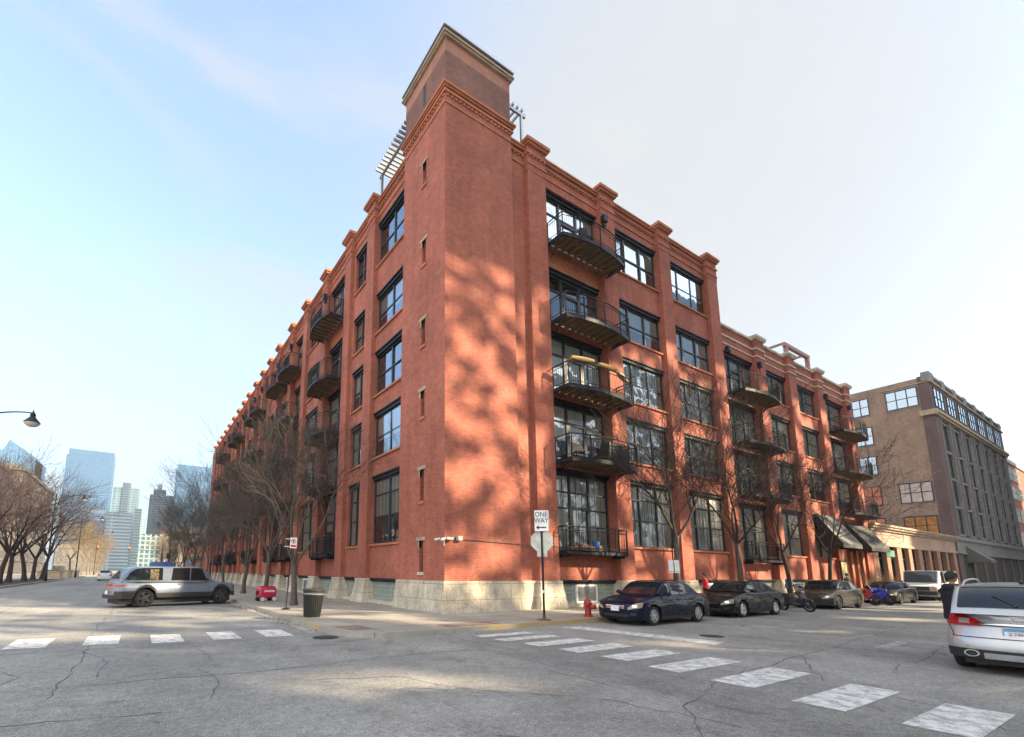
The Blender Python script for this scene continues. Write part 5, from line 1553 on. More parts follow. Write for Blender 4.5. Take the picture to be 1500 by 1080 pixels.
lamp('second black two-armed street lamp further down the avenue', -20.2, 96.0, 11.4, (1, -1), 3.2)
lamp('third street lamp down the avenue above the tan trees', -20.2, 140.0, 11.4, (1, -1), 3.2)
for x, y in ((-5.0, 92), (-5.0, 130)): lamp('dark street lamp on the right pavement past the warehouse, %s of two' % ('nearer' if y < 100 else 'farther'), x, y, 10.5, (-1,), 2.4)

# traffic lights at the next crossing
t = thing('traffic_signal', 'traffic signal mast with a long arm across the avenue at the next crossing', 'traffic light', (-5.3, 118, 0.13))
a = MB(); a.tube([(0,0,0),(0,0,6.9)], [0.16,0.11], 8); a.build('pole', MAT['black_steel'], t)
a = MB(); a.tube([(0,0,6.2),(-13.5,0,6.6)], [0.11,0.06], 7); a.build('arm', plain('green_arm', (0.05,0.12,0.10), 0.5), t)
LR = NT('lit_red_signal'); LR.col((0.4,0.02,0.02)); LR.b.inputs['Emission Color'].default_value = (1,0.08,0.04,1); LR.b.inputs['Emission Strength'].default_value = 3.0
for x in (-13.2, -7.0):
    a = MB(); a.box(x-0.2, x+0.2, -0.25, 0.0, 5.9, 7.0); hd = a.build('signal_head', plain('signal_housing', (0.10,0.06,0.03), 0.5), t)
    for k, z in enumerate((6.8, 6.45, 6.1)):
        a = MB(); a.lathe([(0.12,-0.27),(0.12,-0.252)], 12, (x,0,0), axis='y'); o = a.build('signal_lens', LR.m if k == 0 else MAT['trim'], hd); o.location.z = z
t2 = thing('traffic_signal', 'black traffic signal post at the end of the warehouse pavement', 'traffic light', (-5.2, 86, 0.13))
a = MB(); a.tube([(0,0,0),(0,0,5.5)], 0.1, 8); a.build('pole', MAT['black_steel'], t2)
a = MB(); a.box(-0.55,-0.15,-0.25,0.05,3.6,4.6); a.build('signal_head', MAT['trim'], t2)

# planters in the median
CP = plain('buff_concrete_planter', (0.50, 0.41, 0.28), 0.8, vary=0.2, scale=2)
for x, y, w, d, h, lab in ((-22.5, 84, 3.0, 4.0, 1.25, 'nearest buff concrete planter at the end of the median bed'), (-22.6, 95, 3.4, 6.0, 1.3, 'second buff concrete planter in the median'), (-22.0, 104, 3.0, 5.0, 1.3, 'third buff concrete planter in the median')):
    t = thing('median_planter', lab, 'planter', (x, y, 0.0), 0, 'concrete planters in the median')
    a = MB(); a.box(-w/2, w/2, -d/2, d/2, 0, h); a.build('wall', CP, t)
    a = MB(); a.box(-w/2-0.1, w/2+0.1, -d/2-0.1, d/2+0.1, h+0.003, h+0.14); a.build('coping', MAT['limestone'], t)
    a = MB(); a.box(-w/2+0.3, w/2-0.3, -d/2+0.3, d/2-0.3, h+0.143, h+0.2); a.build('soil', MAT['soil'], t)

# pink delivery robot
PK = plain('pink_red_plastic', (0.50, 0.02, 0.075), 0.35, vary=0.1)
t = thing('delivery_robot', 'small pink delivery robot on four wheels on the pavement', 'robot', (-4.35, 10.3, 0.13), 0.15)
t.scale = (1.25, 1.25, 1.2)
a = MB()
def rrect(w, d, r, n=4): return [(sx*(w/2-r)+r*math.cos(q), sy*(d/2-r)+r*math.sin(q)) for sx, sy, q0 in ((1,1,0),(-1,1,90),(-1,-1,180),(1,-1,270)) for q in [rad(q0+90*k/n) for k in range(n+1)]]
secs = [(0.66,0.44,0.16),(0.74,0.5,0.22),(0.74,0.5,0.50),(0.70,0.47,0.58),(0.60,0.40,0.62)]
rg = [[(x,y,z) for x,y in rrect(w,d,0.09)] for w,d,z in secs]; rg = [r+[r[0]] for r in rg]
a.grid(rg); a.poly([p for p in rg[-1][:-1]]); a.poly([p for p in rg[0][:-1]][::-1]); a.build('body', PK, t, smooth=True)
a = MB(); a.box(-0.3,0.3,-0.2,0.2,0.621,0.64); a.build('lid', MAT['trim'], t)
a = MB()
for k in range(6): a.box(-0.17+k*0.075, -0.115+k*0.075, -0.258, -0.252, 0.40, 0.475)
a.build('white_letters', SIGNW, t)
a = MB(); a.box(-0.373,-0.3,-0.15,0.15,0.25,0.45); a.build('screen', MAT['car_glass'], t)
for x in (-0.25, 0.25):
    for s in (-1, 1):
        a = MB(); a.lathe([(0.06,-0.05),(0.1,-0.04),(0.1,0.04),(0.06,0.05)], 16, (x, s*0.23, 0.1), axis='y'); w_ = a.build('wheel', MAT['trim'], t, smooth=True)
        a = MB(); a.lathe([(0.085,-0.053*s),(0.02,-0.06*s)] if False else [(0.09,0.04*s),(0.088,0.058*s)], 16, (x, s*0.23, 0.1), axis='y'); a.build('hub', plain('pale_hub', (0.55,0.62,0.6), 0.4), w_)
# freestanding pavement sign by the entrance
t = thing('notice_board', 'cream notice board standing by the entrance pier', 'sign', (36.6, -0.9, 0.13))
a = MB(); a.box(-0.55, 0.55, -0.03, 0.03, 0.35, 2.6); a.build('panel', plain('cream_notice', (0.58,0.50,0.24), 0.6), t)
a = MB(); a.box(-0.6,-0.55,-0.05,0.05,0,2.7); a.box(0.55,0.6,-0.05,0.05,0,2.7); a.box(-0.6,0.6,-0.05,0.05,2.603,2.7); a.build('frame', MAT['black_steel'], t)

# ------------------------------------------------------------------ cars
def lerpk(keys, t):
    """smooth interpolation through (t, value) keys"""
    if t <= keys[0][0]: return keys[0][1]
    for (a, va), (b, vb) in zip(keys[:-1], keys[1:]):
        if t <= b:
            u = (t-a)/(b-a); 
            return va + (vb-va)*u
    return keys[-1][1]
class Car:
    """local frame: x forward, y left, z up, origin on the road under the middle"""
    def __init__(s, L=4.5, W=1.78, H=1.45, wb=2.65, fo=0.9, rw=0.31, belt=0.92, nose=0.66, hood=0.90, deck=0.96, tail=0.9, cowl=0.30, roof0=0.46, roof1=0.70, back=0.86, zb=0.2, fbul=0.12, rbul=0.08, nfront=4.0, nrear=4.5, cornf=0.55, cornr=0.45, roofw=0.62, beltw=0.90, rearslope=0.0, roofdrop=0.03, wsh=0.0):
        s.__dict__.update(locals())
        s.xf = L/2 - fo; s.xr = s.xf - wb
        # upper edge of the lower body against length fraction (0 nose, 1 tail)
        s.top = [(0.0, nose), (0.03, nose+0.06), (0.10, nose+0.6*(hood-nose)), (cowl*0.8, hood), (cowl, hood+0.02), (cowl+0.06, belt), (back-0.03, belt+0.05), (back+0.02, deck), (0.97, deck-0.02), (1.0, tail)]
    def X(s, t, z):
        zf = (z - 0.5) / 0.5
        xf = s.L/2 - s.fbul*zf*zf
        xr = -s.L/2 + s.rbul*zf*zf + s.rearslope*max(0, z-0.55)
        return xf + (xr-xf)*t
    def halfw(s, t, z):
        x = t*s.L
        w = s.W/2 * (1 - 0.055*((z-0.55)/0.4)**2)
        if z > s.belt-0.02: w = min(w, s.W/2*(0.985))
        d0, d1 = x, s.L-x
        k = 1.0
        if d0 < s.cornf: u = 1-d0/s.cornf; k *= max(0.0, 1-u**s.nfront)**(1/s.nfront)
        if d1 < s.cornr: u = 1-d1/s.cornr; k *= max(0.0, 1-u**s.nrear)**(1/s.nrear)
        k *= 1 - 0.05*max(0, 1-x/(s.L*0.28))**2 - 0.045*max(0, (x-0.72*s.L)/(0.28*s.L))**2
        return w*k
    def stations(s):
        T = [0, 0.0008, 0.003, 0.008, 0.016, 0.028, 0.045, 0.065]
        n = 64
        T += [0.065 + (0.935-0.065)*i/n for i in range(1, n)]
        T += [0.935, 0.955, 0.972, 0.984, 0.992, 0.997, 0.9992, 1.0]
        return T
    def zbot(s, t):
        x = s.X(t, 0.4); z = s.zb
        ra = s.rw + 0.075
        for xw in (s.xf, s.xr):
            d = abs(x-xw)
            if d < ra: z = max(z, s.rw + math.sqrt(ra*ra-d*d))
        return z
    def topz(s, t): return lerpk(s.top, t)
    def ring(s, t):
        zt = s.topz(t); zb = s.zbot(t); zs = zt-0.055
        P = []
        m = 9
        zb = min(zb, zs-0.02)
        for i in range(m+1):
            z = zb + (zs-zb)*i/m
            P.append((s.X(t, z), s.halfw(t, z), z))
        w = s.halfw(t, zs)
        crown = 0.03 if t < s.cowl or t > s.back else 0.0
        for f in (0.985, 0.94, 0.8, 0.55, 0.28, 0.0):
            z = zs + (zt-zs)*(1-max(0, (f-0.9)/0.1)**2)**0.5 + crown*(1-f*f)
            P.append((s.X(t, zs), w*f, z))
        return P
    def body(s, parent, mat, name='body'):
        a = MB()
        rings = [s.ring(t) for t in s.stations()]
        a.grid(rings); a.grid([[(x,-y,z) for x,y,z in r] for r in rings])
        return a.build(name, mat, parent, smooth=44)
    def tz(s, y, z, rear=False):
        """length fraction where the nose (or tail) reaches half-width y at height z"""
        lo, hi = (0.0, 0.12)
        y = min(y, 0.985*s.halfw(1-hi if rear else hi, z))
        for _ in range(40):
            m = (lo+hi)/2; t = 1-m if rear else m
            if s.halfw(t, z) < y: lo = m
            else: hi = m
        return 1-hi if rear else hi
    def nosepatch(s, parent, name, mat, y0, y1, z0, z1, rear=False, off=0.008, n=8, m=4, skew=0.0, taper=1.0):
        rows = []
        for i in range(m+1):
            z = z0 + (z1-z0)*i/m; R = []
            for j in range(n+1):
                u = j/n; y = y0+(y1-y0)*u; zz = z0 + (z-z0)*(taper+(1-taper)*min(1, u*1.6)) + skew*(u-0.5)
                t = s.tz(abs(y), zz, rear); x = s.X(t, zz); y = math.copysign(min(abs(y), s.halfw(t, zz)+0.004), y)
                sgn = -1 if rear else 1
                R.append((x + sgn*off, y*(1+off*0.6/max(0.2,abs(y))) if abs(y) > 0.5 else y, zz))
            rows.append(R)
        a = MB(); a.grid(rows); o = a.build(name, mat, parent, smooth=60, fix=False); return o
    def sidepatch(s, parent, name, mat, t0, t1, zlo, zhi, side, off=0.006, n=10, m=3):
        """zlo, zhi: functions of length fraction"""
        rows = []
        for j in range(n+1):
            t = t0+(t1-t0)*j/n; R = []
            for i in range(m+1):
                z = zlo(t) + (zhi(t)-zlo(t))*i/m
                R.append((s.X(t, z), side*(s.halfw(t, z)+off), z))
            rows.append(R)
        a = MB(); a.grid(rows); return a.build(name, mat, parent, smooth=60, fix=False)
    # --- cabin
    def ctop(s, t):
        """cabin height over length fraction"""
        zb0 = s.topz(s.cowl); zb1 = s.topz(s.back)
        if t <= s.roof0:
            u = max(0, (t-s.cowl)/(s.roof0-s.cowl)); return zb0-0.01 + (s.H-0.012-zb0)*math.sin(u*math.pi/2)**0.93
        if t >= s.roof1:
            u = max(0, (s.back-t)/(s.back-s.roof1)); return zb1-0.01 + (s.H-s.roofdrop-zb1)*math.sin(min(1, u)*math.pi/2)**0.9
        u = (t-s.roof0)/(s.roof1-s.roof0); return s.H - 0.012*(1-u)**2 - s.roofdrop*u*u
    def cw(s, t, z):
        zb = s.belt; u = max(0.0, min(1.15, (z-zb)/(s.H-zb)))
        taper = 1 - 0.10*max(0, (s.roof0-t)/(s.roof0-s.cowl)) - 0.14*max(0, (t-s.roof1)/max(0.02, s.back-s.roof1))
        return s.W/2*(s.beltw + (s.roofw+0.12-s.beltw)*u**1.15)*taper
    def cx(s, t, z): return s.L/2 - t*s.L
    def croof(s, t, f):
        zt = s.ctop(t); ze = zt - 0.05*min(1, (zt-s.belt)/0.25) ; w = s.cw(t, ze)
        z = ze + (zt-ze)*math.sqrt(max(0, 1-abs(f)**3.0))
        return (s.cx(t, z), w*f, z)
    def cabin(s, parent, mat, name='roof'):
        n = 44; a = MB(); rings = []
        for i in range(n+1):
            t = s.cowl + (s.back-s.cowl)*i/n
            zt = s.ctop(t); ze = zt - 0.05*min(1, max(0, (zt-s.belt)/0.25)); P = []
            zlow = min(s.topz(t)-0.05, ze-0.003)
            for k in range(7):
                z = zlow + (ze-zlow)*k/6; P.append((s.cx(t, z), s.cw(t, z), z))
            for f in (0.97, 0.9, 0.75, 0.5, 0.25, 0.0): P.append(s.croof(t, f))
            rings.append(P)
        a.grid(rings); a.grid([[(x,-y,z) for x,y,z in r] for r in rings])
        return a.build(name, mat, parent, smooth=50)
    def screen(s, parent, name, mat, t0, t1, f=0.9, off=0.008, rear=False):
        rows = []
        for i in range(11):
            t = t0+(t1-t0)*i/10; R = []
            for j in range(13):
                x, y, z = s.croof(t, -f + 2*f*j/12)
                R.append((x + (-off if rear else off), y, z+off))
            rows.append(R)
        a = MB(); a.grid(rows); return a.build(name, mat, parent, smooth=60, fix=False)
    def sidewin(s, parent, mat, t0, t1, side, lo=0.05, hi=0.075, off=0.007, name='side_window', s0=0.0, s1=0.0):
        """s0, s1 lean the front and rear edges"""
        rows = []
        n = 14
        for j in range(n+1):
            R = []
            for i in range(6):
                u = i/5
                t = t0 + s0*u + (t1+s1*u-t0-s0*u)*j/n
                zl = s.topz(t)+lo; zh = max(zl+0.004, s.ctop(t)-hi)
                z = zl + (zh-zl)*u
                R.append((s.cx(t, z), side*(s.cw(t, z)+off), z))
            rows.append(R)
        a = MB(); a.grid(rows); return a.build(name, mat, parent, smooth=60, fix=False)
    def wheels(s, parent, style='spoke5', rim='alloy', width=0.2, inset=0.02):
        for x in (s.xf, s.xr):
            for side in (1, -1):
                y = side*(s.W/2 - inset - width/2)
                wheel(parent, x, y, s.rw, width, side, style, rim)
    def under(s, parent):
        a = MB(); a.box(-s.L/2+0.28, s.L/2-0.32, -s.W/2+0.24, s.W/2-0.24, 0.16, 0.62)
        for side in (1, -1):
            y0, y1 = sorted((side*(s.W/2-0.24), side*(s.W/2-0.07)))
            a.box(s.xr+s.rw+0.12, s.xf-s.rw-0.12, y0, y1, s.zb-0.03, 0.4)
        a.build('underbody', MAT['trim'], parent)
    def lines(s, parent, ts, side, mat=None, z0=0.3):
        """thin shut lines of the doors"""
        a = MB()
        for t in ts:
            w = 0.004/s.L; R0 = []; R1 = []
            for i in range(9):
                z = z0 + (s.topz(t)-0.06-z0)*i/8
                y = side*(s.halfw(t, z)+0.0025)
                R0.append((s.X(t-w, z), y, z)); R1.append((s.X(t+w, z), y, z))
            a.grid([R0, R1])
        a.build('door_seam', mat or MAT['trim'], parent, fix=False)
    def handles(s, parent, ts, side, mat):
        for t in ts:
            z = s.belt-0.11; a = MB(); x = s.X(t, z); y = side*(s.halfw(t, z)+0.012)
            a.box(x-0.09, x+0.09, min(y, y+side*0.02), max(y, y+side*0.02), z-0.018, z+0.018); a.build('door_handle', mat, parent)
    def mirrors(s, parent, mat, t=None):
        t = t or s.cowl+0.075
        for side in (1, -1):
            z = s.belt+0.07; x = s.L/2 - t*s.L; y = side*(s.W/2*0.93)
            a = MB(); a.ball((x, y+side*0.13, z+0.04), (0.07, 0.12, 0.075), 10, 8); a.tube([(x,y-side*0.04,z-0.02),(x,y+side*0.1,z+0.02)], 0.025, 6)
            a.build('wing_mirror', mat, parent, smooth=60)
WM = {}
def wheel_mesh(rw, width, style, rim):
    k = (rw, width, style, rim)
    if k in WM: return WM[k]
    t = MB(); r_in = rw*0.68; h = width/2
    t.lathe([(r_in,-h*0.8),(rw*0.86,-h),(rw*0.97,-h*0.86),(rw,-h*0.5),(rw,h*0.5),(rw*0.97,h*0.86),(rw*0.86,h),(r_in,h*0.8),(r_in,h*0.2)], 30, axis='y')
    tm = t.mesh('tyre', MAT['rubber'], smooth=60)
    r = MB(); R = r_in
    # barrel and lip, spokes towards +y
    r.lathe([(R,-h*0.3),(R,h*0.8),(R*0.94,h*0.86),(R*0.90,h*0.55),(R*0.90,h*0.1)], 30, axis='y')
    ns = {'spoke5': 5, 'spoke7': 7, 'spoke10': 10, 'split5': 5}[style]
    for i in range(ns):
        a = 2*math.pi*i/ns
        def P(rad_, w_, y): return (rad_*math.cos(a)-w_*math.sin(a), y, rad_*math.sin(a)+w_*math.cos(a))
        w0, w1 = (0.06, 0.045) if ns == 5 else (0.04, 0.03) if ns == 7 else (0.028, 0.02)
        k_ = rw/0.31
        w0 *= k_; w1 *= k_
        if style == 'split5':
            for d_ in (-0.05*k_, 0.05*k_):
                r.hexa([P(R*0.15,-0.02+d_*0.2,h*0.35),P(R*0.93,-0.026+d_,h*0.5),P(R*0.93,0.026+d_,h*0.5),P(R*0.15,0.02+d_*0.2,h*0.35),P(R*0.15,-0.02+d_*0.2,h*0.78),P(R*0.93,-0.024+d_,h*0.74),P(R*0.93,0.024+d_,h*0.74),P(R*0.15,0.02+d_*0.2,h*0.78)])
        else:
            r.hexa([P(R*0.12,-w0,h*0.35),P(R*0.93,-w1,h*0.5),P(R*0.93,w1,h*0.5),P(R*0.12,w0,h*0.35),P(R*0.12,-w0*0.8,h*0.78),P(R*0.93,-w1*0.8,h*0.72),P(R*0.93,w1*0.8,h*0.72),P(R*0.12,w0*0.8,h*0.78)])
    r.lathe([(R*0.24,h*0.3),(R*0.24,h*0.76),(R*0.1,h*0.84)], 16, axis='y')
    rm = r.mesh('rim', MAT[rim], smooth=40)
    b = MB(); b.lathe([(R*0.9,h*0.02),(R*0.9,h*0.12)], 24, axis='y'); b.lathe([(R*0.55,h*0.12),(R*0.55,h*0.26)], 20, axis='y')
    bm_ = b.mesh('brake_disc', MAT['dark_alloy'], smooth=40)
    WM[k] = (tm, rm, bm_); return WM[k]
def wheel(parent, x, y, rw, width, side, style, rim):
    tm, rm, bm_ = wheel_mesh(rw, width, style, rim)
    o = obj('wheel', tm, parent, (x, y, rw), (0, 0, 0 if side > 0 else math.pi))
    obj('rim', rm, o, rot=(0, rnd.uniform(0, 1.2), 0)); obj('brake_disc', bm_, o)
    return o

def sedan(name, label, loc, rz, c, mat, style='spoke7', rim='alloy', grille='bars', plate=True, group=None, detail=2, glass='car_glass', lampz=None, hatch=False):
    t = thing(name, label, 'car', loc, rz, group)
    bd = c.body(t, mat); c.cabin(t, mat); c.under(t); c.wheels(t, style, rim)
    ws0, ws1 = c.cowl+0.012, c.roof0-0.012
    c.screen(t, 'windscreen', MAT[glass], ws0, ws1)
    c.screen(t, 'rear_window', MAT[glass], c.roof1+0.02, c.back-0.02, 0.86, rear=True)
    L = c.L; pb_ = (c.roof0+c.roof1)/2+0.015
    for s in (1, -1):
        c.sidewin(t, MAT[glass], c.cowl+0.05, pb_-0.012, s, s0=0.035)
        c.sidewin(t, MAT[glass], pb_+0.012, c.roof1+0.055, s, s1=-0.012)
        a = MB()      # pillar between the side windows
        c.sidepatch(t, 'sill_trim', MAT['trim'], (L/2-c.xf)/L+0.085, (L/2-c.xr)/L-0.085, lambda q: c.zb, lambda q: c.zb+0.09, s)
        if detail > 1:
            c.lines(t, (c.cowl+0.06, pb_, c.roof1+0.07), s); c.handles(t, (pb_-0.05, c.roof1+0.035), s, mat)
        z0 = lampz or c.nose
        y0, y1 = s*c.W*0.27, s*c.W*0.475
        c.nosepatch(t, 'headlight', MAT['lamp_clear'], y0, y1, z0-0.125, z0+0.04, n=12, m=5, skew=0.09, taper=0.45)
        c.nosepatch(t, 'headlight_reflector', MAT['chrome'], s*c.W*0.35, s*c.W*0.42, z0-0.075, z0+0.0, n=5, off=0.014)
        c.nosepatch(t, 'indicator', MAT['lamp_amber'], s*c.W*0.435, s*c.W*0.465, z0-0.05, z0+0.02, n=4, off=0.014)
        c.nosepatch(t, 'taillight', MAT['lamp_red'], s*c.W*0.30, s*c.W*0.485, c.tail-0.22, c.tail-0.05, rear=True)
        c.nosepatch(t, 'fog_lamp', MAT['trim'], s*c.W*0.30, s*c.W*0.41, 0.33, 0.42, n=4)
    c.mirrors(t, mat)
    if grille == 'bars':
        c.nosepatch(t, 'grille', MAT['trim'], -c.W*0.21, c.W*0.21, c.nose-0.15, c.nose-0.03, off=0.006)
        for k in range(3): c.nosepatch(t, 'grille_bar', MAT['chrome'], -c.W*0.2, c.W*0.2, c.nose-0.135+k*0.042, c.nose-0.12+k*0.042, off=0.014, m=1)
    else:
        c.nosepatch(t, 'grille', MAT['trim'], -c.W*0.2, c.W*0.2, c.nose-0.13, c.nose-0.04, off=0.006)
    c.nosepatch(t, 'lower_intake', MAT['trim'], -c.W*0.27, c.W*0.27, 0.27, 0.37, off=0.006)
    if plate:
        a = MB(); x = c.L/2 - 0.005; a.box(x, x+0.02, -0.155, 0.155, 0.46, 0.62); pl = a.build('number_plate', MAT['plate'], t)
        a = MB(); x = -c.L/2; a.box(x-0.02, x, -0.155, 0.155, 0.66, 0.82); a.build('number_plate', MAT['plate'], t)
    return t

P_NAVY = paint('navy_car_paint', (0.003, 0.006, 0.026), 0.1, 0.3, 0.02)
P_BLACK = paint('black_car_paint', (0.007, 0.008, 0.010), 0.1, 0.3, 0.03)
P_GREY = paint('dark_bronze_car_paint', (0.05, 0.046, 0.038), 0.5, 0.3, 0.08)
P_SILVER = paint('silver_car_paint', (0.52, 0.53, 0.54), 0.55, 0.32, 0.03)
P_WHITE = paint('white_car_paint', (0.70, 0.71, 0.70), 0.0, 0.4, 0.10)
P_STEEL = paint('steel_grey_car_paint', (0.17, 0.205, 0.265), 0.2, 0.35, 0.03)
PI = math.pi
GC = 'cars parked along the side street kerb'
c1 = Car(L=4.5, W=1.78, H=1.47, wb=2.65, fo=0.88, rw=0.31, belt=0.93, nose=0.68, hood=0.92, deck=1.0, tail=0.94, cowl=0.27, roof0=0.44, roof1=0.66, back=0.87, rearslope=0.12)
sedan('parked_car', 'navy blue sedan parked first in the row beside the hydrant', (6.0, -4.80, 0), PI, c1, P_NAVY, 'spoke7', grille='bars', group=GC)
c2 = Car(L=4.8, W=1.80, H=1.45, wb=2.78, fo=0.95, rw=0.325, belt=0.94, nose=0.66, hood=0.93, deck=1.02, tail=0.97, cowl=0.28, roof0=0.45, roof1=0.65, back=0.88, rearslope=0.12)
sedan('parked_car', 'black sedan parked second in the row behind the navy sedan', (12.1, -4.72, 0), PI, c2, P_BLACK, 'spoke5', group=GC, grille='plain', plate=False)
c3 = Car(L=4.6, W=1.79, H=1.46, wb=2.72, fo=0.92, rw=0.325, belt=0.94, nose=0.68, hood=0.93, deck=1.02, tail=0.97, cowl=0.27, roof0=0.44, roof1=0.64, back=0.89, rearslope=0.12)
sedan('parked_car', 'dark bronze grey sedan parked behind the small scooter', (21.7, -4.70, 0), PI, c3, P_GREY, 'spoke10', 'dark_alloy', group=GC, grille='plain', plate=False)
c4 = Car(L=4.5, W=1.79, H=1.36, wb=2.6, fo=0.92, rw=0.33, belt=0.92, nose=0.62, hood=0.88, deck=0.98, tail=0.92, cowl=0.30, roof0=0.47, roof1=0.62, back=0.86, rearslope=0.08)
sedan('parked_car', 'black coupe parked between the blue motorcycle and the white van', (31.0, -4.72, 0), PI, c4, P_BLACK, 'spoke10', 'dark_alloy', group=GC, grille='plain', plate=False)

# white van
t = thing('van', 'white delivery van with black bumper parked beyond the black coupe', 'van', (39.6, -4.75, 0), PI)
v = Car(L=5.7, W=2.0, H=2.1, wb=3.43, fo=0.9, rw=0.37, belt=1.18, nose=0.98, hood=1.16, deck=1.2, tail=1.15, cowl=0.15, roof0=0.245, roof1=0.985, back=0.998, zb=0.32, cornf=0.35, cornr=0.3, roofw=0.80, beltw=0.985, fbul=0.05, roofdrop=0.0)
v.body(t, P_WHITE); v.cabin(t, P_WHITE); v.under(t); v.wheels(t, 'spoke5', 'alloy', 0.22)
v.screen(t, 'windscreen', MAT['car_glass_pale'], v.cowl+0.004, v.roof0-0.012, 0.93)
for s in (1, -1):
    v.sidewin(t, MAT['car_glass'], 0.225, 0.36, s, s0=0.02)
    v.sidewin(t, MAT['car_glass'], 0.39, 0.62, s, lo=0.1, hi=0.2); v.sidewin(t, MAT['car_glass'], 0.65, 0.93, s, lo=0.1, hi=0.2)
    v.nosepatch(t, 'headlight', MAT['lamp_clear'], s*0.62, s*0.93, 0.83, 0.98, off=0.012); v.nosepatch(t, 'indicator', MAT['lamp_amber'], s*0.60, s*0.95, 0.72, 0.82, off=0.012)
    v.lines(t, (0.2, 0.37, 0.63), s, z0=0.4); v.handles(t, (0.35,), s, MAT['trim'])
v.nosepatch(t, 'grille', MAT['trim'], -0.6, 0.6, 0.70, 0.98, off=0.01)
v.nosepatch(t, 'bumper', MAT['trim'], -0.97, 0.97, 0.34, 0.68, off=0.06, n=24)
v.nosepatch(t, 'bumper_strip', MAT['chrome'], -0.9, 0.9, 0.34, 0.39, off=0.075, n=20, m=1)
v.mirrors(t, MAT['trim'], 0.235)

# silver crossover in the foreground right
t = thing('silver_crossover', 'silver crossover car seen from behind, cut off by the right edge', 'car', (5.0, -13.52, 0), 0.02)
u = Car(L=4.75, W=1.88, H=1.60, wb=2.82, fo=0.95, rw=0.37, belt=1.02, nose=0.80, hood=1.05, deck=1.03, tail=1.0, cowl=0.25, roof0=0.42, roof1=0.80, back=0.978, zb=0.30, rearslope=0.42, rbul=0.10, cornr=0.60, nrear=3.0, roofw=0.70, beltw=0.94, roofdrop=0.05)
u.body(t, P_SILVER); u.cabin(t, P_SILVER); u.under(t); u.wheels(t, 'spoke5', 'alloy', 0.23)
u.screen(t, 'windscreen', MAT['car_glass'], u.cowl+0.01, u.roof0-0.01)
rwn = u.screen(t, 'rear_window', MAT['car_glass'], u.roof1+0.035, u.back-0.022, 0.90, off=0.012, rear=True)
for s in (1, -1):
    u.sidewin(t, MAT['car_glass'], 0.32, 0.50, s, s0=0.04); u.sidewin(t, MAT['car_glass'], 0.525, 0.70, s); u.sidewin(t, MAT['car_glass'], 0.72, 0.84, s, s1=-0.01)
    tl = u.nosepatch(t, 'taillight', MAT['lamp_red'], s*0.42, s*0.90, 0.83, 1.07, rear=True, off=0.02, n=20, m=6, taper=0.3)
    u.sidepatch(t, 'taillight', MAT['lamp_red'], 0.90, 0.975, lambda q: 0.87-0.03*min(1,(q-0.9)/0.07), lambda q: 0.88+0.18*min(1,(q-0.88)/0.07), s, off=0.014)
    a = u.nosepatch(t, 'reversing_lamp', MAT['lamp_clear'], s*0.55, s*0.69, 0.86, 0.95, rear=True, off=0.026, n=6)
    u.lines(t, (0.33, 0.51, 0.72), s)
    a = MB()
    pts = [u.croof(q, s*0.88) for q in (0.46, 0.50, 0.58, 0.66, 0.74, 0.80)]
    hh_ = (0.0, 0.07, 0.085, 0.085, 0.07, 0.0)
    a.tube([(x, y, z+h) for (x, y, z), h in zip(pts, hh_)], 0.017, 8); a.build('roof_rail', MAT['alloy'], t, smooth=60)
    u.sidepatch(t, 'sill_trim', MAT['trim'], 0.30, 0.70, lambda q: u.zb-0.03, lambda q: u.zb+0.09, s)
    a = MB(); xx = -u.L/2+0.06
    a.lathe([(0.05,0.2),(0.062,0.16),(0.066,0.0),(0.052,0.0),(0.05,0.10)], 20, (0,0,0), axis='x'); o = a.build('exhaust_tip', MAT['chrome'], t, smooth=50); o.location = (xx-0.075, s*0.56, 0.36); o.scale = (1, 1.4, 0.9)
    a = MB(); a.lathe([(0.049,0.03),(0.049,0.04)], 16, axis='x'); o2 = a.build('exhaust_bore', MAT['trim'], o)
u.mirrors(t, P_SILVER)
sp_ = MB(); rows3 = []
for q, dz in ((u.roof1-0.01, 0.006), (u.roof1+0.035, 0.03), (u.roof1+0.052, 0.022)):
    rows3.append([(lambda p: (p[0], p[1], p[2]+dz + (0.035 if q > u.roof1+0.04 else 0)))(u.croof(q, -0.9+1.8*k/12)) for k in range(13)])
rows3.append([(p[0]+0.01, p[1], p[2]-0.03) for p in rows3[-1]])
sp_.grid(rows3); sp_.build('roof_spoiler', P_SILVER, t, smooth=40, fix=False)
u.nosepatch(t, 'rear_diffuser', MAT['trim'], -0.88, 0.88, 0.27, 0.43, rear=True, off=0.02, n=26)
u.nosepatch(t, 'skid_panel', MAT['grey_metal'], -0.42, 0.42, 0.28, 0.38, rear=True, off=0.03, n=10)
u.nosepatch(t, 'tailgate_handle', MAT['chrome'], -0.50, 0.50, 0.855, 0.89, rear=True, off=0.035, n=14, m=1)
u.nosepatch(t, 'handle_shadow_gap', MAT['trim'], -0.50, 0.50, 0.84, 0.853, rear=True, off=0.02, n=14, m=1)
u.nosepatch(t, 'bumper_seam', MAT['trim'], -0.80, 0.80, 0.628, 0.640, rear=True, off=0.010, n=20, m=1)
for s in (1, -1):
    a = MB(); L0 = []
    for k in range(9):
        z = 0.64 + 0.2*k/8; y = s*(0.80 - 0.0*k + 0.10*(k/8)**1.5 - 0.02); q = u.tz(abs(y), z, True); L0.append((u.X(q, z)-0.008, y, z))
    a.tube(L0, 0.005, 4); a.build('tailgate_seam', MAT['trim'], t)
xb = u.X(u.tz(0.0, 0.74, True), 0.74)
a = MB(); a.box(xb-0.026, xb-0.012, -0.16, 0.16, 0.655, 0.82); pl = a.build('number_plate', MAT['plate'], t)
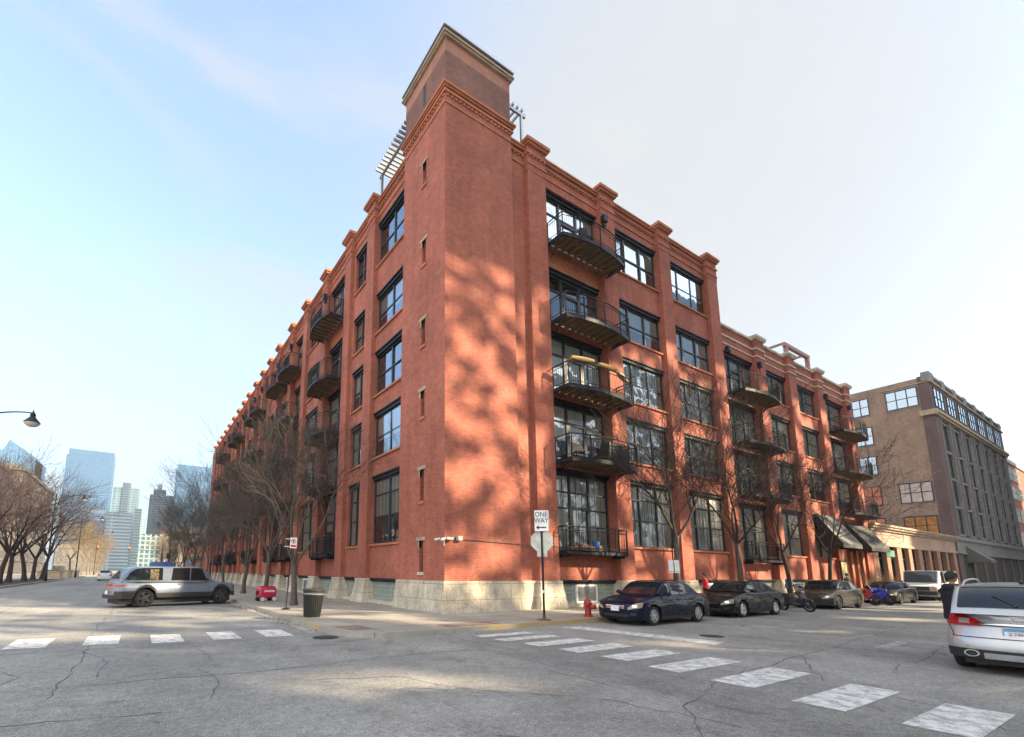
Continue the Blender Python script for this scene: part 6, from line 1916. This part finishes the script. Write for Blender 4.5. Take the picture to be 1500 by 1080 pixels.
PLB = plain('plate_blue', (0.10, 0.30, 0.50), 0.5); PLR = plain('plate_red_ink', (0.40, 0.09, 0.06), 0.5)
a = MB(); a.box(xb-0.0285, xb-0.0265, -0.14, 0.158, 0.765, 0.818); a.build('blue_band', PLB, pl)
font('Z 74960', 0.075, PLR, pl, (xb-0.030, 0.0, 0.72), (PI/2, 0, -PI/2), sx=0.9)
a = MB()
for (y0, y1, z0, z1) in ((-0.175,0.175,0.823,0.84),(-0.175,0.175,0.632,0.652),(0.162,0.178,0.652,0.823),(-0.178,-0.162,0.652,0.823)): a.box(xb-0.03, xb-0.01, y0, y1, z0, z1)
a.build('plate_frame', MAT['chrome'], pl)
xe = u.X(u.tz(0.0, 0.94, True), 0.94)
a = MB(); n = 20
for r0_, r1_ in ((0.058, 0.072),):
    R0 = [(xe-0.022, r0_*math.cos(2*PI*k/n)*1.1, 0.945+r0_*math.sin(2*PI*k/n)*0.8) for k in range(n+1)]; R1 = [(xe-0.022, r1_*math.cos(2*PI*k/n)*1.1, 0.945+r1_*math.sin(2*PI*k/n)*0.8) for k in range(n+1)]
    a.grid([R0, R1])
a.box(xe-0.026, xe-0.018, -0.085, 0.085, 0.936, 0.954); a.build('round_badge', MAT['chrome'], t, fix=False)
a = MB(); a.tube([u.croof(0.72, 0.0), tuple(Vector(u.croof(0.735, 0.0))+Vector((0,0,0.05))), tuple(Vector(u.croof(0.76, 0.0))+Vector((0,0,0.045)))], 0.03, 8); a.build('roof_aerial', MAT['trim'], t)
a = MB(); p0 = Vector(u.croof(u.back-0.03, 0.0)); p1 = Vector(u.croof(u.back-0.07, 0.35)); a.tube([p0+Vector((-0.03,0,0.01)), p1+Vector((-0.03,0,0.02))], 0.009, 5); a.ball(p0+Vector((-0.03,0,0)), 0.03, 8, 6); a.build('rear_wiper', MAT['trim'], t)

YS = NT('yellow_sticker'); YS.col(YS.mix(YS.rng(YS.noise(14, 3, 0.6), 0.48, 0.54, 0, 1), (0.015,0.015,0.015), (0.20,0.13,0.02))); YS.set(0.4); MAT['sticker'] = YS.m
# steel-grey electric SUV turning in the avenue
t = thing('steel_suv', 'steel grey square-cut SUV standing across the avenue with dark wheel arches', 'car', (-8.6, 11.35, 0), 0.32)
r = Car(L=5.7, W=2.0, H=1.88, wb=3.6, fo=0.86, rw=0.41, belt=1.14, nose=0.98, hood=1.12, deck=1.16, tail=1.12, cowl=0.225, roof0=0.355, roof1=0.83, back=0.955, zb=0.42, fbul=0.05, rbul=0.05, cornf=0.40, cornr=0.40, roofw=0.78, beltw=0.96, roofdrop=0.03, nfront=3.0, nrear=3.2, rearslope=0.10)
r.body(t, P_STEEL); r.cabin(t, P_STEEL); r.under(t); r.wheels(t, 'spoke5', 'dark_alloy', 0.26)
r.screen(t, 'windscreen', MAT['car_glass'], r.cowl+0.008, r.roof0-0.008, 0.93)
r.screen(t, 'rear_window', MAT['car_glass'], r.roof1+0.012, r.back-0.012, 0.93, rear=True)
for s in (1, -1):
    r.sidewin(t, MAT['car_glass'], 0.285, 0.432, s, s0=0.05); r.sidewin(t, MAT['car_glass'], 0.442, 0.592, s, s1=-0.012); r.sidewin(t, MAT['car_glass'], 0.66, 0.938, s, s0=0.0, s1=-0.035)
    r.sidewin(t, MAT['sticker'], 0.69, 0.755, s, lo=0.08, hi=0.14, off=0.012, name='yellow_sticker', s0=0.0, s1=0.0)
    r.sidepatch(t, 'light_bar', MAT['lamp_red'], 0.945, 0.990, lambda q: 0.958, lambda q: 1.028, s, off=0.012)
    r.sidepatch(t, 'lower_cladding', MAT['trim'], 0.0015, 0.9985, lambda q: max(r.zbot(q)-0.0, 0.40), lambda q: max(0.64 + (0.10 if q > 0.86 else 0), r.zbot(q)+0.13), s, off=0.012, n=110)
    r.lines(t, (0.275, 0.437, 0.60), s, z0=0.57); r.handles(t, (0.385, 0.53), s, P_STEEL)
    r.nosepatch(t, 'headlight', MAT['lamp_clear'], s*0.62, s*0.86, 0.76, 0.95, off=0.01)
r.nosepatch(t, 'light_bar', MAT['lamp_red'], -0.96, 0.96, 0.955, 1.03, rear=True, off=0.014, n=40)
r.nosepatch(t, 'rear_bumper', MAT['trim'], -0.98, 0.98, 0.42, 0.58, rear=True, off=0.03, n=30)
r.mirrors(t, MAT['trim'], 0.30)
a = MB(); a.box(-r.L/2-0.03, -r.L/2-0.012, -0.16, 0.16, 0.60, 0.75); a.build('number_plate', MAT['plate'], t)

# cars further off
far = Car(L=4.6, W=1.85, H=1.62, wb=2.7, fo=0.92, rw=0.34, belt=1.0, nose=0.78, hood=1.0, deck=1.05, tail=1.0, cowl=0.25, roof0=0.40, roof1=0.80, back=0.97, zb=0.26, roofw=0.7)
FARG = 'cars far down the avenue'
for nm, lab, x, y, rz, m in (('far_car', 'white SUV driving away on the avenue left of the steel grey SUV', -14.3, 72, PI/2, P_WHITE), ('far_car', 'dark hatchback on the avenue right of the white SUV', -11.6, 88, PI/2, P_BLACK),
                             ('far_car', 'pale car just behind the roof line of the steel grey SUV', -9.2, 64, PI/2, P_SILVER)):
    sedan(nm, lab, (x, y, 0), rz, far, m, detail=1, group=FARG)
for i, (y, m, lab) in enumerate(((54, P_SILVER, 'silver car parked at the far left edge beyond the median'), (62, P_STEEL, 'blue grey car parked behind the left median trees'), (69, P_WHITE, 'white car parked between the left median trunks'), (76, P_NAVY, 'dark blue car parked right of the white one beyond the median'))):
    sedan('far_car', lab, (-36.5, y*1.25, 0), -PI/2, far, m, detail=1, group='cars parked beyond the median')
bus = thing('blue_bus', 'blue and white bus roof showing behind the steel grey SUV', 'bus', (-7.6, 58, 0), PI/2)
a = MB(); a.box(-5.5, 5.5, -1.25, 1.25, 0.35, 1.2); a.build('body', P_WHITE, bus)
a = MB(); a.box(-5.5, 5.5, -1.25, 1.25, 1.2, 2.15); a.build('window_band', MAT['car_glass'], bus)
a = MB(); a.box(-5.52, 5.52, -1.27, 1.27, 2.153, 2.62); a.box(-5.0, 5.0, -1.0, 1.0, 2.62, 2.72); a.build('roof', plain('bus_blue', (0.03, 0.10, 0.33), 0.4, coat=0.6), bus)
for x in (-3.4, 3.4):
    for s in (1, -1): wheel(bus, x, s*1.12, 0.48, 0.28, s, 'spoke10', 'alloy')

# two-wheelers
def bike_wheel(t, x, r, w=0.1, rim='dark_alloy'):
    a = MB(); a.lathe([(r*0.72,-w*0.35),(r*0.9,-w/2),(r,-w*0.25),(r,w*0.25),(r*0.9,w/2),(r*0.72,w*0.35)], 24, (0,0,0), axis='y', caps=False)
    o = a.build('wheel', MAT['rubber'], t, smooth=60); o.location = (x, 0, r)
    a = MB(); a.lathe([(r*0.74,-w*0.2),(r*0.74,w*0.2),(r*0.68,w*0.2),(r*0.68,-w*0.2)], 24, axis='y', caps=False)
    for k in range(7):
        q = 2*PI*k/7; a.tube([(0.02*math.cos(q),0,0.02*math.sin(q)), (r*0.7*math.cos(q),0,r*0.7*math.sin(q))], 0.012, 4)
    a.lathe([(0.05,-w*0.5),(0.05,w*0.5)], 10, axis='y'); a.lathe([(r*0.42,w*0.42),(r*0.42,w*0.5)], 16, axis='y'); a.build('rim', MAT[rim], o)
def motorcycle(label, loc, rz, col, lean=0.12):
    t = thing('motorcycle', label, 'motorcycle', loc, rz); t.rotation_euler = (lean, 0, rz)
    M = plain('bike_' + label.split()[0], col, 0.3, 0.1, coat=0.5)
    bike_wheel(t, 0.70, 0.31); bike_wheel(t, -0.68, 0.31, 0.15)
    a = MB(); a.ball((0.12,0,0.86), (0.30,0.15,0.15), 12, 8); a.build('fuel_tank', M, t, smooth=60)
    a = MB(); a.hexa([(0.62,-0.12,0.55),(0.62,0.12,0.55),(0.40,0.16,0.5),(0.40,-0.16,0.5),(0.62,-0.14,1.0),(0.62,0.14,1.0),(0.34,0.2,0.9),(0.34,-0.2,0.9)]); a.prism([(0.5,0.42),(-0.1,0.36),(-0.2,0.55),(0.4,0.72)], 'y', -0.19, 0.19); a.build('fairing', M, t)
    a = MB(); a.hexa([(0.6,-0.1,1.0),(0.6,0.1,1.0),(0.4,0.1,1.0),(0.4,-0.1,1.0),(0.5,-0.08,1.18),(0.5,0.08,1.18),(0.45,0.07,1.19),(0.45,-0.07,1.19)]); a.build('screen', MAT['car_glass'], t)
    a = MB(); a.hexa([(-0.1,-0.13,0.78),(-0.1,0.13,0.78),(-0.75,0.09,0.90),(-0.75,-0.09,0.90),(-0.1,-0.12,0.86),(-0.1,0.12,0.86),(-0.78,0.08,0.99),(-0.78,-0.08,0.99)]); a.build('seat', MAT['trim'], t)
    a = MB(); a.box(-0.25, 0.3, -0.14, 0.14, 0.3, 0.62); a.lathe([(0.12,-0.18),(0.12,0.18)], 12, (0.0,0,0.4), axis='y'); a.build('engine', MAT['dark_alloy'], t)
    a = MB(); a.tube([(0.1,-0.17,0.3),(-0.35,-0.18,0.33),(-0.8,-0.2,0.52)], [0.03,0.05,0.06], 8); a.build('exhaust', MAT['alloy'], t, smooth=60)
    a = MB()
    for s in (1, -1): a.tube([(0.70,s*0.08,0.31),(0.42,s*0.09,1.0)], 0.024, 6); a.tube([(-0.68,s*0.1,0.31),(-0.1,s*0.1,0.45)], 0.03, 6); a.tube([(0.42,s*0.05,1.02),(0.40,s*0.26,1.04),(0.30,s*0.34,1.02)], 0.014, 6)
    a.build('fork_and_bars', MAT['dark_alloy'], t)
    a = MB(); a.ball((0.62,0,0.86), (0.06,0.1,0.08), 10, 8); a.build('headlight', MAT['lamp_clear'], t, smooth=60)
    for s in (1, -1):
        a = MB(); a.tube([(0.38,s*0.16,1.05),(0.36,s*0.28,1.2)], 0.008, 5); a.ball((0.36,s*0.3,1.22), (0.02,0.06,0.04), 8, 6); a.build('mirror', MAT['trim'], t)
motorcycle('blue sport motorcycle parked nose out behind the bronze grey sedan', (27.3, -4.9, 0), -PI/2+0.35, (0.015, 0.03, 0.45))
motorcycle('red motorcycle leaning beside the blue one', (26.2, -4.6, 0), -PI/2+0.2, (0.40, 0.03, 0.035), 0.2)
t = thing('scooter', 'small dark scooter with a white ringed wheel parked between two dark cars', 'scooter', (16.9, -5.0, 0), -PI/2-0.25); t.rotation_euler = (0.1, 0, -PI/2-0.25)
bike_wheel(t, 0.62, 0.27, 0.12, 'dark_alloy'); bike_wheel(t, -0.58, 0.25, 0.13, 'dark_alloy')
M = plain('scooter_paint', (0.015, 0.02, 0.035), 0.35, coat=0.3)
a = MB(); a.hexa([(0.50,-0.2,0.35),(0.50,0.2,0.35),(0.42,0.22,0.33),(0.42,-0.22,0.33),(0.36,-0.18,0.98),(0.36,0.18,0.98),(0.28,0.18,0.95),(0.28,-0.18,0.95)]); a.box(-0.2,0.44,-0.18,0.18,0.28,0.36); a.build('leg_shield', M, t)
a = MB(); a.hexa([(-0.15,-0.15,0.3),(-0.15,0.15,0.3),(-0.85,0.14,0.45),(-0.85,-0.14,0.45),(-0.12,-0.15,0.7),(-0.12,0.15,0.7),(-0.88,0.12,0.72),(-0.88,-0.12,0.72)]); a.build('body', M, t)
a = MB(); a.hexa([(-0.08,-0.15,0.70),(-0.08,0.15,0.70),(-0.85,0.13,0.72),(-0.85,-0.13,0.72),(-0.12,-0.14,0.80),(-0.12,0.14,0.80),(-0.82,0.11,0.84),(-0.82,-0.11,0.84)]); a.build('seat', MAT['trim'], t)
a = MB(); a.tube([(0.62,0,0.27),(0.40,0,0.7),(0.32,0,1.02)], 0.03, 6); a.tube([(0.28,-0.32,1.03),(0.33,0,1.02),(0.28,0.32,1.03)], 0.018, 6); a.hexa([(0.80,-0.06,0.5),(0.80,0.06,0.5),(0.45,0.06,0.58),(0.45,-0.06,0.58),(0.78,-0.05,0.56),(0.78,0.05,0.56),(0.45,0.05,0.64),(0.45,-0.05,0.64)]); a.build('fork_and_bars', MAT['dark_alloy'], t)
a = MB(); a.ball((0.42,0,0.9), (0.06,0.1,0.07), 10, 8); a.build('headlight', MAT['lamp_clear'], t, smooth=60)
for s in (1, -1):
    a = MB(); a.tube([(0.3,s*0.2,1.05),(0.27,s*0.26,1.22)], 0.008, 5); a.ball((0.27,s*0.28,1.25), (0.02,0.06,0.05), 8, 6); a.build('mirror', MAT['trim'], t)

# ------------------------------------------------------------------ people
SKIN = plain('skin', (0.42, 0.24, 0.17), 0.55, vary=0.08)
def skinned(name, joints, edges, mat, parent, root=0, sub=2):
    """one continuous surface grown along a skeleton; joints: (x, y, z, radius or (rx, ry))"""
    me = bpy.data.meshes.new(name)
    me.from_pydata([j[:3] for j in joints], edges, [])
    o = obj(name, me, parent)
    o.modifiers.new('skin', 'SKIN').use_smooth_shade = True
    sv = me.skin_vertices[0].data
    for i, j in enumerate(joints):
        r = j[3]; sv[i].radius = r if isinstance(r, tuple) else (r, r)
        sv[i].use_root = (i == root)
    o.modifiers['skin'].branch_smoothing = 0.3
    m = o.modifiers.new('smooth', 'SUBSURF'); m.levels = sub; m.render_levels = sub
    bpy.context.view_layer.update()
    ev = bpy.data.meshes.new_from_object(o.evaluated_get(bpy.context.evaluated_depsgraph_get()))
    o.modifiers.clear(); o.data = ev; ev.materials.clear(); ev.materials.append(mat)
    ev.polygons.foreach_set('use_smooth', [True]*len(ev.polygons))
    return o
def person(label, loc, rz, H, top, trousers, hairc, armL=None, armR=None, hood=False, hair_r=1.0, turn=0.0):
    """facing +x; arm targets are elbow and wrist points in local metres for a 1.8 m figure"""
    t = thing('person', label, 'person', loc, rz); k = H/1.8; t.scale = (k, k, k)
    J = [(0,0,0.98,(0.125,0.155)), (0,0,1.14,(0.105,0.14)), (0.01,0,1.30,(0.115,0.165)), (0.0,0,1.44,(0.09,0.15)), (0.005,0,1.53,0.055), (0.02,0,1.585,0.056)]
    E_ = [(0,1),(1,2),(2,3),(3,4),(4,5)]
    arms = {1: armL or ((-0.02,0.235,1.18),(0.08,0.24,0.95)), -1: armR or ((-0.02,-0.235,1.18),(0.08,-0.24,0.95))}
    jk = [(x,y,z,(r[0]*1.13,r[1]*1.12) if isinstance(r, tuple) else r*1.05) for x,y,z,r in J[:4]] + [(0,0,0.84,(0.142,0.178))]; je = [(4,0),(0,1),(1,2),(2,3)]
    hands = []
    for s in (1, -1):
        e, w = arms[s]; b0 = len(J)
        J += [(0,s*0.185,1.43,0.058),(e[0],e[1],e[2],0.043),(w[0],w[1],w[2],0.03)]
        E_ += [(3,b0),(b0,b0+1),(b0+1,b0+2)]
        q = len(jk)
        jk += [(0,s*0.19,1.43,0.075),(e[0],e[1],e[2],0.062),(e[0]+(w[0]-e[0])*0.9,e[1]+(w[1]-e[1])*0.9,e[2]+(w[2]-e[2])*0.9,0.05)]
        je += [(3,q),(q,q+1),(q+1,q+2)]
        hands.append((s, Vector(e), Vector(w)))
    legs = []
    for s, dx in ((1, 0.06), (-1, -0.05)):
        b0 = len(J)
        J += [(0.0,s*0.095,0.90,0.085),(dx*0.5+0.02,s*0.10,0.50,0.055),(dx,s*0.105,0.09,0.037),(dx+0.06,s*0.11,0.04,0.035),(dx+0.14,s*0.115,0.03,0.028)]
        E_ += [(0,b0),(b0,b0+1),(b0+1,b0+2),(b0+2,b0+3),(b0+3,b0+4)]
        legs.append((s, dx))
    # hands: palm, four fingers of different lengths and a thumb grown from the side of the palm
    for n_, (s, e, w) in enumerate(hands):
        wi = [i for i, j in enumerate(J) if abs(j[0]-w.x) < 1e-6 and abs(j[1]-w.y) < 1e-6 and abs(j[2]-w.z) < 1e-6][0]
        d = (w-e).normalized(); side = d.cross(Vector((0,0,1)) if abs(d.z) < 0.8 else Vector((1,0,0))).normalized(); nrm_ = d.cross(side)
        pm = len(J); c_ = w + d*0.06; J.append((*c_, (0.034, 0.02))); E_.append((wi, pm))
        for q, (off, ln) in enumerate(((-0.03,0.07),(-0.01,0.082),(0.01,0.076),(0.028,0.058))):
            a0 = len(J); p1 = w + d*0.095 + side*off; p2 = p1 + d*ln*0.5 - nrm_*0.008; p3 = p2 + d*ln*0.4 - nrm_*0.022
            J += [(*p1,0.0095),(*p2,0.0085),(*p3,0.007)]; E_ += [(pm,a0),(a0,a0+1),(a0+1,a0+2)]
        a0 = len(J); p1 = w + d*0.045 - side*0.038; p2 = p1 + d*0.03 - side*0.022; J += [(*p1,0.011),(*p2,0.0085)]; E_ += [(pm,a0),(a0,a0+1)]
    body = skinned('body', J, E_, SKIN, t)
    # head joined to the neck: one shaped mesh merged into the body
    h = MB(); n, m = 20, 14; vs = []
    R_ = Matrix.Rotation(turn, 3, 'Z')
    rows4 = []
    for i in range(m+1):
        th = PI*i/m; row = []
        for q in range(n+1):
            ph = 2*PI*q/n
            x, y, z = math.sin(th)*math.cos(ph), math.sin(th)*math.sin(ph), math.cos(th)
            px, py, pz = x*0.098, y*0.076, z*0.118
            if z < 0: py *= 1 + 0.28*z; px *= 1 + (0.08*z if x > 0 else 0.35*z)
            if x > 0:
                f = math.exp(-(y/0.16)**2)
                px += 0.026*f*math.exp(-((z+0.12)/0.16)**2)          # nose
                px += 0.008*f*math.exp(-((z+0.50)/0.10)**2)          # lips
                px += 0.010*f*math.exp(-((z+0.80)/0.12)**2)          # chin
                for e in (-1, 1): px -= 0.010*math.exp(-((y-e*0.42)/0.16)**2)*math.exp(-((z-0.08)/0.10)**2)   # eye sockets
            for e in (-1, 1):
                g_ = math.exp(-((y-e)/0.14)**2)*math.exp(-((x+0.05)/0.2)**2)*math.exp(-((z+0.02)/0.22)**2); py += e*0.016*g_      # ears
            p = R_ @ Vector((px, py, pz)) + Vector((0.025, 0, 1.685)); row.append(tuple(p))
        rows4.append(row)
    h.grid(rows4); hm = h.mesh('head', SKIN, smooth=80)
    bmj = bmesh.new(); bmj.from_mesh(body.data); bmj.from_mesh(hm); bmj.to_mesh(body.data); bmj.free(); bpy.data.meshes.remove(hm)
    body.data.polygons.foreach_set('use_smooth', [True]*len(body.data.polygons))
    HM = plain('hair_' + label.split()[0], hairc, 0.7, vary=0.3, scale=40)
    hr = MB(); rows5 = []
    for i in range(11):
        row = []
        for q in range(n+1):
            ph = 2*PI*q/n; lim = 0.36 + 0.30*(0.5-0.5*math.cos(ph))**0.6 if True else 0
            th = PI*lim*i/10; x, y, z = math.sin(th)*math.cos(ph), math.sin(th)*math.sin(ph), math.cos(th)
            g_ = 1.10*hair_r + 0.02*math.sin(ph*7+i)
            row.append(tuple(R_ @ Vector((x*0.098*g_-0.006, y*0.076*g_*1.03, z*0.118*g_+0.004)) + Vector((0.025, 0, 1.685))))
        rows5.append(row)
    hr.grid(rows5); hr.build('hair', HM, t, smooth=80)
    ey = MB()
    for e in (-1, 1): ey.ball(tuple(R_ @ Vector((0.083, e*0.031, 0.008)) + Vector((0.025, 0, 1.685))), 0.011, 8, 6)
    ey.build('eyes', MAT['trim'], t, smooth=60)
    # jacket and trousers: lofted shells with sleeves and legs of their own taper
    def shell(mb, secs, n=20):
        R0 = []
        for cx_, cy_, z, rx, ry in secs:
            R0.append([(cx_ + rx*math.copysign(abs(math.cos(q))**0.85, math.cos(q)), cy_ + ry*math.copysign(abs(math.sin(q))**0.85, math.sin(q)), z) for q in [2*PI*k/n for k in range(n+1)]])
        mb.grid(R0); mb.poly(R0[-1][:-1]); mb.poly(R0[0][:-1][::-1])
    jm = MB()
    shell(jm, [(0,0,0.80,0.150,0.192),(0,0,0.86,0.160,0.200),(0,0,0.98,0.150,0.190),(-0.005,0,1.12,0.142,0.186),(0,0,1.27,0.150,0.208),(-0.005,0,1.38,0.135,0.215),(-0.005,0,1.445,0.11,0.185),(0,0,1.49,0.085,0.115),(0.005,0,1.535,0.07,0.075)])
    for s in (1, -1):
        e, w = [Vector(v) for v in arms[s]]
        p0 = Vector((-0.005, s*0.145, 1.41)); p1 = Vector((0.0, s*0.20, 1.385)); 
        jm.tube([p0, p1, p1.lerp(e, 0.4), e*1.0, e.lerp(w, 0.45), e.lerp(w, 0.93)], [0.075, 0.082, 0.075, 0.064, 0.058, 0.046], 12)
    jm.build('jacket', top, t, smooth=70)
    if hood:
        a = MB(); shell(a, [(-0.075,0,1.38,0.05,0.10),(-0.085,0,1.44,0.07,0.12),(-0.08,0,1.50,0.075,0.11),(-0.06,0,1.545,0.05,0.08)]); a.build('hood', top, t, smooth=70)
    tm_ = MB()
    shell(tm_, [(0,0,0.78,0.135,0.165),(0,0,0.90,0.142,0.178),(0,0,1.0,0.13,0.165)])
    for s, dx in legs:
        tm_.tube([(0,s*0.085,0.92),(0.0,s*0.095,0.80),(dx*0.5+0.02,s*0.10,0.50),(dx-0.005,s*0.105,0.10)], [0.095,0.098,0.072,0.06], 12)
    tm_.build('trousers', trousers, t, smooth=70)
    for s, dx in legs:
        a = MB(); a.ball((dx+0.055, s*0.11, 0.045), (0.14, 0.05, 0.05), 12, 8); a.build('shoe', MAT['white_paint'], t, smooth=60)
    return t
DKJ = plain('dark_navy_fleece', (0.010, 0.012, 0.020), 0.9, vary=0.3, scale=12)
LT = plain('pale_grey_trousers', (0.42, 0.42, 0.45), 0.9)
person('person in a dark hooded jacket and pale trousers standing by the silver crossover', (4.75, -12.49, 0), -0.62, 1.80, DKJ, LT, (0.012, 0.011, 0.012),
       armL=((0.16,0.24,1.22),(0.42,0.20,1.20)), armR=((0.18,-0.22,1.20),(0.46,-0.12,1.17)), hood=True, hair_r=1.03)
person('person in a red jacket on the pavement behind the black sedan', (14.35, -2.2, 0.13), 2.2, 1.62, plain('red_jacket', (0.50, 0.012, 0.03), 0.85), plain('dark_jeans', (0.03,0.035,0.06), 0.9), (0.015,0.012,0.012))
person('person in a blue jacket on the pavement behind the bronze grey sedan', (23.6, -2.2, 0.13), 2.6, 1.62, plain('blue_jacket', (0.06, 0.14, 0.36), 0.85), plain('black_trousers', (0.015,0.015,0.018), 0.9), (0.03,0.05,0.12))
person('person in a dark coat on the pavement beside the white van', (33.4, -2.0, 0.13), 1.2, 1.72, plain('dark_coat', (0.03, 0.025, 0.03), 0.9), plain('grey_trousers', (0.05,0.05,0.055), 0.9), (0.02,0.015,0.012))

# ------------------------------------------------------------------ city air
hm = bpy.data.materials.new('city_air'); hm.use_nodes = True
hn = hm.node_tree
for n_ in list(hn.nodes): hn.nodes.remove(n_)
ho = hn.nodes.new('ShaderNodeOutputMaterial'); hv = hn.nodes.new('ShaderNodeVolumePrincipled')
hv.inputs['Color'].default_value = (0.72, 0.86, 1.0, 1)
hv.inputs['Density'].default_value = 0.00024
hv.inputs['Anisotropy'].default_value = 0.2
hn.links.new(hv.outputs['Volume'], ho.inputs['Volume'])
a = MB(); a.box(-1600, 1600, -1600, 1600, -1.1, 240)
hz_o = a.build('haze', hm); hz_o['kind'] = 'stuff'
S.cycles.volume_bounces = 0
